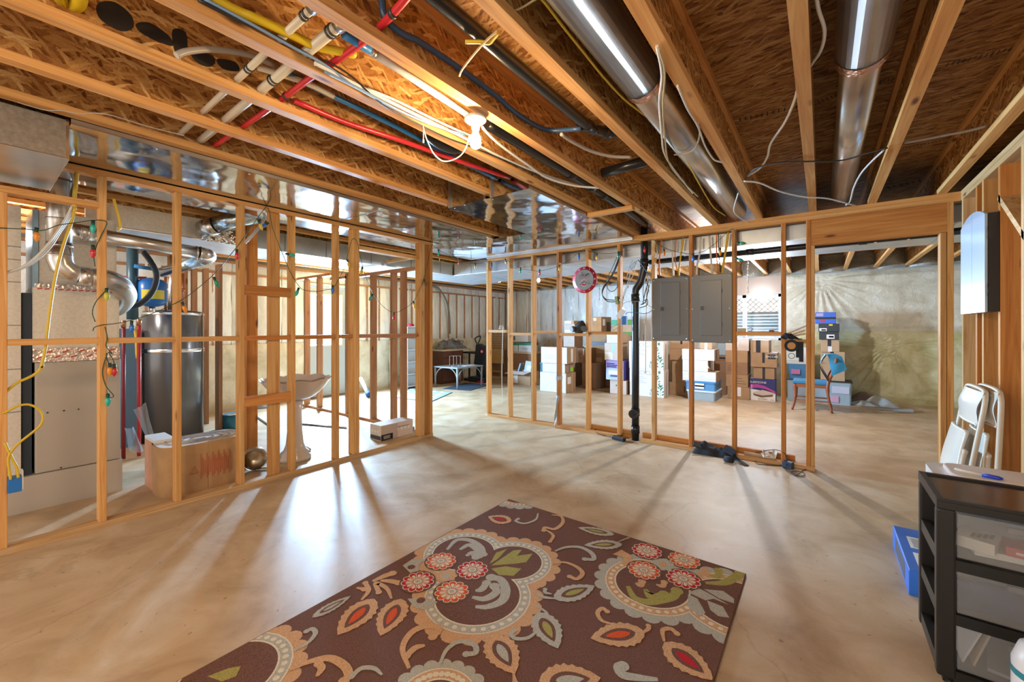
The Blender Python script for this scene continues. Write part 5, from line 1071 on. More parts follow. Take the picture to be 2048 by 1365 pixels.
# yellow cables and cord on the stud wall, blue outlet box
cable([PX(*cf(x, y), XL-0.03) for x, y in ((610, 60), (590, 170), (520, 370), (460, 600), (420, 830), (390, 1060), (372, 1220), (340, 1370))] + [PX(*cg(x, y), XL-0.03) for x, y in ((350, 130), (300, 190), (220, 235), (150, 265), (60, 335), (20, 400))], CY, 0.008, 'yellow cable falling along the open bay in front of the furnace')
cable([PX(*cg(x, y), XL+0.012) for x, y in ((20, 520), (60, 505), (150, 460), (240, 450), (320, 490), (352, 550), (330, 620), (250, 690), (150, 770), (90, 840), (68, 900), (78, 1000), (88, 1065))], CY, 0.007, 'yellow cord curling out from the wall into the blue outlet box')
cable([PX(*cg(x, y), XL+0.010) for x, y in ((40, 760), (70, 830), (110, 910), (140, 970), (150, 1050))], CY, 0.007, 'short yellow cord entering the blue outlet box')
cable([PX(*cf(x, y), XL-0.05) for x, y in ((930, -10), (950, 60), (975, 150), (985, 220), (965, 245))], CY, 0.009, 'yellow strap of cable hanging at the second stud head')
cable([PX(*gr(x, y), XL-0.04) for x, y in ((875, 940), (868, 1020), (850, 1180), (845, 1365))], CY, 0.011, 'yellow cable dropping through the top plate')
for k, (dx, lb) in enumerate(((0, 'white cable swooping from the header down to the first stud'), (14, 'white cable swooping beside another to the first stud'), (28, 'lowest white cable of the three swooping to the first stud'))):
    cable([PX(*cf(x, y), XL-0.025-0.01*k) for x, y in ((590+dx*0.6, 50), (540+dx, 150), (460+dx, 270), (380+dx*1.4, 380), (280+dx*1.4, 480), (180+dx, 550), (60, 590+dx*0.3), (-20, 600))], CW, 0.006, lb)
ob = thing('outlet_box', (XL, 0.2, 0.5), 'blue plastic outlet box with yellow cords on the first stud', 'outlet box')
a, b = PX(15, 989, XL+0.01), PX(44, 953, XL+0.01)
mb = MB().mat(plain('box_blue', (0.02, 0.18, 0.55), 0.4)); mb.box(XL-0.06, XL+0.01, a.y, b.y, a.z, b.z); bevel(part(mb, 'box', ob), 0.004, 2)
mb = MB().mat(PAPW); mb.box(XL-0.06, XL+0.005, b.y, b.y+0.006, a.z+0.01, b.z+0.03); part(mb, 'flange', ob)
# ================================================================ strings of coloured lights
GW = CGN; SK = plain('socket_green', (0.01, 0.04, 0.02), 0.5)
BC = {k: plain('lens_'+k, c, 0.12, spec=0.7) for k, c in dict(red=(0.62, 0.02, 0.03), green=(0.0, 0.30, 0.18), blue=(0.02, 0.16, 0.62), yellow=(0.75, 0.48, 0.02), teal=(0.02, 0.48, 0.38), brown=(0.16, 0.07, 0.03), lime=(0.55, 0.55, 0.05), orange=(0.8, 0.28, 0.02)).items()}
SPROF = [(0.0, 0.002), (0.010, 0.002), (0.0105, -0.022), (0.0095, -0.026), (0, -0.026)]
LPROF = [(0.0095, -0.0265), (0.0145, -0.040), (0.0155, -0.052), (0.0125, -0.068), (0.006, -0.082), (0.0, -0.087)]
def light_string(label, wires, bulbs):
    t = thing('light_string', wires[0][0], label, 'string lights')
    for w in wires:
        mb = MB().mat(GW); mb.tube(spline(w, 6), 0.0028, 5); part(mb, 'wire', t)
    for p, col, ax in bulbs:
        mb = MB().mat(SK); mb.lathe(SPROF, p, 10, axis=Vector(ax)*-1); s = part(mb, 'socket', t)
        mb = MB().mat(BC[col]); mb.lathe(LPROF, p, 12, axis=Vector(ax)*-1); part(mb, 'bulb', s, col+' bulb')
D_ = Vector((0, 0, -1))
def LX(L, f, X=XL+0.008): return [PX(*f(x, y), X) for x, y in L]
def bulbs(L, f, plane):
    out = []
    for x, y, c, *ax in L:
        out.append((plane(*f(x, y))+Vector((0, 0, 0.045)), c, Vector(ax[0] if ax else (0, 0, -1)).normalized()))
    return out
cs = cr(450, 420, 4.096); pxl = lambda u, v: PX(u, v, XL+0.022)
w1 = LX([(-60, 225), (0, 230), (200, 240), (350, 250), (480, 208), (600, 190), (760, 168), (850, 170), (875, 200), (830, 290), (790, 380), (770, 470), (778, 545)], cf)
w1b = LX([(870, 740), (790, 830), (757, 920), (780, 1000)], cf)
w1c = LX([(760, 1075), (775, 1045), (840, 1025), (960, 1012), (1080, 985), (1180, 955), (1300, 910), (1430, 850), (1520, 800), (1620, 725), (1720, 640), (1800, 560), (1880, 460), (1960, 360), (2040, 250), (2130, 120), (2185, 50)], cf)
w1d = LX([(860, 1040), (880, 1130), (870, 1200), (920, 1260)], cf) + LX([(890, 20), (930, 90), (935, 150)], cg)
w1e = LX([(880, 30), (850, 120), (840, 200), (870, 300), (930, 375), (900, 390), (875, 330)], cg)
w1f = LX([(870, 30), (880, 80), (900, 130)], cg)
light_string('green wire light string tangled on the studs in front of the furnace', [w1, w1b, w1c, w1d, w1e, w1f],
             bulbs([(300, 290, 'orange'), (762, 225, 'teal'), (762, 428, 'red'), (875, 780, 'lime'), (1080, 1045, 'blue'), (1493, 888, 'orange', (0.0, 0.3, -1)), (1752, 680, 'green', (0, 0.4, -1)), (1940, 452, 'red')], cf, pxl)
             + bulbs([(900, 165, 'orange'), (937, 172, 'red'), (884, 415, 'teal')], cg, pxl) + bulbs([(275, 130, 'yellow', (0, 0.3, -0.8)), (355, 150, 'blue', (0, -0.7, -0.6))], cs, pxl))
w2 = LX([(345, -20), (365, 20), (385, 130), (430, 260), (480, 380), (540, 520), (610, 630), (660, 660), (760, 668), (830, 655), (885, 640), (935, 560), (980, 470), (1015, 330), (1040, 245), (1060, 235)], cs)
light_string('light string looped in a swag over the studs before the glazed door', [w2], bulbs([(500, 400, 'teal', (0, 1, -0.1)), (605, 680, 'teal', (0, -0.4, -1)), (882, 655, 'blue', (0, 0, -1)), (1003, 445, 'yellow', (0, 0.3, -1))], cs, pxl))
w3 = LX([(1060, 235), (1085, 270), (1110, 390), (1150, 540), (1200, 660), (1250, 740), (1310, 805), (1385, 842), (1460, 815), (1540, 755), (1590, 660), (1625, 580), (1660, 430), (1690, 290)], cs)
light_string('light string hanging in a deep swag beside the doubled end post', [w3], bulbs([(1125, 505, 'yellow', (0, -0.2, -1)), (1210, 725, 'teal', (0, -0.6, -1)), (1383, 875, 'red'), (1545, 780, 'yellow', (0, 0.2, -1)), (1630, 600, 'brown', (0, 0.6, -1))], cs, pxl))
cb_ = cr(860, 450, 4.096)
P0 = Vector((XL+0.008, 3.55, 2.3)); P1 = Vector((XB0+0.02, YB-0.02, 2.3)); nn = (P1-P0).cross(Vector((0, 0, 1))).normalized()
def PPl(u, v):
    d = ray(u, v); o = Vector((0, 0, EH)); t = (P0-o).dot(nn)/d.dot(nn); return o+d*t
w4 = [PPl(*cb_(x, y)) for x, y in ((10, 160), (90, 215), (180, 262), (270, 300), (360, 318), (440, 310))]
pyb = lambda u, v: PY(u, v, YB-0.022)
w4b = [PY(*cb_(x, y), YB-0.008) for x, y in ((450, 308), (540, 300), (620, 283), (670, 320), (740, 358), (820, 372), (900, 378), (980, 362), (1060, 335), (1150, 280), (1260, 198), (1300, 215), (1380, 232), (1480, 235), (1560, 222), (1640, 205))]
light_string('light string crossing from the corner post along the panel wall past the clock', [w4, w4b, [PPl(*cb_(0, 140)), PPl(*cb_(50, 150)), PPl(*cb_(95, 158))]],
             bulbs([(70, 230, 'teal'), (237, 305, 'red'), (370, 340, 'lime')], cb_, PPl) + bulbs([(505, 335, 'blue'), (615, 303, 'orange', (0.3, 0, -1)), (742, 375, 'green'), (898, 392, 'red'), (1062, 357, 'yellow'), (1220, 262, 'blue'), (1367, 265, 'yellow'), (1543, 250, 'green')], cb_, pyb))
w5 = [PY(*cp(x, y), YB-0.008) for x, y in ((40, 215), (150, 215), (230, 205), (280, 245), (360, 285), (450, 308), (550, 320), (640, 300), (700, 265), (790, 190), (870, 118), (900, 140), (905, 230), (900, 330), (905, 390))]
light_string('light string strung over the grey panels and down the next stud', [w5], bulbs([(162, 285, 'red'), (320, 312, 'orange'), (558, 357, 'blue'), (780, 305, 'orange'), (918, 265, 'green', (1, 0, -0.2)), (906, 390, 'green', (0.8, 0, -0.4))], cp, pyb))
# ================================================================ wall-hung and loose items on the panel wall
PG = plain('panel_grey', (0.125, 0.125, 0.12), 0.34, spec=0.6); PGD = plain('panel_grey_door', (0.115, 0.115, 0.112), 0.32, spec=0.6)
def breaker(u0, u1, v0, v1, du0, du1, dv0, dv1, label):
    Y = YB-0.014; a, b = PY(u0, v1, Y), PY(u1, v0, Y); z0 = PY((u0+u1)/2, v1, Y).z; z1 = PY((u0+u1)/2, v0, Y).z
    t = thing('breaker_panel', ((a.x+b.x)/2, Y, z0), label, 'electrical panel', 'grey breaker panels')
    mb = MB().mat(PG); mb.box(a.x+0.04, b.x-0.04, YB-0.002, YB+0.08, z0+0.03, z1-0.03); part(mb, 'enclosure', t)
    mb = MB().mat(PG); mb.box(a.x, b.x, Y, Y+0.010, z0, z1); bevel(part(mb, 'cover', t), 0.005, 2)
    x0, x1 = PY(du0, 600, Y).x, PY(du1, 600, Y).x; w0, w1 = PY((du0+du1)/2, dv1, Y).z, PY((du0+du1)/2, dv0, Y).z
    mb = MB().mat(PGD); mb.box(x0, x1, Y-0.007, Y-0.0005, w0, w1); d = bevel(part(mb, 'door', t), 0.006, 2)
    zl = w0+(w1-w0)*0.5
    mb = MB().mat(plain('latch_dark', (0.04, 0.04, 0.04), 0.4)); mb.box(x0+0.002, x0+0.035, Y-0.011, Y-0.0072, zl-0.022, zl+0.022); part(mb, 'latch', d)
    for h in (0.2, 0.8):
        mb = MB().mat(PG); zc = w0+(w1-w0)*h; mb.cyl((x1+0.003, Y-0.004, zc-0.02), (x1+0.003, Y-0.004, zc+0.02), 0.0035, 8); part(mb, 'hinge', t)
    for x in (a.x+0.022, b.x-0.022):
        for z in (z0+0.025, (z0+z1)/2, z1-0.025):
            mb = MB().mat(SCREW); mb.lathe([(0, 0), (0.008, 0), (0.006, 0.003), (0, 0.004)], (x, Y-0.0002, z), 10, axis=(0, -1, 0)); part(mb, 'screw', t)
breaker(1304, 1378, 555, 682, 1321.5, 1360, 565, 671, 'grey breaker panel next to the black drain stack')
breaker(1381.5, 1464.5, 549, 686, 1401, 1443.5, 561, 672, 'grey breaker panel with the bright sheen, farther from the drain stack')
# clock
ck0 = PY(1168.5, 560, YB-0.02); CR_ = 0.172
ck_ = thing('wall_clock', (ck0.x, YB-0.02, ck0.z), 'round red rimmed clock with grey face hung on a stud of the panel wall', 'clock')
CRED = plain('clock_red', (0.50, 0.015, 0.04), 0.4); CGRY = plain('clock_face', (0.30, 0.31, 0.32), 0.5); CWHT = plain('clock_white', (0.85, 0.83, 0.80), 0.5); CDK = plain('clock_charcoal', (0.09, 0.10, 0.10), 0.5); CBL = plain('clock_black', (0.01, 0.01, 0.01), 0.4)
yf = YB-0.022
def dsk(r, m, y, c=(0, 0), n=56, r0=0.0, a0=0, a1=2*PI):
    mb = MB().mat(m)
    for i in range(n):
        p, q = a0+(a1-a0)*i/n, a0+(a1-a0)*(i+1)/n
        f = lambda rr, a: (ck0.x+c[0]+rr*math.sin(a), y, ck0.z+c[1]+rr*math.cos(a))
        mb.poly([f(r0, p), f(r, p), f(r, q), f(r0, q)] if r0 else [f(0, p), f(r, p), f(r, q)])
    return mb
mb = MB().mat(CRED); mb.lathe([(0, 0), (CR_, 0), (CR_, 0.012), (0.0, 0.018)], (ck0.x, YB-0.003, ck0.z), 56, axis=(0, -1, 0)); part(mb, 'rim', ck_)
part(dsk(CR_*0.76, CGRY, yf-0.001), 'face', ck_)
for i, nmr in enumerate(('XII', 'I', 'II', 'III', 'IV', 'V', 'VI', 'VII', 'VIII', 'IX', 'X', 'XI')):
    a = 2*PI*i/12; text(nmr, 0.030, (ck0.x+CR_*0.875*math.sin(a), yf-0.0012, ck0.z+CR_*0.875*math.cos(a)), (PI/2, 0, 0), CWHT, 'numeral', ck_)
LC = (0.0, -0.040)
lg = part(dsk(0.044, CWHT, yf-0.0016, LC, r0=0.012), 'emblem', ck_); 
o2 = MB().mat(CRED); o2_ = dsk(0.039, CRED, yf-0.002, LC, r0=0.017); part(o2_, 'emblem_ring', lg)
for kk, (m, g) in enumerate(((CWHT, 0.003), (CDK, 0.0))):
    b = MB().mat(m); n = 14
    for i in range(n):
        t0, t1 = -1+2*i/n, -1+2*(i+1)/n
        f = lambda t, s: (ck0.x+LC[0]+t*(0.068+g), yf-0.0024-0.0004*kk, ck0.z+LC[1]+0.014-0.032*t*t+s*(0.0135+g))
        b.poly([f(t0, -1), f(t1, -1), f(t1, 1), f(t0, 1)])
    part(b, 'emblem_band', lg)
for i, chh in enumerate('OHIO STATE'):
    t = -0.82+1.64*i/9
    if chh != ' ': text(chh, 0.020, (ck0.x+LC[0]+t*0.068, yf-0.0031, ck0.z+LC[1]+0.014-0.032*t*t), (PI/2, 0.75*t, 0), CWHT, 'lettering', ck_)
text('OHIO STATE', 0.026, (ck0.x, yf-0.0012, ck0.z+0.062), (PI/2, -0.10, 0), CDK, 'lettering', ck_); text('BUCKEYES', 0.034, (ck0.x, yf-0.0012, ck0.z+0.032), (PI/2, -0.10, 0), plain('clock_pink', (0.62, 0.16, 0.22), 0.5), 'lettering', ck_)
for a, L, w in ((-0.45, 0.085, 0.006), (0.85, 0.075, 0.008)):
    mb = MB().mat(CBL); d = Vector((math.sin(a), 0, math.cos(a))); c = Vector((ck0.x, yf-0.004, ck0.z+0.03)); mb.beam(c+d*0.02, c+d*L, w, 0.001, (0, 1, 0)); part(mb, 'hand', ck_)
# switch boxes, respirator, scraps
sw = thing('switch_box', (ck0.x, YB, 1.45), 'blue switch box with white plate hanging askew on the stud by the drain stack', 'switch box')
q0 = PY(1249, 640, YB-0.03); mb = MB().mat(plain('box_blue')); mb.box(q0.x-0.028, q0.x+0.028, YB-0.045, YB-0.002, q0.z-0.06, q0.z+0.045); part(mb, 'box', sw)
q1 = PY(1241.5, 628, YB-0.06); mb = MB().mat(CWHT); mb.obox(q1, 0.070, 0.006, 0.115, 0, 0, 0.62); part(mb, 'cover_plate', sw)
q2 = PY(1246, 617, YB-0.05); mb = MB().mat(SCREW); mb.obox(q2, 0.02, 0.02, 0.03, 0.4); part(mb, 'connector', sw)
q3 = PY(1233.5, 601, YB-0.015); cl = thing('splice_clip', q3, 'pale green plastic clip gripping black cables on a stud', 'clip')
mb = MB().mat(plain('clip_green', (0.30, 0.42, 0.16), 0.5)); mb.obox(q3, 0.035, 0.028, 0.095, 0, 0, -0.15); part(mb, 'body', cl)
mb = MB().mat(CK); mb.obox(q3+Vector((0.035, -0.005, 0.03)), 0.03, 0.03, 0.02); mb.obox(q3+Vector((0.03, -0.005, 0.0)), 0.02, 0.03, 0.02); part(mb, 'prong', cl)
zb_ = 1.288
rm = thing('respirator_mask', PY(1160, 672, YB+0.03), 'black respirator mask with two round filters resting on a block between studs', 'mask')
q = PY(1160, 668, YB+0.03); RUB = plain('rubber_black', (0.02, 0.02, 0.022), 0.5); FILT = plain('filter_grey', (0.14, 0.13, 0.13), 0.6)
mb = MB().mat(RUB); mb.grid(lambda u, v: (q.x+0.085*math.cos(2*PI*u)*math.sin(PI*(0.05+0.9*v)), q.y-0.01+0.055*math.sin(2*PI*u)*math.sin(PI*(0.05+0.9*v)), zb_+0.135*(1-math.cos(PI*(0.0+v)))/2*(1+0.2*math.cos(2*PI*u))), 20, 12); part(mb, 'facepiece', rm)
for dx, dz in ((-0.075, 0.05), (0.075, 0.055)):
    mb = MB().mat(FILT); mb.cyl((q.x+dx, q.y-0.03, zb_+dz+0.005), (q.x+dx*1.25, q.y-0.062, zb_+dz), 0.040, 18); part(mb, 'filter', rm)
mb = MB().mat(RUB); mb.tube(spline([(q.x-0.07, q.y+0.02, zb_+0.07), (q.x-0.04, q.y+0.01, zb_+0.13), (q.x+0.03, q.y+0.01, zb_+0.16), (q.x+0.08, q.y, zb_+0.10), (q.x+0.11, q.y, zb_+0.03)], 5), 0.008, 6); part(mb, 'strap', rm)
TP = plain('duct_tape', (0.40, 0.42, 0.44), 0.35)
xd = SB[3][0]; mb = MB().mat(TP); z = PY(1121, 758, YB).z; mb.box(xd-0.003, xd+0.041, YB-0.003, YB+D+0.002, z-0.022, z+0.028); solo(mb, 'tape_wrap', 'band of grey duct tape wrapped round one stud of the panel wall', 'tape')
a, b = PY(1116, 792, YB-0.01), PY(1109, 856, YB-0.02); mb = MB().mat(TP); mb.grid(lambda u, v: (a.x+(b.x-a.x)*v+0.022*(u-0.5)*2*(0.6+0.4*math.cos(9*v)), YB-0.006-0.02*v-0.014*math.sin(5*v+3*u), a.z+(0.004-a.z)*v), 4, 14); solo(mb, 'tape_strip', 'twisted strip of grey duct tape dangling from a stud to the floor', 'tape')
cable([PY(1006, 655, YB-0.01), PY(1005, 690, YB-0.012), PY(1004, 740, YB-0.015), PY(1004, 770, YB-0.02), PY(1005.5, 800, YB-0.02), PY(1003, 806, YB-0.02)], CW, 0.004, 'white cord dangling from the first block of the panel wall')
mb = MB().mat(CW); q = PY(1003, 657, YB+0.03); mb.tube(spline([(q.x+0.05*math.cos(t*1.3)*(1-0.03*t), q.y+0.03*math.sin(t*1.3), 1.334+0.004*t) for t in range(16)], 3), 0.004, 5); solo(mb, 'cord_coil', 'small coil of white cord lying on the first block between studs', 'cord')
# black cap, sticks and lanyards on the last block
q = PY(1578, 668, YB+0.03); zt9 = 1.2485
cp_ = thing('cap', (q.x, q.y, zt9), 'black fabric cap slumped on the last block beside wooden sticks', 'cap')
mb = MB().mat(plain('black_fabric', (0.02, 0.022, 0.03), 0.85)); xa, xb_ = PY(1562, 660, YB).x, PY(1604, 660, YB).x
mb.grid(lambda u, v: (xa+(xb_-xa)*u, YB-0.05+0.12*v, zt9+0.002+0.075*math.sin(PI*min(1, u*1.0+0.12))*(1-0.6*u)*math.sin(PI*v)**0.6+0.006*math.sin(20*u+9*v)), 16, 10); part(mb, 'crown', cp_)
st_ = plain('stick_pale', (0.66, 0.52, 0.38), 0.6)
for i, (ua, va, ub, vb, lb) in enumerate(((1575, 668, 1612, 652, 'pale wooden stick slanting over the black cap'), (1577, 672, 1610, 661, 'pale wooden stick under the slanting one on the last block'), (1576, 674, 1611, 668, 'lowest pale stick on the last block by the cap'))):
    mb = MB().mat(st_); A_, B_ = PY(ua, va, YB+0.005+0.02*i), PY(ub, vb, YB+0.005+0.02*i); mb.beam(A_, B_, 0.016, 0.010, (0, 1, 0.2)); solo(mb, 'wood_stick', lb, 'stick')
for k, (ua, ub, v1, lb) in enumerate(((1577, 1588, 702, 'black lanyard with round orange badge hanging below the last block'), (1592, 1604, 716, 'plain black strap hanging beside the lanyard under the last block'))):
    t = thing('lanyard', PY(ua, 690, YB-0.006), lb, 'lanyard'); a, b = PY(ua, 674, YB-0.006), PY(ub, v1, YB-0.006)
    mb = MB().mat(plain('black_fabric')); mb.box(a.x, a.x+0.028, YB-0.010, YB-0.006, b.z, 1.225); mb2 = mb; part(mb, 'strap', t)
    mb = MB().mat(plain('black_fabric')); mb.box(b.x-0.024, b.x+0.012, YB-0.014, YB-0.010, b.z-(0.04 if k else 0), 1.225); part(mb, 'strap', t)
    if not k:
        c = PY(1583, 692, YB-0.012); mb = MB().mat(plain('black_fabric')); mb.cyl((c.x, YB-0.012, c.z), (c.x, YB-0.020, c.z), 0.058, 24); bd = part(mb, 'badge', t)
        mb = MB().mat(plain('badge_orange', (0.55, 0.25, 0.05), 0.5)); mb.cyl((c.x, YB-0.0202, c.z), (c.x, YB-0.0212, c.z), 0.034, 24); part(mb, 'patch', bd)
# small scraps on the window bay block
for (u, v, r, m, lb) in ((1484, 657, 0.03, st_, 'small pale wood offcut on the block below the window'), (1543, 659, 0.016, plain('scrap_brown', (0.25, 0.12, 0.07), 0.6), 'tiny brown scrap on the block below the window')):
    q = PY(u, v, YB+0.04); mb = MB().mat(m); mb.obox((q.x, q.y, 1.3185+r*0.6), r*2.6, 0.05, r*1.2, 0.2); solo(mb, 'wood_scrap', lb, 'scrap')
cable([PY(u, v, YB+0.02) for u, v in ((1493, 660), (1500, 656), (1506, 658), (1502, 662), (1494, 662))], CK, 0.003, 'little coil of black wire on the block below the window')
ch = MB().mat(SCREW); p0c = PY(1496, 532, 5.6)
for i in range(14): ch.tube([(p0c.x+0.008*math.cos(t*PI/3)*(1 if i % 2 else 0.2), 5.6+0.008*math.cos(t*PI/3)*(0.2 if i % 2 else 1), 2.23-0.034*i+0.016*math.sin(t*PI/3)) for t in range(6)], 0.003, 5, closed=True)
o = solo(ch, 'hanging_chain', 'steel chain hanging down from the trunk duct before the window', 'chain')
# floor line: adapter, bag, boards, crumpled paper
ps_ = thing('power_brick', PZ(1234, 882), 'black power brick with cord on the floor by the drain stack', 'adapter')
a, b = PZ(1222, 878), PZ(1251, 886); mb = MB().mat(CK); mb.obox((a+b)/2+Vector((0, 0.02, 0.022)), 0.17, 0.06, 0.044, -0.25); bevel(part(mb, 'case', ps_), 0.008, 2)
mb = MB().mat(CK); mb.tube(spline([a+Vector((0, 0, 0.02)), PZ(1212, 872, 0.01), PZ(1196, 868, 0.02), PZ(1190, 860, 0.04), PZ(1195, 856, 0.045)], 5), 0.004, 6); part(mb, 'cord', ps_)
bg = thing('fabric_bag', PZ(1430, 905), 'black fabric bag with straps crumpled over the bottom plate', 'bag')
NB = plain('bag_navy', (0.035, 0.05, 0.075), 0.7); FB = plain('black_fabric')
xa, xb_ = PY(1388, 900, YB).x, PY(1475, 900, YB).x
def lump(x0, x1, h, ph, y0, y1, zlo=0.0):
    return lambda u, v: (x0+(x1-x0)*u, y0+(y1-y0)*v, zlo+max(0, h*math.sin(PI*u)**0.5*math.sin(PI*v)**0.55*(1+0.25*math.sin(11*u+ph)*math.cos(7*v))))
mb = MB().mat(FB); mb.grid(lump(xa, xa+0.26, 0.11, 0.3, YB-0.10, YB+0.10, 0.0), 20, 12); part(mb, 'body', bg)
mb = MB().mat(FB); mb.grid(lump(xa+0.20, xb_, 0.09, 2.0, YB-0.09, YB+0.06, 0.0), 20, 12); part(mb, 'body', bg)
mb = MB().mat(NB); mb.obox((xa+0.05, YB-0.055, 0.085), 0.09, 0.06, 0.02, 0.3, 0.6, 0.3); part(mb, 'flap', bg)
mb = MB().mat(NB); mb.obox((xa+0.36, YB-0.06, 0.085), 0.11, 0.07, 0.02, -0.3, 0.7, 0.35); part(mb, 'flap', bg)
mb = MB().mat(FB); mb.tube([PZ(1450, 918, 0.03), PZ(1466, 921, 0.035)], 0.030, 14); part(mb, 'rolled_strap', bg)
mb = MB().mat(FB); pa_, pb2 = PZ(1470, 916, 0.015), PZ(1494, 932, 0.006); mb.beam(pa_, pb2, 0.045, 0.004); part(mb, 'strap_tail', bg)
for (u0, v0, u1, v1, off, m, lb) in ((1284, 868, 1382, 888, 0.09, WX, 'orange lumber strip lying behind the bottom plate by the panels'), (1386, 888, 1590, 918, 0.10, WXd, 'long orange board lying behind the bottom plate toward the doorway'), (1178, 855, 1262, 872, 0.09, WX, 'orange lumber strip lying behind the plate before the drain stack')):
    x0, x1 = PY(u0, v0, YB+0.09).x, PY(u1, v1, YB+0.09).x; mb = MB().mat(m); mb.box(x0, x1, YB+D+0.02, YB+D+0.06, 0.0, 0.088); solo(mb, 'loose_board', lb, 'board')
a, b = PY(1488, 904, YB+0.045), PY(1530, 905, YB+0.045)
mb = MB().mat(st_); mb.tube([(a.x, YB+0.05, 0.058), (b.x, YB+0.04, 0.058)], 0.014, 12); mb.mat(CWHT); mb.tube([(b.x, YB+0.04, 0.058), (b.x+0.09, YB+0.038, 0.058)], 0.0155, 12); solo(mb, 'pole_handle', 'pale wooden pole end lying on the bottom plate by the crumpled carton', 'pole')
cs_ = thing('carton_scrap', PY(1538, 908, YB), 'torn white small carton crumpled on the bottom plate', 'carton')
q = PY(1538, 908, YB+0.02); CBW = plain('carton_white', (0.70, 0.62, 0.52), 0.7)
for dx, sx, sz, ry, nm in ((0.0, 0.10, 0.006, 0.1, 'panel'), (-0.045, 0.05, 0.006, 1.2, 'panel'), (0.045, 0.06, 0.006, -1.3, 'panel'), (-0.03, 0.07, 0.006, -0.5, 'flap')):
    mb = MB().mat(CBW if nm == 'panel' else CWHT); mb.obox((q.x+dx, YB+0.03, 0.07+0.02*abs(ry)), sx, 0.07, sz, 0.3, 0.3, ry); part(mb, nm, cs_)
ad = thing('wall_adapter', PZ(1576, 936), 'dark blue transformer block with looped cord on the floor at the doorway corner', 'adapter')
q = PZ(1576, 938); mb = MB().mat(plain('adapter_navy', (0.03, 0.05, 0.085), 0.45)); mb.obox(q+Vector((0.0, 0.02, 0.032)), 0.085, 0.06, 0.064, -0.3); bevel(part(mb, 'case', ad), 0.005, 2)
mb = MB().mat(CK); mb.tube(spline([PZ(u, v, 0.006) for u, v in ((1563, 932), (1530, 930), (1514, 928), (1511, 920), (1520, 916), (1545, 920), (1562, 931), (1575, 944), (1592, 952), (1603, 953), (1610, 950), (1606, 945), (1596, 943), (1583, 944), (1592, 951), (1605, 942), (1615, 938))], 5), 0.0035, 6); part(mb, 'cord', ad)
cable([PY(1510, 905, YB+0.06), PY(1550, 900, YB+0.04), PY(1569, 908, YB-0.01), PY(1574, 920, YB-0.02), PZ(1572, 934, 0.03)], CK, 0.0035, 'black cord looping over the crumpled carton to the transformer block')
# ================================================================ stored boxes
CB_ = plain('cardboard', (0.40, 0.245, 0.13), 0.75, var=0.08); CB2 = plain('cardboard_dark', (0.30, 0.165, 0.09), 0.75, var=0.08); CB3 = plain('cardboard_light', (0.50, 0.335, 0.20), 0.75, var=0.07)
CBP = plain('carton_pinkish', (0.60, 0.50, 0.43), 0.7, var=0.05); CBG = plain('carton_grey_white', (0.66, 0.66, 0.66), 0.65, var=0.04); TPB = plain('tape_black', (0.015, 0.02, 0.03), 0.35); TPC = plain('tape_clear_tan', (0.48, 0.34, 0.20), 0.3); INK = plain('ink_print', (0.10, 0.07, 0.05), 0.7); TPW = plain('label_white', (0.80, 0.78, 0.74), 0.6)
PLB = frosted('bin_blue', (0.12, 0.38, 0.72), 0.72, 0.3); PLC = frosted('bin_clear', (0.62, 0.76, 0.84), 0.55, 0.25); PLID = plain('bin_lid_blue', (0.05, 0.25, 0.58), 0.4)
def carton(u0, u1, v0, v1, Y, dep, front, label, side=None, zb=None, name='cardboard_box', cat='box', group=None, extra=None):
    um = (u0+u1)/2; x0, x1 = PY(u0, v0, Y).x, PY(u1, v0, Y).x; z1 = PY(um, v0, Y).z; z0 = PY(um, v1, Y).z if zb is None else zb
    t = thing(name, ((x0+x1)/2, Y, z0), label, cat, group)
    mb = MB().mat(side or front); mb.box(x0, x1, Y, Y+dep, z0+0.0006, z1)
    if side is not None:
        k = 2; mb.m[k] = 1; mb.mats.append(front)
    bevel(part(mb, 'carton', t), 0.004, 1)
    if extra: extra(t, x0, x1, Y, z0, z1, dep)
    return z1
def lab(rel, m, nm='label', lb=None):
    def f(t, x0, x1, Y, z0, z1, dep):
        a, b, c, d = rel; w, h = x1-x0, z1-z0; mb = MB().mat(m); mb.box(x0+w*a, x0+w*b, Y-0.0012, Y-0.0002, z0+h*c, z0+h*d); part(mb, nm, t, lb)
    return f
def sidelab(rel, m, nm='label'):
    def f(t, x0, x1, Y, z0, z1, dep):
        a, b, c, d = rel; h = z1-z0; mb = MB().mat(m); mb.box(x1+0.0002, x1+0.0012, Y+dep*a, Y+dep*b, z0+h*c, z0+h*d); part(mb, nm, t)
    return f
def txt(s, rel, h, m, sx=1.0):
    def f(t, x0, x1, Y, z0, z1, dep): text(s, h, (x0+(x1-x0)*rel[0], Y-0.0016, z0+(z1-z0)*rel[1]), ROT_XNEG_Y, m, 'lettering', t, sx=sx)
    return f
def all_(*fs):
    def f(*a):
        for g in fs: g(*a)
    return f
def lines(rel, n, m):
    def f(t, x0, x1, Y, z0, z1, dep):
        a, b, c, d = rel; w, h = x1-x0, z1-z0; mb = MB().mat(m)
        for i in range(n):
            z = z0+h*(c+(d-c)*i/max(1, n-1)); mb.box(x0+w*a, x0+w*(b-0.07*(i % 3)), Y-0.0010, Y-0.0003, z-0.004, z+0.004)
        part(mb, 'print', t)
    return f
seam_tape = lab((0.44, 0.56, 0.0, 1.0), TPC, 'tape'); blk_tape = lab((0.43, 0.56, 0.0, 1.0), TPB, 'tape', 'black tape')
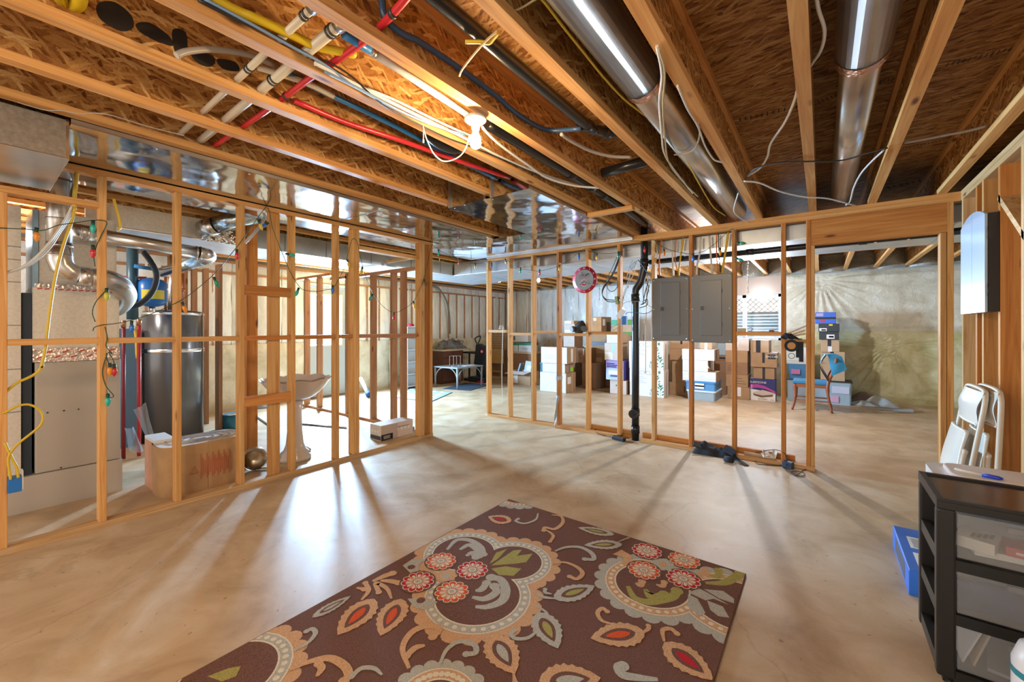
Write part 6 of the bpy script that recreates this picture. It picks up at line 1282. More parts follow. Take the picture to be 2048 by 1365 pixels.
# white-fronted stack near the first studs
z = carton(1080, 1132, 746, 784, 7.48, 0.42, CBG, 'white-fronted box at the bottom of the leftmost white stack', CB_, 0.0, extra=all_(sidelab((0.15, 0.5, 0.45, 0.8), TPW), sidelab((0.55, 0.7, 0.0, 1.0), TPC, 'tape')))
z = carton(1085, 1130, 727, 746, 7.50, 0.38, CBG, 'white-fronted box in the middle of the leftmost white stack, green side label', CB_, z, extra=all_(sidelab((0.62, 0.92, 0.1, 0.55), plain('label_lime', (0.30, 0.75, 0.03), 0.5)), sidelab((0.42, 0.55, 0, 1), plain('tape_purple', (0.20, 0.16, 0.35), 0.4), 'tape')))
z = carton(1082, 1134, 695, 727, 7.46, 0.42, CBG, 'battered white-fronted box topping the leftmost white stack', CB_, z, extra=all_(lab((0.62, 0.72, 0.0, 1.0), TPW, 'tape'), lab((0.78, 0.86, 0, 1), TPW, 'tape'), lines((0.1, 0.6, 0.3, 0.5), 3, plain('ink_grey', (0.45, 0.45, 0.45), 0.6)), sidelab((0.4, 0.6, 0.1, 0.9), TPW)))
# pale stack behind it
z = carton(1128, 1150, 720, 768, 8.5, 0.5, CB2, 'brown box at the bottom of the pale stack behind the white one', None, 0.0)
z = carton(1128, 1149, 695, 720, 8.5, 0.5, CB2, 'brown box second up in the pale stack', None, z)
z = carton(1127, 1149, 668, 695, 8.5, 0.42, CBP, 'pale carton with faint print third up behind the respirator mask', CB2, z, extra=lines((0.15, 0.8, 0.3, 0.7), 4, plain('ink_grey')))
z = carton(1128, 1149.5, 648, 668, 8.5, 0.40, CBP, 'pale carton with white barcode just over the respirator mask', CB2, z, extra=lab((0.1, 0.75, 0.12, 0.4), TPW))
z = carton(1129, 1147.5, 642, 648, 8.5, 0.36, TPW, 'thin orange-and-white box topping the pale stack', CB_, z, extra=lab((0.7, 1.0, 0, 1), plain('label_orange', (0.62, 0.30, 0.15), 0.6)))
# brown middle stacks
z = carton(1164, 1192, 727, 776, 8.35, 0.45, CB2, 'tall dark brown box on the floor behind the clock stud', None, 0.0, extra=lines((0.2, 0.6, 0.1, 0.3), 3, INK))
z = carton(1154, 1176, 697, 727, 8.35, 0.45, CB2, 'brown box with a white tape end behind the respirator mask', None, z, extra=all_(lab((0.55, 0.62, 0.55, 0.95), TPW, 'tape'), lines((0.2, 0.5, 0.3, 0.6), 4, INK)))
z = carton(1196, 1222, 728, 776, 8.9, 0.5, CB2, 'brown box on the floor in the shadow between stacks', None, 0.0)
z = carton(1186, 1208, 707, 728, 8.75, 0.45, CB2, 'brown box low in the middle stack behind the clock stud', None, z, extra=lab((0.0, 0.8, 0.1, 0.6), CB3))
z = carton(1184, 1209, 696, 707, 8.75, 0.45, CB_, 'shallow brown box in the middle stack under the dark taped box', None, z, extra=lines((0.1, 0.3, 0.3, 0.7), 2, INK))
z = carton(1184, 1213, 684, 696, 8.75, 0.45, CB_, 'brown box banded by dark printed tape in the middle stack', None, z, extra=lab((0.0, 1.0, 0.45, 1.0), plain('tape_navy_print', (0.10, 0.11, 0.16), 0.4), 'tape'))
z = carton(1184, 1212, 666, 684, 8.75, 0.42, CB_, 'orange brown box under the big open box in the middle stack', None, z)
z = carton(1184, 1203, 634, 666, 8.75, 0.55, plain('cardboard_orange', (0.52, 0.26, 0.10), 0.7, var=0.1), 'big orange brown box with raised flaps topping the middle stack', CB2, z, extra=all_(lab((0.15, 0.45, 0.75, 0.92), TPW), sidelab((0.12, 0.35, 0.45, 0.85), TPW)))
# stack with the air bed box
z = carton(1220, 1253, 761, 788, 8.05, 0.5, CBP, 'pale box with a hand hole under the purple air bed box', CB2, 0.0, extra=lab((0.36, 0.42, 0.55, 0.68), INK, 'hand_hole'))
z = carton(1212, 1247, 722, 761, 8.02, 0.55, plain('bed_box_front', (0.45, 0.56, 0.78), 0.4), 'blue and purple air bed box showing a bed picture', plain('bed_box_side', (0.08, 0.07, 0.32), 0.4), z, name='air_bed_box',
           extra=all_(lab((0.0, 1.0, 0.60, 1.0), plain('bed_purple', (0.30, 0.25, 0.62), 0.4), 'print'), lab((0.06, 0.6, 0.66, 0.70), TPW, 'print'), lab((0.06, 0.7, 0.74, 0.78), TPW, 'print'), lab((0.06, 0.5, 0.82, 0.86), TPW, 'print'), lab((0.15, 0.95, 0.28, 0.48), TPW, 'bed_picture'), lab((0.25, 0.95, 0.16, 0.27), plain('bed_navy', (0.08, 0.12, 0.28), 0.4), 'bed_picture')))
z = carton(1209, 1236, 687, 722, 8.05, 0.5, CBP, 'brown box with big white label and blue tape over the air bed box', CB_, z, extra=all_(lab((0.05, 0.6, 0.06, 0.48), TPW), lab((0.55, 0.75, 0.45, 1.0), plain('tape_aqua', (0.35, 0.62, 0.72), 0.4), 'tape')))
z = carton(1213, 1240, 667, 687, 8.05, 0.45, CBG, 'plain white box topping the air bed stack', CB_, z)
z = carton(1222, 1262, 672, 790, 8.9, 0.4, CB2, 'brown carton column behind the air bed stack', None, 0.0)
z = carton(1222, 1264, 650, 672, 8.9, 0.4, CB3, 'beige box with green band low behind the switch boxes', None, z, extra=lab((0.0, 1.0, 0.0, 0.35), plain('band_green', (0.10, 0.26, 0.04), 0.6), 'print'))
z = carton(1222, 1264, 640, 650, 8.9, 0.4, plain('band_green'), 'green-topped box at the top behind the switch boxes', None, z, extra=lab((0.0, 0.28, 0.0, 1.0), plain('lid_emerald', (0.05, 0.36, 0.20), 0.5), 'print'))
# two tall plant-print cartons
GRN = plain('leaf_print', (0.06, 0.22, 0.12), 0.6)
def plant(t, x0, x1, Y, z0, z1, dep):
    mb = MB().mat(GRN); w, h = x1-x0, z1-z0
    def leafp(cx, cz, a, L):
        d = Vector((math.sin(a), 0, math.cos(a))); n = Vector((d.z, 0, -d.x)); c = Vector((cx, Y-0.001, cz)); mb.poly([c, c+d*L*0.45+n*L*0.2, c+d*L, c+d*L*0.45-n*L*0.2])
    for bx, bz, s in ((0.90, 0.02, 1.0), (0.66, 0.02, 0.6), (0.80, 0.40, 0.9)):
        for i, (dx, dz, a) in enumerate(((0, 0.30, 0), (-0.02, 0.26, -0.7), (0.02, 0.26, 0.7), (-0.03, 0.16, -1.1), (0.03, 0.16, 1.1), (-0.03, 0.06, -0.9), (0.03, 0.06, 0.9), (0, 0.2, 0.3), (-0.01, 0.32, -0.4), (0.01, 0.32, 0.5))):
            leafp(x0+w*(bx+dx*s), z0+h*(bz+dz*s*1.1), a, h*0.13*s)
        mb.beam((x0+w*bx, Y-0.001, z0+h*bz), (x0+w*bx, Y-0.001, z0+h*(bz+0.34*s)), 0.004, 0.0006, (0, 1, 0))
    part(mb, 'leaf_print', t)
INKG = plain('ink_grey')
pr = all_(txt('RECYCLE', (0.43, 0.86), 0.12, INKG, 0.8), lines((0.30, 0.50, 0.50, 0.72), 5, INKG), plant, lab((0.84, 0.90, 0.86, 0.96), GRN, 'print'), sidelab((0.45, 0.52, 0.0, 0.9), plain('slot_brown', (0.10, 0.05, 0.03), 0.8), 'hand_slot'))
CBWH = plain('carton_white_gloss', (0.76, 0.78, 0.78), 0.5)
z = carton(1259, 1328, 739, 798, 8.1, 0.30, CBWH, 'tall white carton with green leaf print standing on the floor', CBP, 0.0, group='leaf print cartons', extra=pr)
z = carton(1258, 1327, 683, 739, 8.1, 0.30, CBWH, 'tall white carton with green leaf print stacked on its twin', CBP, z, group='leaf print cartons', extra=pr)
# brown column beside it
arrow = lab((0.72, 0.78, 0.25, 0.75), INK, 'print')
z = carton(1338, 1380, 766, 790, 8.65, 0.5, CB_, 'brown box at the bottom of the column under the first panel', None, 0.0, extra=arrow)
z = carton(1344, 1380, 743, 766, 8.65, 0.5, CB_, 'brown box second up in the column under the first panel', None, z)
z = carton(1344, 1380, 721, 743, 8.65, 0.5, CB_, 'brown box third up in the column under the first panel', None, z)
z = carton(1339.5, 1380, 698, 721, 8.62, 0.5, CB_, 'brown box with dark arrows fourth up under the first panel', None, z, extra=arrow)
z = carton(1340, 1382, 675, 698, 8.65, 0.5, CB_, 'brown box with black tape topping the column under the first panel', None, z, extra=lab((0.5, 0.6, 0.4, 1), TPB, 'tape'))
# white trays on blue tubs
def tub(u0, u1, v0, v1, Y, dep, m, lidm, label, zb, taper=0.9, lid=True, extra=None, name='storage_tub'):
    um = (u0+u1)/2; x0, x1 = PY(u0, v0, Y).x, PY(u1, v0, Y).x; z1 = PY(um, v0, Y).z; z0 = PY(um, v1, Y).z if zb is None else zb
    t = thing(name, ((x0+x1)/2, Y+dep/2, z0), label, 'storage tub'); cx, cy = (x0+x1)/2, Y+dep/2
    zl = z1-0.025 if lid else z1-0.015
    lo = rrect(cx-(x1-x0)/2*taper, cx+(x1-x0)/2*taper, cy-dep/2*taper, cy+dep/2*taper, 0.03, 4); hi = rrect(x0+0.012, x1-0.012, Y+0.012, Y+dep-0.012, 0.035, 4)
    mb = MB().mat(m); n = len(lo); b = len(mb.v); mb.v += [Vector((x, y, z0+0.001)) for x, y in lo]+[Vector((x, y, zl)) for x, y in hi]
    for i in range(n): mb.face((b+i, b+(i+1) % n, b+n+(i+1) % n, b+n+i))
    mb.face([b+i for i in range(n)]); part(mb, 'bin', t)
    mb = MB().mat(lidm); mb.prism([(x, y, zl+0.0005) for x, y in rrect(x0, x1, Y, Y+dep, 0.035, 4)], (0, 0, z1-zl-0.001))
    part(mb, 'lid' if lid else 'rim', t)
    if extra: extra(t, x0, x1, Y, z0, z1, dep)
    return z1
z = tub(1372, 1432, 782, 805, 8.25, 0.62, PLC, plain('rim_white', (0.7, 0.75, 0.78), 0.4), 'clear storage tub with white rim on the floor under the white trays', 0.0)
def tcont(m, a=0.15, b=0.85, h=0.7):
    def f(t, x0, x1, Y, z0, z1, dep):
        mb = MB().mat(m); w = x1-x0; mb.box(x0+w*a, x0+w*b, Y+dep*0.2, Y+dep*0.8, z0+0.012, z0+(z1-z0)*h); part(mb, 'contents', t)
    return f
z = tub(1370, 1432, 764, 782, 8.27, 0.55, PLB, PLID, 'blue storage tub with a white label under the white trays', z, 0.95, extra=all_(lab((0.33, 0.62, 0.2, 0.8), TPW), lab((0.33, 0.62, 0.42, 0.58), INK, 'print')))
z = carton(1365, 1432, 744, 766, 8.30, 0.42, CBG, 'lowest of the three white-fronted trays on the blue tub', CB_, z, group='white trays on the blue tub')
z = carton(1365, 1416, 721, 744, 8.30, 0.40, CBG, 'white-fronted box with big white lettering, middle of three on the blue tub', CB_, z, group='white trays on the blue tub', extra=all_(txt('T', (0.17, 0.48), 0.10, TPW), txt('WERA', (0.68, 0.48), 0.10, TPW, 1.2), sidelab((0.55, 0.9, 0.1, 0.9), TPW), sidelab((0.3, 0.5, 0.4, 0.9), TPB, 'tape')))
z = carton(1364, 1429, 699, 721, 8.30, 0.45, CBG, 'top of the three white-fronted trays, blank and widest above', CB_, z, group='white trays on the blue tub', extra=sidelab((0.35, 0.5, 0.1, 0.95), TPB, 'tape'))
carton(1400, 1424, 686, 699, 8.40, 0.30, CB3, 'small brown box with white tape on top of the white trays', None, z, extra=lab((0.38, 0.62, 0, 1), TPW, 'tape'))
z2 = carton(1428, 1452, 722, 792, 9.2, 0.4, CB2, 'brown carton in the shadow behind the white trays', None, 0.0)
z2 = carton(1428, 1452, 710, 722, 9.2, 0.4, CB2, 'shallow dark carton in the shadow behind the white trays', None, z2, extra=lab((0.4, 0.95, 0.3, 0.6), TPB, 'tape'))
tub(1432, 1455, 684, 710, 9.2, 0.4, PLC, plain('rim_white'), 'pale blue clear tub high behind the white trays', z2, 0.9)
# slim brown stack
for k, (va, vb, u0, u1, lb, ex) in enumerate(((775, 799, 1455, 1499, 'brown box with white tape at the foot of the slim stack', lab((0.45, 0.62, 0.25, 1.0), TPW, 'tape')), (750, 775, 1452, 1496, 'brown box second up in the slim stack', lines((0.45, 0.9, 0.3, 0.7), 3, INK)), (726, 750, 1451, 1495, 'brown box third up in the slim stack with dark print', lines((0.1, 0.6, 0.3, 0.75), 4, INK)), (702, 726, 1451, 1495, 'plain brown box fourth up in the slim stack', None), (677, 702, 1451, 1498, 'pale brown box topping the slim stack', lab((0.42, 0.55, 0.3, 0.7), TPW)))):
    z = carton(u0, u1, va, vb, 8.85, 0.45, (CB_, CB_, CB2, CB_, CBP)[k], lb, CB2 if k == 4 else None, 0.0 if k == 0 else z, extra=ex)
# air mattress stack
NVY = plain('box_navy', (0.02, 0.03, 0.16), 0.4); MAG = plain('swoosh_magenta', (0.45, 0.05, 0.30), 0.4)
def bedprint(t, x0, x1, Y, z0, z1, dep):
    w, h = x1-x0, z1-z0; P = lambda a, b, k=0: (x0+w*a, Y-0.001-0.0004*k, z0+h*b)
    mb = MB().mat(TPW); mb.poly([P(0, 0), P(1, 0), P(1, 0.36), P(0.8, 0.42), P(0, 0.52)]); part(mb, 'print', t)
    mb = MB().mat(MAG); mb.poly([P(0, 0.72, 1), P(0.3, 0.76, 1), P(0.6, 0.68, 1), P(1, 0.46, 1), P(1, 0.38, 1), P(0.6, 0.56, 1), P(0.3, 0.60, 1), P(0, 0.55, 1)]); part(mb, 'swoosh', t)
    mb = MB().mat(CBP); mb.poly([P(0.12, 0.36, 2), P(0.5, 0.50, 2), P(0.92, 0.40, 2), P(0.92, 0.32, 2), P(0.5, 0.24, 2), P(0.12, 0.30, 2)]); mb.mat(plain('bed_brown', (0.16, 0.08, 0.06), 0.5)); mb.poly([P(0.12, 0.30, 2), P(0.5, 0.24, 2), P(0.92, 0.32, 2), P(0.88, 0.22, 2), P(0.45, 0.14, 2), P(0.15, 0.22, 2)]); part(mb, 'bed_picture', t)
    text('SLEEPZONE', h*0.13, P(0.32, 0.84, 3), ROT_XNEG_Y, TPW, 'lettering', t); text('QUEEN', h*0.11, P(0.5, 0.07, 3), ROT_XNEG_Y, INK, 'lettering', t); text('14 in', h*0.08, P(0.88, 0.06, 3), ROT_XNEG_Y, INK, 'lettering', t)
    for k in range(3):
        mb = MB().mat(TPW); mb.cyl(P(0.07, 0.70-0.07*k, 3), P(0.07, 0.70-0.07*k, 5), h*0.022, 10); part(mb, 'dot', t)
z = carton(1500, 1551, 759, 804, 8.95, 0.25, NVY, 'navy air mattress box with a bed picture and magenta swoosh', None, 0.0, name='air_mattress_box', extra=bedprint)
z = carton(1507, 1549, 735, 759, 8.98, 0.40, CB_, 'brown box with black tape resting on the navy mattress box', None, z, extra=blk_tape)
z = carton(1502, 1554, 706, 735, 8.95, 0.45, CB_, 'brown box with a black printed rectangle, second above the mattress box', None, z, extra=all_(lab((0.44, 0.54, 0.3, 1.0), TPB, 'tape'), lab((0.66, 0.95, 0.58, 0.9), TPB, 'print'), txt('BACCAR', (0.805, 0.74), 0.05, TPW, 1.0)))
z = carton(1501, 1538, 681, 706, 8.95, 0.45, CB3, 'brown box with wide black tape topping the mattress stack', CB_, z, extra=all_(lab((0.30, 0.55, 0, 1), TPB, 'tape'), lab((0.0, 0.15, 0, 1), CB_, 'print')))
# totes by the chair
z = tub(1572, 1706, 762, 818, 9.25, 0.50, PLC, plain('rim_black', (0.03, 0.03, 0.03), 0.4), 'large clear tote with dark rim on the floor behind the chair', 0.0, 0.95, lid=False, extra=all_(tcont(plain('cloth_pale_blue', (0.20, 0.42, 0.62), 0.8), 0.05, 0.62, 0.9), lab((0.70, 0.95, 0.5, 0.8), plain('cloth_grey_lilac', (0.55, 0.56, 0.66), 0.8), 'contents'), lab((0.68, 0.80, 0.1, 0.38), plain('print_pink', (0.62, 0.35, 0.48), 0.6), 'contents')))
z = tub(1573, 1626, 726, 762, 9.3, 0.42, PLB, plain('rim_white'), 'blue clear tub with a pink item standing on the large tote', z, 0.78, extra=all_(lab((0.18, 0.52, 0.3, 0.6), plain('pink_item', (0.55, 0.20, 0.45), 0.5), 'contents')))
def dsk2(cx, y, cz, r=0.055, m=GRN):
    mb = MB().mat(m)
    for i in range(20):
        a, b = 2*PI*i/20, 2*PI*(i+1)/20; f = lambda rr, t: (cx+rr*math.cos(t), y, cz+rr*math.sin(t)); mb.poly([f(r*0.78, a), f(r, a), f(r, b), f(r*0.78, b)])
    return mb
carton(1573, 1625, 697, 726, 9.3, 0.40, CBWH, 'white carton with round green mark on the blue clear tub', None, z, extra=all_(lambda t, x0, x1, Y, z0, z1, dep: part(dsk2(x0+(x1-x0)*0.2, Y-0.001, z0+(z1-z0)*0.45), 'print', t), lines((0.02, 0.6, 0.12, 0.16), 1, INKG), lines((0.4, 0.6, 0.4, 0.5), 2, INK)))
zt = PY(1640, 762, 9.26).z+0.006
z = carton(1641, 1690, 704, 762, 9.3, 0.42, CB3, 'wide brown box with printed top edge on the large tote', None, zt, extra=all_(lab((0.40, 0.55, 0.55, 1), TPB, 'tape'), lines((0.05, 0.45, 0.88, 0.96), 2, INK), lines((0.03, 0.2, 0.6, 0.8), 4, INK)))
z = carton(1642, 1679, 680, 704, 9.3, 0.36, CB3, 'smaller brown box with black and white tape above the wide one', None, z, extra=all_(lab((0.36, 0.56, 0.45, 1), TPB, 'tape'), lab((0.38, 0.6, 0.0, 0.45), TPW, 'tape')))
SHB = plain('shoe_box_black', (0.035, 0.045, 0.05), 0.45)
z = carton(1638, 1678, 664, 680, 9.28, 0.34, SHB, 'dark shoe box with a shoe label, lower of two', None, z, name='shoe_box', extra=all_(lab((0.38, 0.78, 0.12, 0.65), TPW), lab((0.5, 0.74, 0.28, 0.48), INK, 'print')))
z = carton(1637, 1679, 648, 664, 9.26, 0.36, SHB, 'dark shoe box with yellow sticker, upper of two', None, z, name='shoe_box', extra=all_(lab((0.04, 0.40, 0.08, 0.45), TPW), lab((0.5, 0.68, 0.75, 0.95), plain('sticker_yellow', (0.75, 0.60, 0.05), 0.5)), lab((0.14, 0.36, 0.14, 0.30), INK, 'print')))
carton(1630, 1672, 625, 648, 9.28, 0.34, plain('box_royal_blue', (0.05, 0.15, 0.60), 0.45), 'bright blue box banded with black tape on top of the shoe boxes', None, z, extra=all_(lab((0.0, 1.0, 0.40, 0.58), TPB, 'tape'), lab((0.05, 0.4, 0.66, 0.92), plain('print_lilac', (0.42, 0.36, 0.66), 0.5), 'print'), lab((0.25, 0.5, 0.15, 0.32), plain('print_red2', (0.55, 0.04, 0.05), 0.5), 'print')))
# wooden chair seen from its side, blue mat over its back
WC = plain('chair_cherry', (0.28, 0.085, 0.035), 0.35, var=0.15)
cx0_, cx1_, cyn, cyf = -0.36, 0.09, 8.27, 8.70
dc = thing('dining_chair', (-0.13, 8.48, 0), 'cherry wood dining chair with blue seat standing before the totes', 'chair')
for y in (cyn, cyf):
    mb = MB().mat(WC); mb.tube(spline([(cx0_-0.03, y, 0.0), (cx0_+0.0, y, 0.15), (cx0_+0.012, y, 0.30), (cx0_, y, 0.43)], 4), [0.016]+[0.018]*4+[0.021]*4+[0.026]*4, 8); part(mb, 'leg', dc)
    mb = MB().mat(WC); mb.tube(spline([(cx1_+0.045, y, 0.0), (cx1_+0.0, y, 0.22), (cx1_-0.01, y, 0.45), (cx1_+0.05, y, 0.66), (cx1_+0.10, y, 0.88)], 4), [0.017]*6+[0.026]*6+[0.02]*5, 8); part(mb, 'leg', dc)
    mb = MB().mat(WC); mb.box(cx0_+0.02, cx1_-0.01, y-0.011, y+0.011, 0.385, 0.44); part(mb, 'apron', dc)
    mb = MB().mat(WC); mb.box(cx0_+0.01, cx1_, y-0.008, y+0.008, 0.16, 0.185); part(mb, 'stretcher', dc)
mb = MB().mat(WC); mb.box(cx0_-0.012, cx0_+0.012, cyn, cyf, 0.385, 0.44); part(mb, 'apron', dc)
mb = MB().mat(WC); mb.box(cx0_+0.2, cx0_+0.22, cyn, cyf, 0.16, 0.18); part(mb, 'stretcher', dc)
mb = MB().mat(WC); mb.box(cx1_+0.075, cx1_+0.11, cyn, cyf, 0.80, 0.88); part(mb, 'backrest', dc)
mb = MB().mat(WC); mb.box(cx1_+0.03, cx1_+0.055, cyn, cyf, 0.60, 0.64); part(mb, 'back_rail', dc)
mb = MB().mat(plain('seat_blue', (0.03, 0.18, 0.32), 0.7)); mb.box(cx0_-0.025, cx1_+0.0, cyn-0.02, cyf+0.02, 0.441, 0.49); bevel(part(mb, 'seat', dc), 0.012, 3)
mt = plain('mat_blue', (0.05, 0.33, 0.62), 0.7); mt2 = plain('mat_navy', (0.01, 0.05, 0.16), 0.7)
mb = MB().mat(mt)
#prof = spline([(cx1_-0.06, 0.50), (cx1_-0.075, 0.66), (cx1_-0.06, 0.80), (cx1_+0.0, 0.895), (cx1_+0.10, 0.925), (cx1_+0.20, 0.90), (cx1_+0.26, 0.80), (cx1_+0.31, 0.72)], 4) if False else None
pp = spline([Vector((cx1_-0.07, 0, 0.50)), Vector((cx1_-0.085, 0, 0.66)), Vector((cx1_-0.06, 0, 0.82)), Vector((cx1_+0.02, 0, 0.905)), Vector((cx1_+0.12, 0, 0.935)), Vector((cx1_+0.20, 0, 0.90)), Vector((cx1_+0.25, 0, 0.80)), Vector((cx1_+0.28, 0, 0.70))], 4)
np_ = len(pp)-1
def matf(off):
    def f(u, v):
        p = pp[int(round(u*np_))]; return (p.x+off*0.6, cyn-0.035+0.52*v+0.03*math.sin(4*u), p.z+off+0.03*v*u)
    return f
ma = thing('exercise_mat', (cx1_+0.1, 8.48, 0.5), 'bright blue foam mat draped over the wooden chair back', 'mat'); K0 = cx1_+0.0
mb.grid(lambda u, v: (cx1_-0.02-0.075*math.sin(PI*(0.1+1.15*v))-0.04*v, cyn-0.05+0.45*u, 0.93-0.43*v), 6, 14)
fa, fb_, fc, fd = PY(1657, 716, 8.24), PY(1684, 714, 8.34), PY(1694, 740, 8.30), PY(1664, 753, 8.22)
mb.grid(lambda u, v: fa.lerp(fb_, u).lerp(fd.lerp(fc, u), v)+Vector((0, -0.02*math.sin(PI*u)*math.sin(PI*v)+0.0, 0)), 10, 10)
mb.grid(lambda u, v: Vector((cx1_-0.03, cyn-0.05+0.45*u, 0.925)).lerp(fa.lerp(fb_, u), v)+Vector((0, 0, 0.03*math.sin(PI*v))), 10, 8)
part(mb, 'sheet', ma)
mb = MB().mat(mt2); mb.grid(lambda u, v: (cx1_-0.008-0.070*math.sin(PI*(0.1+1.15*v))-0.035*v, cyn-0.04+0.43*u, 0.915-0.40*v), 6, 14); part(mb, 'underside', ma)
# crumpled carpet scrap by the yellow wall
cp2 = thing('carpet_scrap', PZ(1752, 815), 'crumpled grey backed carpet scrap on the floor by the yellow insulation', 'carpet')
q = PZ(1700, 806); r_ = PZ(1790, 812); mb = MB().mat(plain('carpet_grey', (0.50, 0.50, 0.46), 0.9, var=0.1)); mb.grid(lambda u, v: (q.x+(r_.x-q.x)*u+0.05*math.sin(7*v), q.y-0.12+0.30*(v-0.5), 0.004+0.26*math.sin(PI*u)*abs(math.sin(PI*v))**0.8*(0.5+0.5*math.sin(6*u+4*v+0.5))), 26, 16); part(mb, 'folded_piece', cp2)
mb = MB().mat(plain('carpet_brown', (0.20, 0.13, 0.09), 0.95, var=0.1)); mb.grid(lambda u, v: (q.x-0.02+0.42*u, q.y-0.05+0.3*v, 0.003+0.20*math.sin(PI*u)**0.7*math.sin(PI*v)), 16, 10); part(mb, 'pile_side', cp2)
q = PZ(1765, 820); mb = MB().mat(plain('carpet_grey')); mb.grid(lambda u, v: (q.x-0.05+0.42*u, q.y-0.06+0.16*v, 0.004+0.05*math.sin(PI*v)*u), 10, 6); part(mb, 'corner_piece', cp2)
BULB = plain('bulb_glow', (1, 1, 1), 0.3, emit=(1.0, 0.72, 0.42), es=420)
def lamp(p, name, label):
    t = thing(name, p, label, 'light'); far = p.y > 4
    mb = MB().mat(plain('porcelain', (0.85, 0.83, 0.78), 0.3)); mb.lathe([(0.0, 0.0), (0.055, 0.0), (0.057, -0.012), (0.045, -0.022), (0.022, -0.03), (0.02, -0.06), (0.0, -0.06)], p, 20); part(mb, 'lamp_holder', t)
    mb = MB().mat(BULB if not far else plain('bulb_glow_far', (1, 1, 1), 0.3, emit=(1.0, 0.78, 0.5), es=150)); mb.lathe([(0.012, -0.06), (0.014, -0.075), (0.026, -0.10), (0.030, -0.125), (0.024, -0.148), (0.010, -0.158), (0.0, -0.159)], p, 14); part(mb, 'bulb', t)
    return t
lb = PZ(951, 240, 2.43)
L1 = lamp(Vector((lb.x, lb.y, 2.44)), 'bare_bulb_light', 'glowing bare bulb in white porcelain holder under the joists, pull cord beside it')
lb2 = PZ(1077, 563, 2.28)
L2 = lamp(Vector((lb2.x, lb2.y, 2.42)), 'bare_bulb_light', 'small glowing bare bulb in the far room, seen past the open studs')
# ================================================================ things seen past the furnace-side studs and in the far left of the storage room
GRW = plain('table_grey', (0.27, 0.28, 0.29), 0.5); CHR = metal('chrome', (0.82, 0.84, 0.86), 0.12)
tx0, tx1, ty0, ty1, tz = -7.08, -6.38, 6.50, 7.30, 0.52
tb = thing('side_table', ((tx0+tx1)/2, (ty0+ty1)/2, 0), 'low grey painted table with curved leg braces on a dark mat', 'table')
tz = PZ(914, 736, 0).z; tz = EH-(736-HY)*((-_s*tx1+_c*ty0))/FPX
mb = MB().mat(GRW); mb.box(tx0-0.03, tx1+0.03, ty0-0.03, ty1+0.03, tz-0.03, tz); bevel(part(mb, 'tabletop', tb), 0.008, 2)
for x in (tx0, tx1):
    for y in (ty0, ty1):
        mb = MB().mat(GRW); mb.tube([(x, y, 0.0), (x, y, tz-0.031)], [0.018, 0.026], 10); part(mb, 'leg', tb)
for (a, b) in (((tx0, ty0), (tx1, ty0)), ((tx0, ty0), (tx0, ty1)), ((tx1, ty0), (tx1, ty1))):
    for s in (0, 1):
        p, q = (a, b) if s == 0 else (b, a); P = Vector((p[0], p[1], 0)); Q = Vector((q[0], q[1], 0)); d = (Q-P)*0.36
        mb = MB().mat(GRW); mb.tube([P+d*(1-math.cos(t*PI/16))+Vector((0, 0, tz-0.03-0.30*(1-math.sin(t*PI/16)))) for t in range(9)], 0.010, 6); part(mb, 'brace', tb)
hr = thing('wire_holder', (-6.75, 6.75, tz), 'chrome wire rack standing on the low grey table', 'rack')
for dx in (0, 0.12):
    mb = MB().mat(CHR); mb.tube(spline([(-6.72+dx, 6.60, tz), (-6.72+dx, 6.60, tz+0.2), (-6.72+dx, 6.62, tz+0.235), (-6.72+dx, 6.80, tz+0.235), (-6.72+dx, 6.82, tz+0.2), (-6.72+dx, 6.82, tz)], 4), 0.007, 6); part(mb, 'frame', hr)
mb = MB().mat(CHR); mb.tube([(-6.72, 6.6, tz+0.008), (-6.60, 6.6, tz+0.008)], 0.006, 6); mb.tube([(-6.72, 6.82, tz+0.008), (-6.60, 6.82, tz+0.008)], 0.006, 6); part(mb, 'base_rail', hr)
mb = MB().mat(plain('paper_blue_white', (0.62, 0.70, 0.80), 0.6)); mb.box(-6.62, -6.45, 6.85, 7.2, tz+0.0005, tz+0.008); solo(mb, 'booklet', 'pale booklet lying flat on the low grey table', 'booklet')
DKW = plain('dark_walnut', (0.10, 0.035, 0.018), 0.4, var=0.2)
ds = thing('dresser', (-7.5, 7.2, 0), 'dark walnut cabinet against the insulated wall behind the grey table', 'cabinet')
dzt = EH-(700-HY)*(-_s*-7.3+_c*6.9)/FPX
mb = MB().mat(DKW); mb.box(-7.70, -7.28, 6.88, 7.62, 0.02, dzt-0.04); part(mb, 'body', ds)
mb = MB().mat(plain('light_board', (0.55, 0.44, 0.30), 0.6)); mb.box(-7.72, -7.22, 6.90, 7.85, dzt-0.038, dzt); part(mb, 'top', ds)
for i in range(3):
    for j in range(2):
        mb = MB().mat(plain('walnut_panel', (0.15, 0.055, 0.03), 0.4)); mb.box(-7.279, -7.272, 6.92+0.35*j, 7.23+0.35*j, 0.08+0.28*i, 0.32+0.28*i); part(mb, 'drawer', ds)
bgm = thing('net_bag', (-7.45, 7.3, dzt), 'grey mesh bag of netting heaped on the dark walnut cabinet', 'bag')
mb = MB().mat(plain('mesh_grey', (0.16, 0.17, 0.19), 0.8, var=0.35)); mb.grid(lambda u, v: (-7.66+0.40*v, 6.98+0.80*u, dzt+0.001+0.30*abs(math.sin(PI*u))**0.5*abs(math.sin(PI*v))**0.6*(0.75+0.25*math.sin(15*u+4*v)*math.cos(9*v))), 30, 16); part(mb, 'netting', bgm)
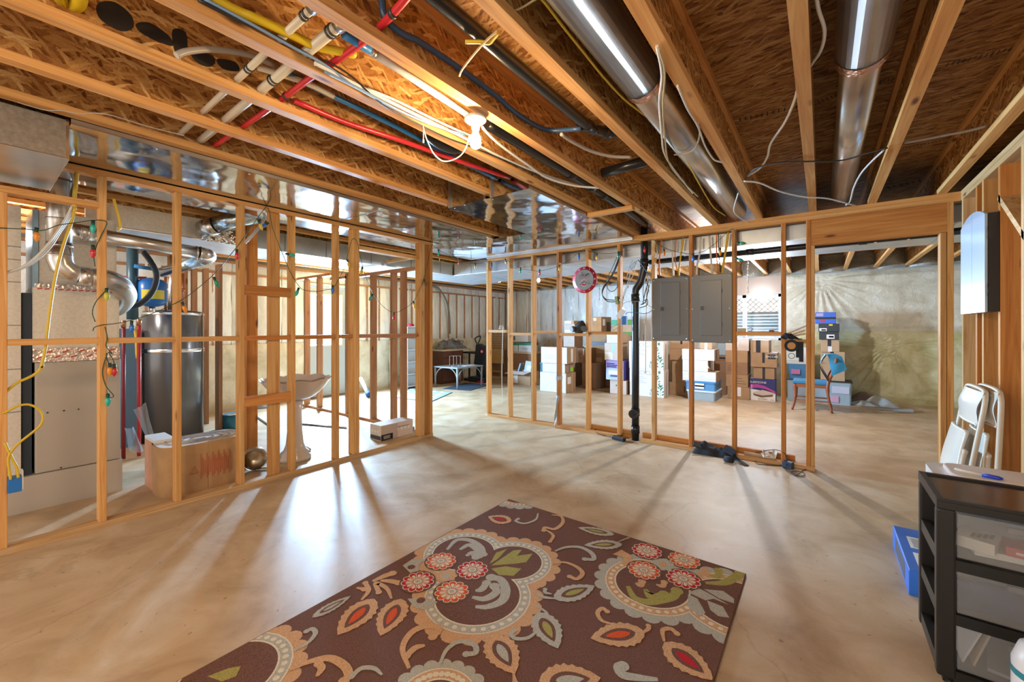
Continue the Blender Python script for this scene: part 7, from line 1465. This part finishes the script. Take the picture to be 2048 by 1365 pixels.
for k in range(5):
    mb = MB().mat(plain('mesh_dark', (0.05, 0.05, 0.06), 0.8)); mb.tube([(-7.42+0.13*math.cos(t*0.6+k), 7.08+0.13*k+0.05*math.sin(t*0.9+k), dzt+0.13+0.07*math.sin(t*0.6)) for t in range(11)], 0.008, 5); part(mb, 'cord_loop', bgm)
tsw = thing('sewing_stand', (-7.2, 7.95, 0), 'dark iron stand with a small top beside the walnut cabinet', 'stand')
mb = MB().mat(CK); mb.box(-7.45, -7.0, 7.75, 8.15, dzt-0.13, dzt-0.09); part(mb, 'top', tsw)
for y in (7.8, 8.1):
    mb = MB().mat(CK); mb.box(-7.25, -7.21, y-0.015, y+0.015, 0.05, dzt-0.131); part(mb, 'leg', tsw)
mb = MB().mat(CK); mb.box(-7.40, -7.05, 7.78, 8.12, 0.0, 0.05); part(mb, 'base', tsw)
vy = 7.75
VX = lambda u: PY(u, 700, vy).x
vx = VX(962); dv = -_s*vx+_c*vy; Zv = lambda v: EH-(v-HY)*dv/FPX
vq = thing('vacuum_cleaner', (vx, vy, 0), 'black upright vacuum cleaner with a round red badge near the end stud', 'vacuum cleaner')
BV = plain('vacuum_black', (0.012, 0.018, 0.026), 0.45)
mb = MB().mat(BV); mb.prism([(VX(947), vy, Zv(728)), (VX(950), vy, Zv(705)), (VX(951), vy, Zv(690)), (VX(956), vy, Zv(688)), (VX(963), vy, Zv(692)), (VX(976), vy, Zv(690)), (VX(976), vy, Zv(735)), (VX(966), vy, Zv(742)), (VX(955), vy, Zv(742))], (-0.02, 0.18, 0)); bevel(part(mb, 'bag_body', vq), 0.02, 2)
mb = MB().mat(BV); mb.box(VX(954), VX(968), vy+0.02, vy+0.15, 0.12, Zv(741)); part(mb, 'neck', vq)
mb = MB().mat(BV); mb.box(VX(941), VX(972), vy-0.10, vy+0.22, 0.0, 0.13); bevel(part(mb, 'floor_head', vq), 0.02, 2)
mb = MB().mat(plain('vacuum_red', (0.45, 0.02, 0.04), 0.4)); mb.box(VX(962), VX(973), vy-0.13, vy-0.101, 0.0, 0.05); part(mb, 'bumper', vq)
mb = MB().mat(BV); mb.tube(spline([PY(u, v, vy+0.06) for u, v in ((954, 688), (950, 679), (953, 675), (959, 672.5), (961, 674), (959, 681), (956, 688))], 4), 0.016, 8); part(mb, 'handle', vq)
c = PY(964, 703.5, vy-0.005); mb = MB().mat(plain('badge_red', (0.62, 0.08, 0.16), 0.4)); mb.cyl(c+Vector((0, 0.004, 0)), c-Vector((0, 0.012, 0)), 0.040, 20); bd_ = part(mb, 'badge', vq)
mb = MB().mat(TPW); mb.cyl(c-Vector((0, 0.0122, 0)), c-Vector((0, 0.0130, 0)), 0.020, 16); part(mb, 'badge_mark', bd_)
# folding wooden tray table, woven boxes, open carton, file boxes
OAK = plain('tray_oak', (0.52, 0.31, 0.11), 0.5, var=0.1)
ty = thing('tray_table', (-7.2, 9.0, 0), 'folded light oak tray table standing behind the first studs', 'tray table')
dq = -_s*-7.15+_c*8.95; Zq = lambda v: EH-(v-HY)*dq/FPX
xa_, xb2 = PY(982, 700, 8.95).x, PY(1007, 700, 8.95).x
mb = MB().mat(OAK); mb.box(xa_-0.15, xb2, 8.95, 8.975, Zq(728), Zq(699)); bevel(part(mb, 'tray', ty), 0.008, 2)
for x in (xa_-0.10, xb2-0.10):
    mb = MB().mat(OAK); mb.beam((x, 8.99, Zq(728)+0.05), (x-0.04, 9.0, 0.01), 0.035, 0.022, (1, 0, 0)); part(mb, 'leg', ty)
mb = MB().mat(OAK); mb.box(xa_-0.12, xb2-0.10, 8.985, 9.005, 0.12, 0.155); part(mb, 'stretcher', ty)
z = carton(984, 1012, 700, 752, 9.08, 0.3, CB2, 'brown carton at the back behind the oak tray table', None, 0.0)
carton(984, 1012, 667, 700, 9.08, 0.3, CB_, 'wicker brown box at the back over the oak tray table', None, z, name='wicker_box', extra=lines((0.0, 1.0, 0.1, 0.95), 7, INK))
z = carton(1026, 1064, 708, 764, 8.9, 0.45, CB2, 'brown carton holding up the green-lidded file boxes', None, 0.0)
z = carton(1026, 1063, 704, 708, 8.88, 0.45, plain('shelf_board', (0.60, 0.46, 0.30), 0.6), 'pale board lying under the green-lidded file boxes', None, z, name='shelf_board', cat='board')
GL = plain('lid_green', (0.02, 0.22, 0.12), 0.5)
z5 = carton(1037, 1063, 691, 704, 8.88, 0.3, CBG, 'white file box with dark green lid, print on its front', None, z, name='file_box', extra=txt('Canon', (0.5, 0.5), 0.07, PEXB))
carton(1036, 1064, 686, 691, 8.875, 0.31, GL, 'dark green lid of the printed white file box', None, z5, name='box_lid', cat='lid')
z6 = carton(1027, 1035.5, 691, 704, 8.88, 0.3, CBG, 'narrow white file box with green lid beside the printed one', None, z, name='file_box', extra=lab((0, 1, 1.0, 1.35), GL, 'lid'))
carton(1027, 1056, 670, 683, 8.90, 0.3, CBP, 'pale carton stacked over the green-lidded file boxes', None, z5+0.085, extra=lab((0.0, 0.12, 0.2, 0.8), INK, 'print'))
oc = thing('open_carton', (-5.6, 8.0, 0), 'open brown carton with flaps out, papers and frames standing in it', 'box')
ox0, ox1 = PY(1024, 760, 8.0).x, PY(1061, 760, 8.0).x; oz = EH-(742-HY)*(-_s*ox0+_c*8.0)/FPX
mb = MB().mat(CB_); th = 0.008
for a in ((ox0, ox1, 8.0, 8.0+th), (ox0, ox1, 8.36, 8.36+th), (ox0, ox0+th, 8.0+th, 8.36), (ox1-th, ox1, 8.0+th, 8.36)): mb.box(*a, 0.004, oz)
mb.box(ox0, ox1, 8.0, 8.37, 0.0, 0.004); part(mb, 'carton', oc)
mb = MB().mat(CBP); mb.poly([(ox0, 7.995, oz), (ox1, 7.995, oz), (ox1-0.10, 7.86, oz+0.06-0.12), (ox0-0.14, 7.86, oz+0.06-0.12)]); mb.poly([(ox0, 8.0, oz), (ox0, 8.36, oz), (ox0-0.22, 8.34, oz-0.02), (ox0-0.22, 8.02, oz-0.05)]); part(mb, 'flap', oc)
mb = MB().mat(TPW); mb.box(ox0+0.04, ox0+0.17, 7.9975, 7.9995, 0.03, oz-0.08); part(mb, 'label', oc)
mb = MB().mat(plain('frame_grey', (0.20, 0.22, 0.23), 0.4)); mb.obox((ox1-0.13, 8.12, oz+0.07), 0.24, 0.02, 0.34, 0, -0.2, 0.1); mb.mat(TPW); mb.obox((ox1-0.12, 8.106, oz+0.08), 0.12, 0.004, 0.12, 0, -0.2, 0.1); solo(mb, 'picture_frame', 'grey framed sheet leaning inside the open carton', 'picture frame')
mb = MB().mat(plain('binder_blue', (0.35, 0.48, 0.56), 0.5)); mb.obox((ox0+0.14, 8.16, oz+0.04), 0.03, 0.22, 0.30, 0.2, 0, 0.3); solo(mb, 'binder', 'pale blue binder leaning inside the open carton', 'binder')
tub(1078, 1092, 726, 776, 7.75, 0.3, plain('tub_teal', (0.01, 0.12, 0.18), 0.4), plain('tub_teal'), 'dark teal tub half hidden at the side of the white stack', 0.0, 0.95)
# dark mat and pale rug, white bookcase, leaning rod
mb = MB().mat(plain('mat_slate', (0.04, 0.06, 0.09), 0.9)); mb.prism([(-6.72, 6.38, 0.0), (-6.05, 6.55, 0.0), (-6.30, 7.55, 0.0), (-7.0, 7.40, 0.0)], (0, 0, 0.008)); solo(mb, 'floor_mat', 'dark slate mat on the floor under the grey table', 'mat')
PR1 = pile('pile_aqua', '#9fb3ae'); PR2 = pile('pile_white', '#dfe6e2'); PR3 = plain('rug_edge', (0.05, 0.07, 0.08), 0.9)
c4_ = [PZ(780, 795), PZ(862, 805), PZ(905, 786), PZ(822, 777)]
mb = MB().mat(PR3); mb.prism([(p.x, p.y, 0.0) for p in c4_], (0, 0, 0.008)); cc = sum(c4_, Vector())/4; mb.mat(PR1); mb.prism([(cc+(p-cc)*0.96)+Vector((0, 0, 0.0082)) for p in c4_], (0, 0, 0.0012))
e1, e2 = c4_[1]-c4_[0], c4_[3]-c4_[0]; mb.mat(PR2)
for i in range(5):
    for j in range(4):
        c = c4_[0]+e1*(0.1+0.2*i)+e2*(0.13+0.25*j)+Vector((0, 0, 0.0098)); mb.poly([c+(e1*0.075*math.cos(t*PI/5)+e2*0.09*math.sin(t*PI/5))*(1 if t % 2 else 0.55) for t in range(10)])
solo(mb, 'area_rug', 'pale aqua rug with white blossoms on the floor past the end post', 'rug')
bx0, by0 = -7.28, 5.86; bz = EH-(653-HY)*(-_s*bx0+_c*by0)/FPX
bk = thing('bookcase', (-7.2, 6.0, 0), 'tall narrow white bookcase behind the doubled stud post', 'bookcase'); WB_ = plain('bookcase_white', (0.74, 0.78, 0.82), 0.45)
for nm, a in (('side', (bx0-0.24, bx0-0.0, 5.86, 5.88, 0, bz)), ('side', (bx0-0.24, bx0, 6.42, 6.44, 0, bz)), ('back', (bx0-0.24, bx0-0.23, 5.88, 6.42, 0, bz)), ('top', (bx0-0.24, bx0, 5.88, 6.42, bz-0.02, bz))):
    mb = MB().mat(WB_); mb.box(*a); part(mb, nm, bk)
for i in range(5): mb = MB().mat(WB_); mb.box(bx0-0.229, bx0-0.002, 5.8805, 6.4195, 0.05+i*0.27, 0.068+i*0.27); part(mb, 'shelf', bk)
mb = MB().mat(plain('bow_red', (0.42, 0.01, 0.06), 0.5)); mb.lathe([(0, 0), (0.07, 0.0), (0.08, 0.03), (0.05, 0.06), (0, 0.06)], (bx0-0.12, 6.05, bz+0.0005), 14); solo(mb, 'red_bow', 'red bundle lying on top of the white bookcase', 'bundle')
a, b = PX(721, 757, -7.35), PZ(738, 797)
rdv = thing('white_tube', b, 'white tube with a dark blue end leaning against the insulated wall', 'tube'); mb = MB().mat(PVCW); mb.tube([a, b+Vector((0, 0, 0.05))], 0.035, 12); part(mb, 'tube', rdv)
mb = MB().mat(plain('mat_navy')); dd = (a-b).normalized(); mb.tube([b+Vector((0, 0, 0.04)), b+Vector((0, 0, 0.04))+dd*0.10], 0.05, 14); part(mb, 'end_cap', rdv)
# cylinder hose on the wall
cable([PX(u, v, XE+0.14) for u, v in ((864, 572), (878, 578), (892, 600), (898, 625), (900, 655), (900, 668))], plain('hose_grey', (0.16, 0.17, 0.18), 0.6), 0.022, 'thick grey conduit arched on the insulated wall over the walnut cabinet', 10)
# ---------------------------------------------------------------- shell shaped sink on its pedestal
PN = plain('sink_blush', (0.70, 0.58, 0.52), 0.18, spec=0.6); PNG = plain('sink_grey_inside', (0.22, 0.21, 0.22), 0.3)
sx, sy = -4.36, 2.06
sk = thing('pedestal_sink', (sx, sy, 0), 'blush pedestal sink with scalloped basin standing behind the studs', 'sink')
mb = MB().mat(PN); mb.lathe([(0, 0), (0.155, 0), (0.155, 0.03), (0.135, 0.045), (0.135, 0.075), (0.105, 0.10), (0.085, 0.16), (0.07, 0.30), (0.065, 0.50), (0.08, 0.62), (0.0, 0.62)], (sx, sy, 0), 26); part(mb, 'pedestal', sk)
def basin(off):
    def f(u, v):
        a = 2*PI*u; sc = 1+0.05*abs(math.sin(4*a)); r = (0.09+0.235*v**0.8)*sc-off
        return (sx+r*math.cos(a)*0.95, sy+0.02+r*math.sin(a)*1.0, 0.62+0.20*v**1.4+0.02*abs(math.sin(4*a))*v+off*0.6)
    return f
mb = MB().mat(PN); mb.grid(basin(0.0), 64, 10); part(mb, 'basin', sk)
mb = MB().mat(PN); mb.grid(basin(0.02), 64, 10); mb.lathe([(0, 0.635), (0.085, 0.637)], (sx, sy+0.02, 0), 24, cap=False); part(mb, 'bowl', sk)
mb = MB().mat(CHR); mb.cyl((sx, sy+0.04, 0.636), (sx, sy+0.04, 0.642), 0.03, 16); part(mb, 'drain', sk)
ROD = metal('conduit', (0.45, 0.48, 0.52), 0.35)
for (a, b, lb) in ((PZ(598, 848, 0.012), PZ(693, 856, 0.012), 'grey steel conduit lying level on the floor before the glazed door'), (PZ(514, 834, 0.012), PZ(548, 857, 0.012), 'grey steel conduit slanting on the floor past the backing board'), (PZ(602, 888, 0.015), PZ(620, 900, 0.015), 'short bright conduit end on the floor beside the sink pedestal')):
    mb = MB().mat(ROD); mb.tube([a, b], a.z, 10); solo(mb, 'conduit', lb, 'conduit')
lm = PZ(510, 940); dl = thing('dome_light', lm, 'brass dome ceiling light lying on its side behind the studs', 'light fixture')
BRZ = metal('bronze', (0.48, 0.40, 0.30), 0.3); mb = MB().mat(BRZ); ax = Vector((0.75, -0.5, 0.25)).normalized(); c = Vector((lm.x, lm.y, 0.105)); mb.lathe([(0, -0.03), (0.09, -0.02), (0.105, 0.01), (0.10, 0.03), (0.06, 0.05), (0, 0.055)], c, 26, axis=ax); part(mb, 'dome', dl)
mb = MB().mat(CHR); mb.lathe([(0.108, -0.004), (0.112, 0.004), (0.108, 0.012)], c, 26, axis=ax, cap=False); part(mb, 'ring', dl)
mb = MB().mat(BRZ); mb.obox(c+Vector((0.06, 0.06, -0.09)), 0.20, 0.03, 0.015, 0.9); part(mb, 'bracket', dl)
pcn = PZ(461, 859); pc2_ = thing('paint_can', (-6.35, 2.2, 0), 'dark teal paint can on the floor behind the water heater studs', 'paint can')
mb = MB().mat(plain('tub_teal')); mb.cyl((pcn.x, pcn.y, 0), (pcn.x, pcn.y, 0.21), 0.095, 20); part(mb, 'can', pc2_); mb = MB().mat(SCREW); mb.lathe([(0.097, 0.20), (0.10, 0.205), (0.10, 0.215), (0.085, 0.212)], (pcn.x, pcn.y, 0), 20, cap=False); part(mb, 'rim', pc2_)
fb = PZ(524, 815); mb = MB().mat(plain('fan_grey', (0.22, 0.24, 0.27), 0.5)); mb.lathe([(0, 0), (0.17, 0.0), (0.16, 0.025), (0.04, 0.05), (0.015, 0.06), (0.015, 0.16), (0, 0.16)], (fb.x, fb.y, 0), 22); solo(mb, 'fan_base', 'round grey pedestal base on the floor past the backing board', 'stand')
# vanity light carton
vx0, vx1, vy0, vy1, vz = -4.42, -4.20, 2.99, 3.47, 0.185
vb = thing('light_carton', (-4.31, 3.23, 0), 'long pinkish light fixture carton with bulb picture on the floor inside the stud bay', 'box')
mb = MB().mat(plain('carton_blush', (0.66, 0.52, 0.44), 0.55)); mb.box(vx0, vx1, vy0, vy1, 0, vz); bevel(part(mb, 'carton', vb), 0.003, 1)
each([(vx1+0.0002, vx1+0.001, vy0+0.002, vy0+0.17, 0.004, 0.075), (vx0+0.01, vx1-0.005, vy0-0.001, vy0-0.0002, 0.012, 0.06)], plain('carton_black', (0.02, 0.02, 0.03), 0.4), 'black_panel', vb)
for k in range(3): mb = MB().mat(TPW); mb.box(vx1+0.0012, vx1+0.0016, vy0+0.035, vy0+0.13, 0.022+0.014*k, 0.028+0.014*k); part(mb, 'print', vb)
GLO = plain('shade_print', (0.80, 0.70, 0.58), 0.5)
mb = MB().mat(plain('bar_print', (0.22, 0.15, 0.13), 0.5)); mb.box(vx1+0.0012, vx1+0.0016, vy0+0.24, vy1-0.06, 0.125, 0.133); part(mb, 'print', vb)
for k in range(4): mb = MB().mat(GLO); mb.cyl((vx1+0.001, vy0+0.245+0.055*k, 0.105), (vx1+0.002, vy0+0.245+0.055*k, 0.105), 0.02, 14); part(mb, 'bulb_print', vb)
for k in range(3): mb = MB().mat(GLO); mb.cyl((vx0+0.05+0.055*k, vy0-0.001, 0.11), (vx0+0.05+0.055*k, vy0-0.002, 0.11), 0.018, 14); part(mb, 'bulb_print', vb)
# ================================================================ camera, light, view
cam = bpy.data.cameras.new('camera'); co = bpy.data.objects.new('camera', cam); COL.objects.link(co)
co.location = (0, 0, EH); co.rotation_euler = (PI/2, 0, YAW)
cam.sensor_fit = 'HORIZONTAL'; cam.sensor_width = 36.0; cam.lens = 36.0*FPX/2048.0
cam.shift_x = 0.0; cam.shift_y = (HY-682.5)/2048.0; cam.clip_start = 0.02; cam.clip_end = 100
S.camera = co
w = bpy.data.worlds.new('daylight'); S.world = w; w.use_nodes = True
bg = w.node_tree.nodes['Background']; bg.inputs[0].default_value = (1.0, 0.93, 0.84, 1); bg.inputs[1].default_value = 1.25
def area(name, loc, rot, sx, sy, power, col):
    l = bpy.data.lights.new(name, 'AREA'); l.shape = 'RECTANGLE'; l.size = sx; l.size_y = sy; l.energy = power; l.color = col
    o = bpy.data.objects.new(name, l); COL.objects.link(o); o.location = loc; o.rotation_euler = rot; return o
# daylight through the door lite and through the basement window
area('door_daylight', (XE-0.06, (GY0+GY1)/2, (GZ0+GZ1)/2), (0, -PI/2, 0), GZ1-GZ0, GY1-GY0, 820, (0.40, 0.68, 1.0))
area('window_daylight', ((WX0+WX1)/2, YE+0.12, (WZ0+WZ1)/2), (-PI/2, 0, 0), WX1-WX0-0.1, WZ1-WZ0-0.1, 60, (0.62, 0.80, 1.0))
def point(name, loc, power, col, r=0.04):
    l = bpy.data.lights.new(name, 'POINT'); l.energy = power; l.color = col; l.shadow_soft_size = r
    o = bpy.data.objects.new(name, l); COL.objects.link(o); o.location = loc; return o
# unseen fill lights added: behind the photographer, by the furnace, over the stored boxes
point('rear_fill', (-1.2, -1.3, 2.3), 65, (1.0, 0.80, 0.56), 0.3)
point('side_fill', (-5.9, 0.2, 2.2), 28, (1.0, 0.96, 0.9))
point('storage_fill', (-1.3, 7.0, 2.2), 120, (0.95, 0.97, 1.0))
S.view_settings.view_transform = 'Standard'; S.view_settings.look = 'None'; S.view_settings.gamma = 1.0; S.view_settings.use_curve_mapping = False
S.view_settings.exposure = 0.58
try:
    S.cycles.adaptive_threshold = 0.03; S.cycles.max_bounces = 7; S.cycles.diffuse_bounces = 3; S.cycles.glossy_bounces = 4; S.cycles.transmission_bounces = 6; S.cycles.transparent_max_bounces = 12
    S.cycles.sample_clamp_indirect = 6.0; S.cycles.caustics_reflective = False; S.cycles.caustics_refractive = False
except Exception: pass
for _o in list(S.objects):
    if '_o' in _o.keys(): del _o['_o']
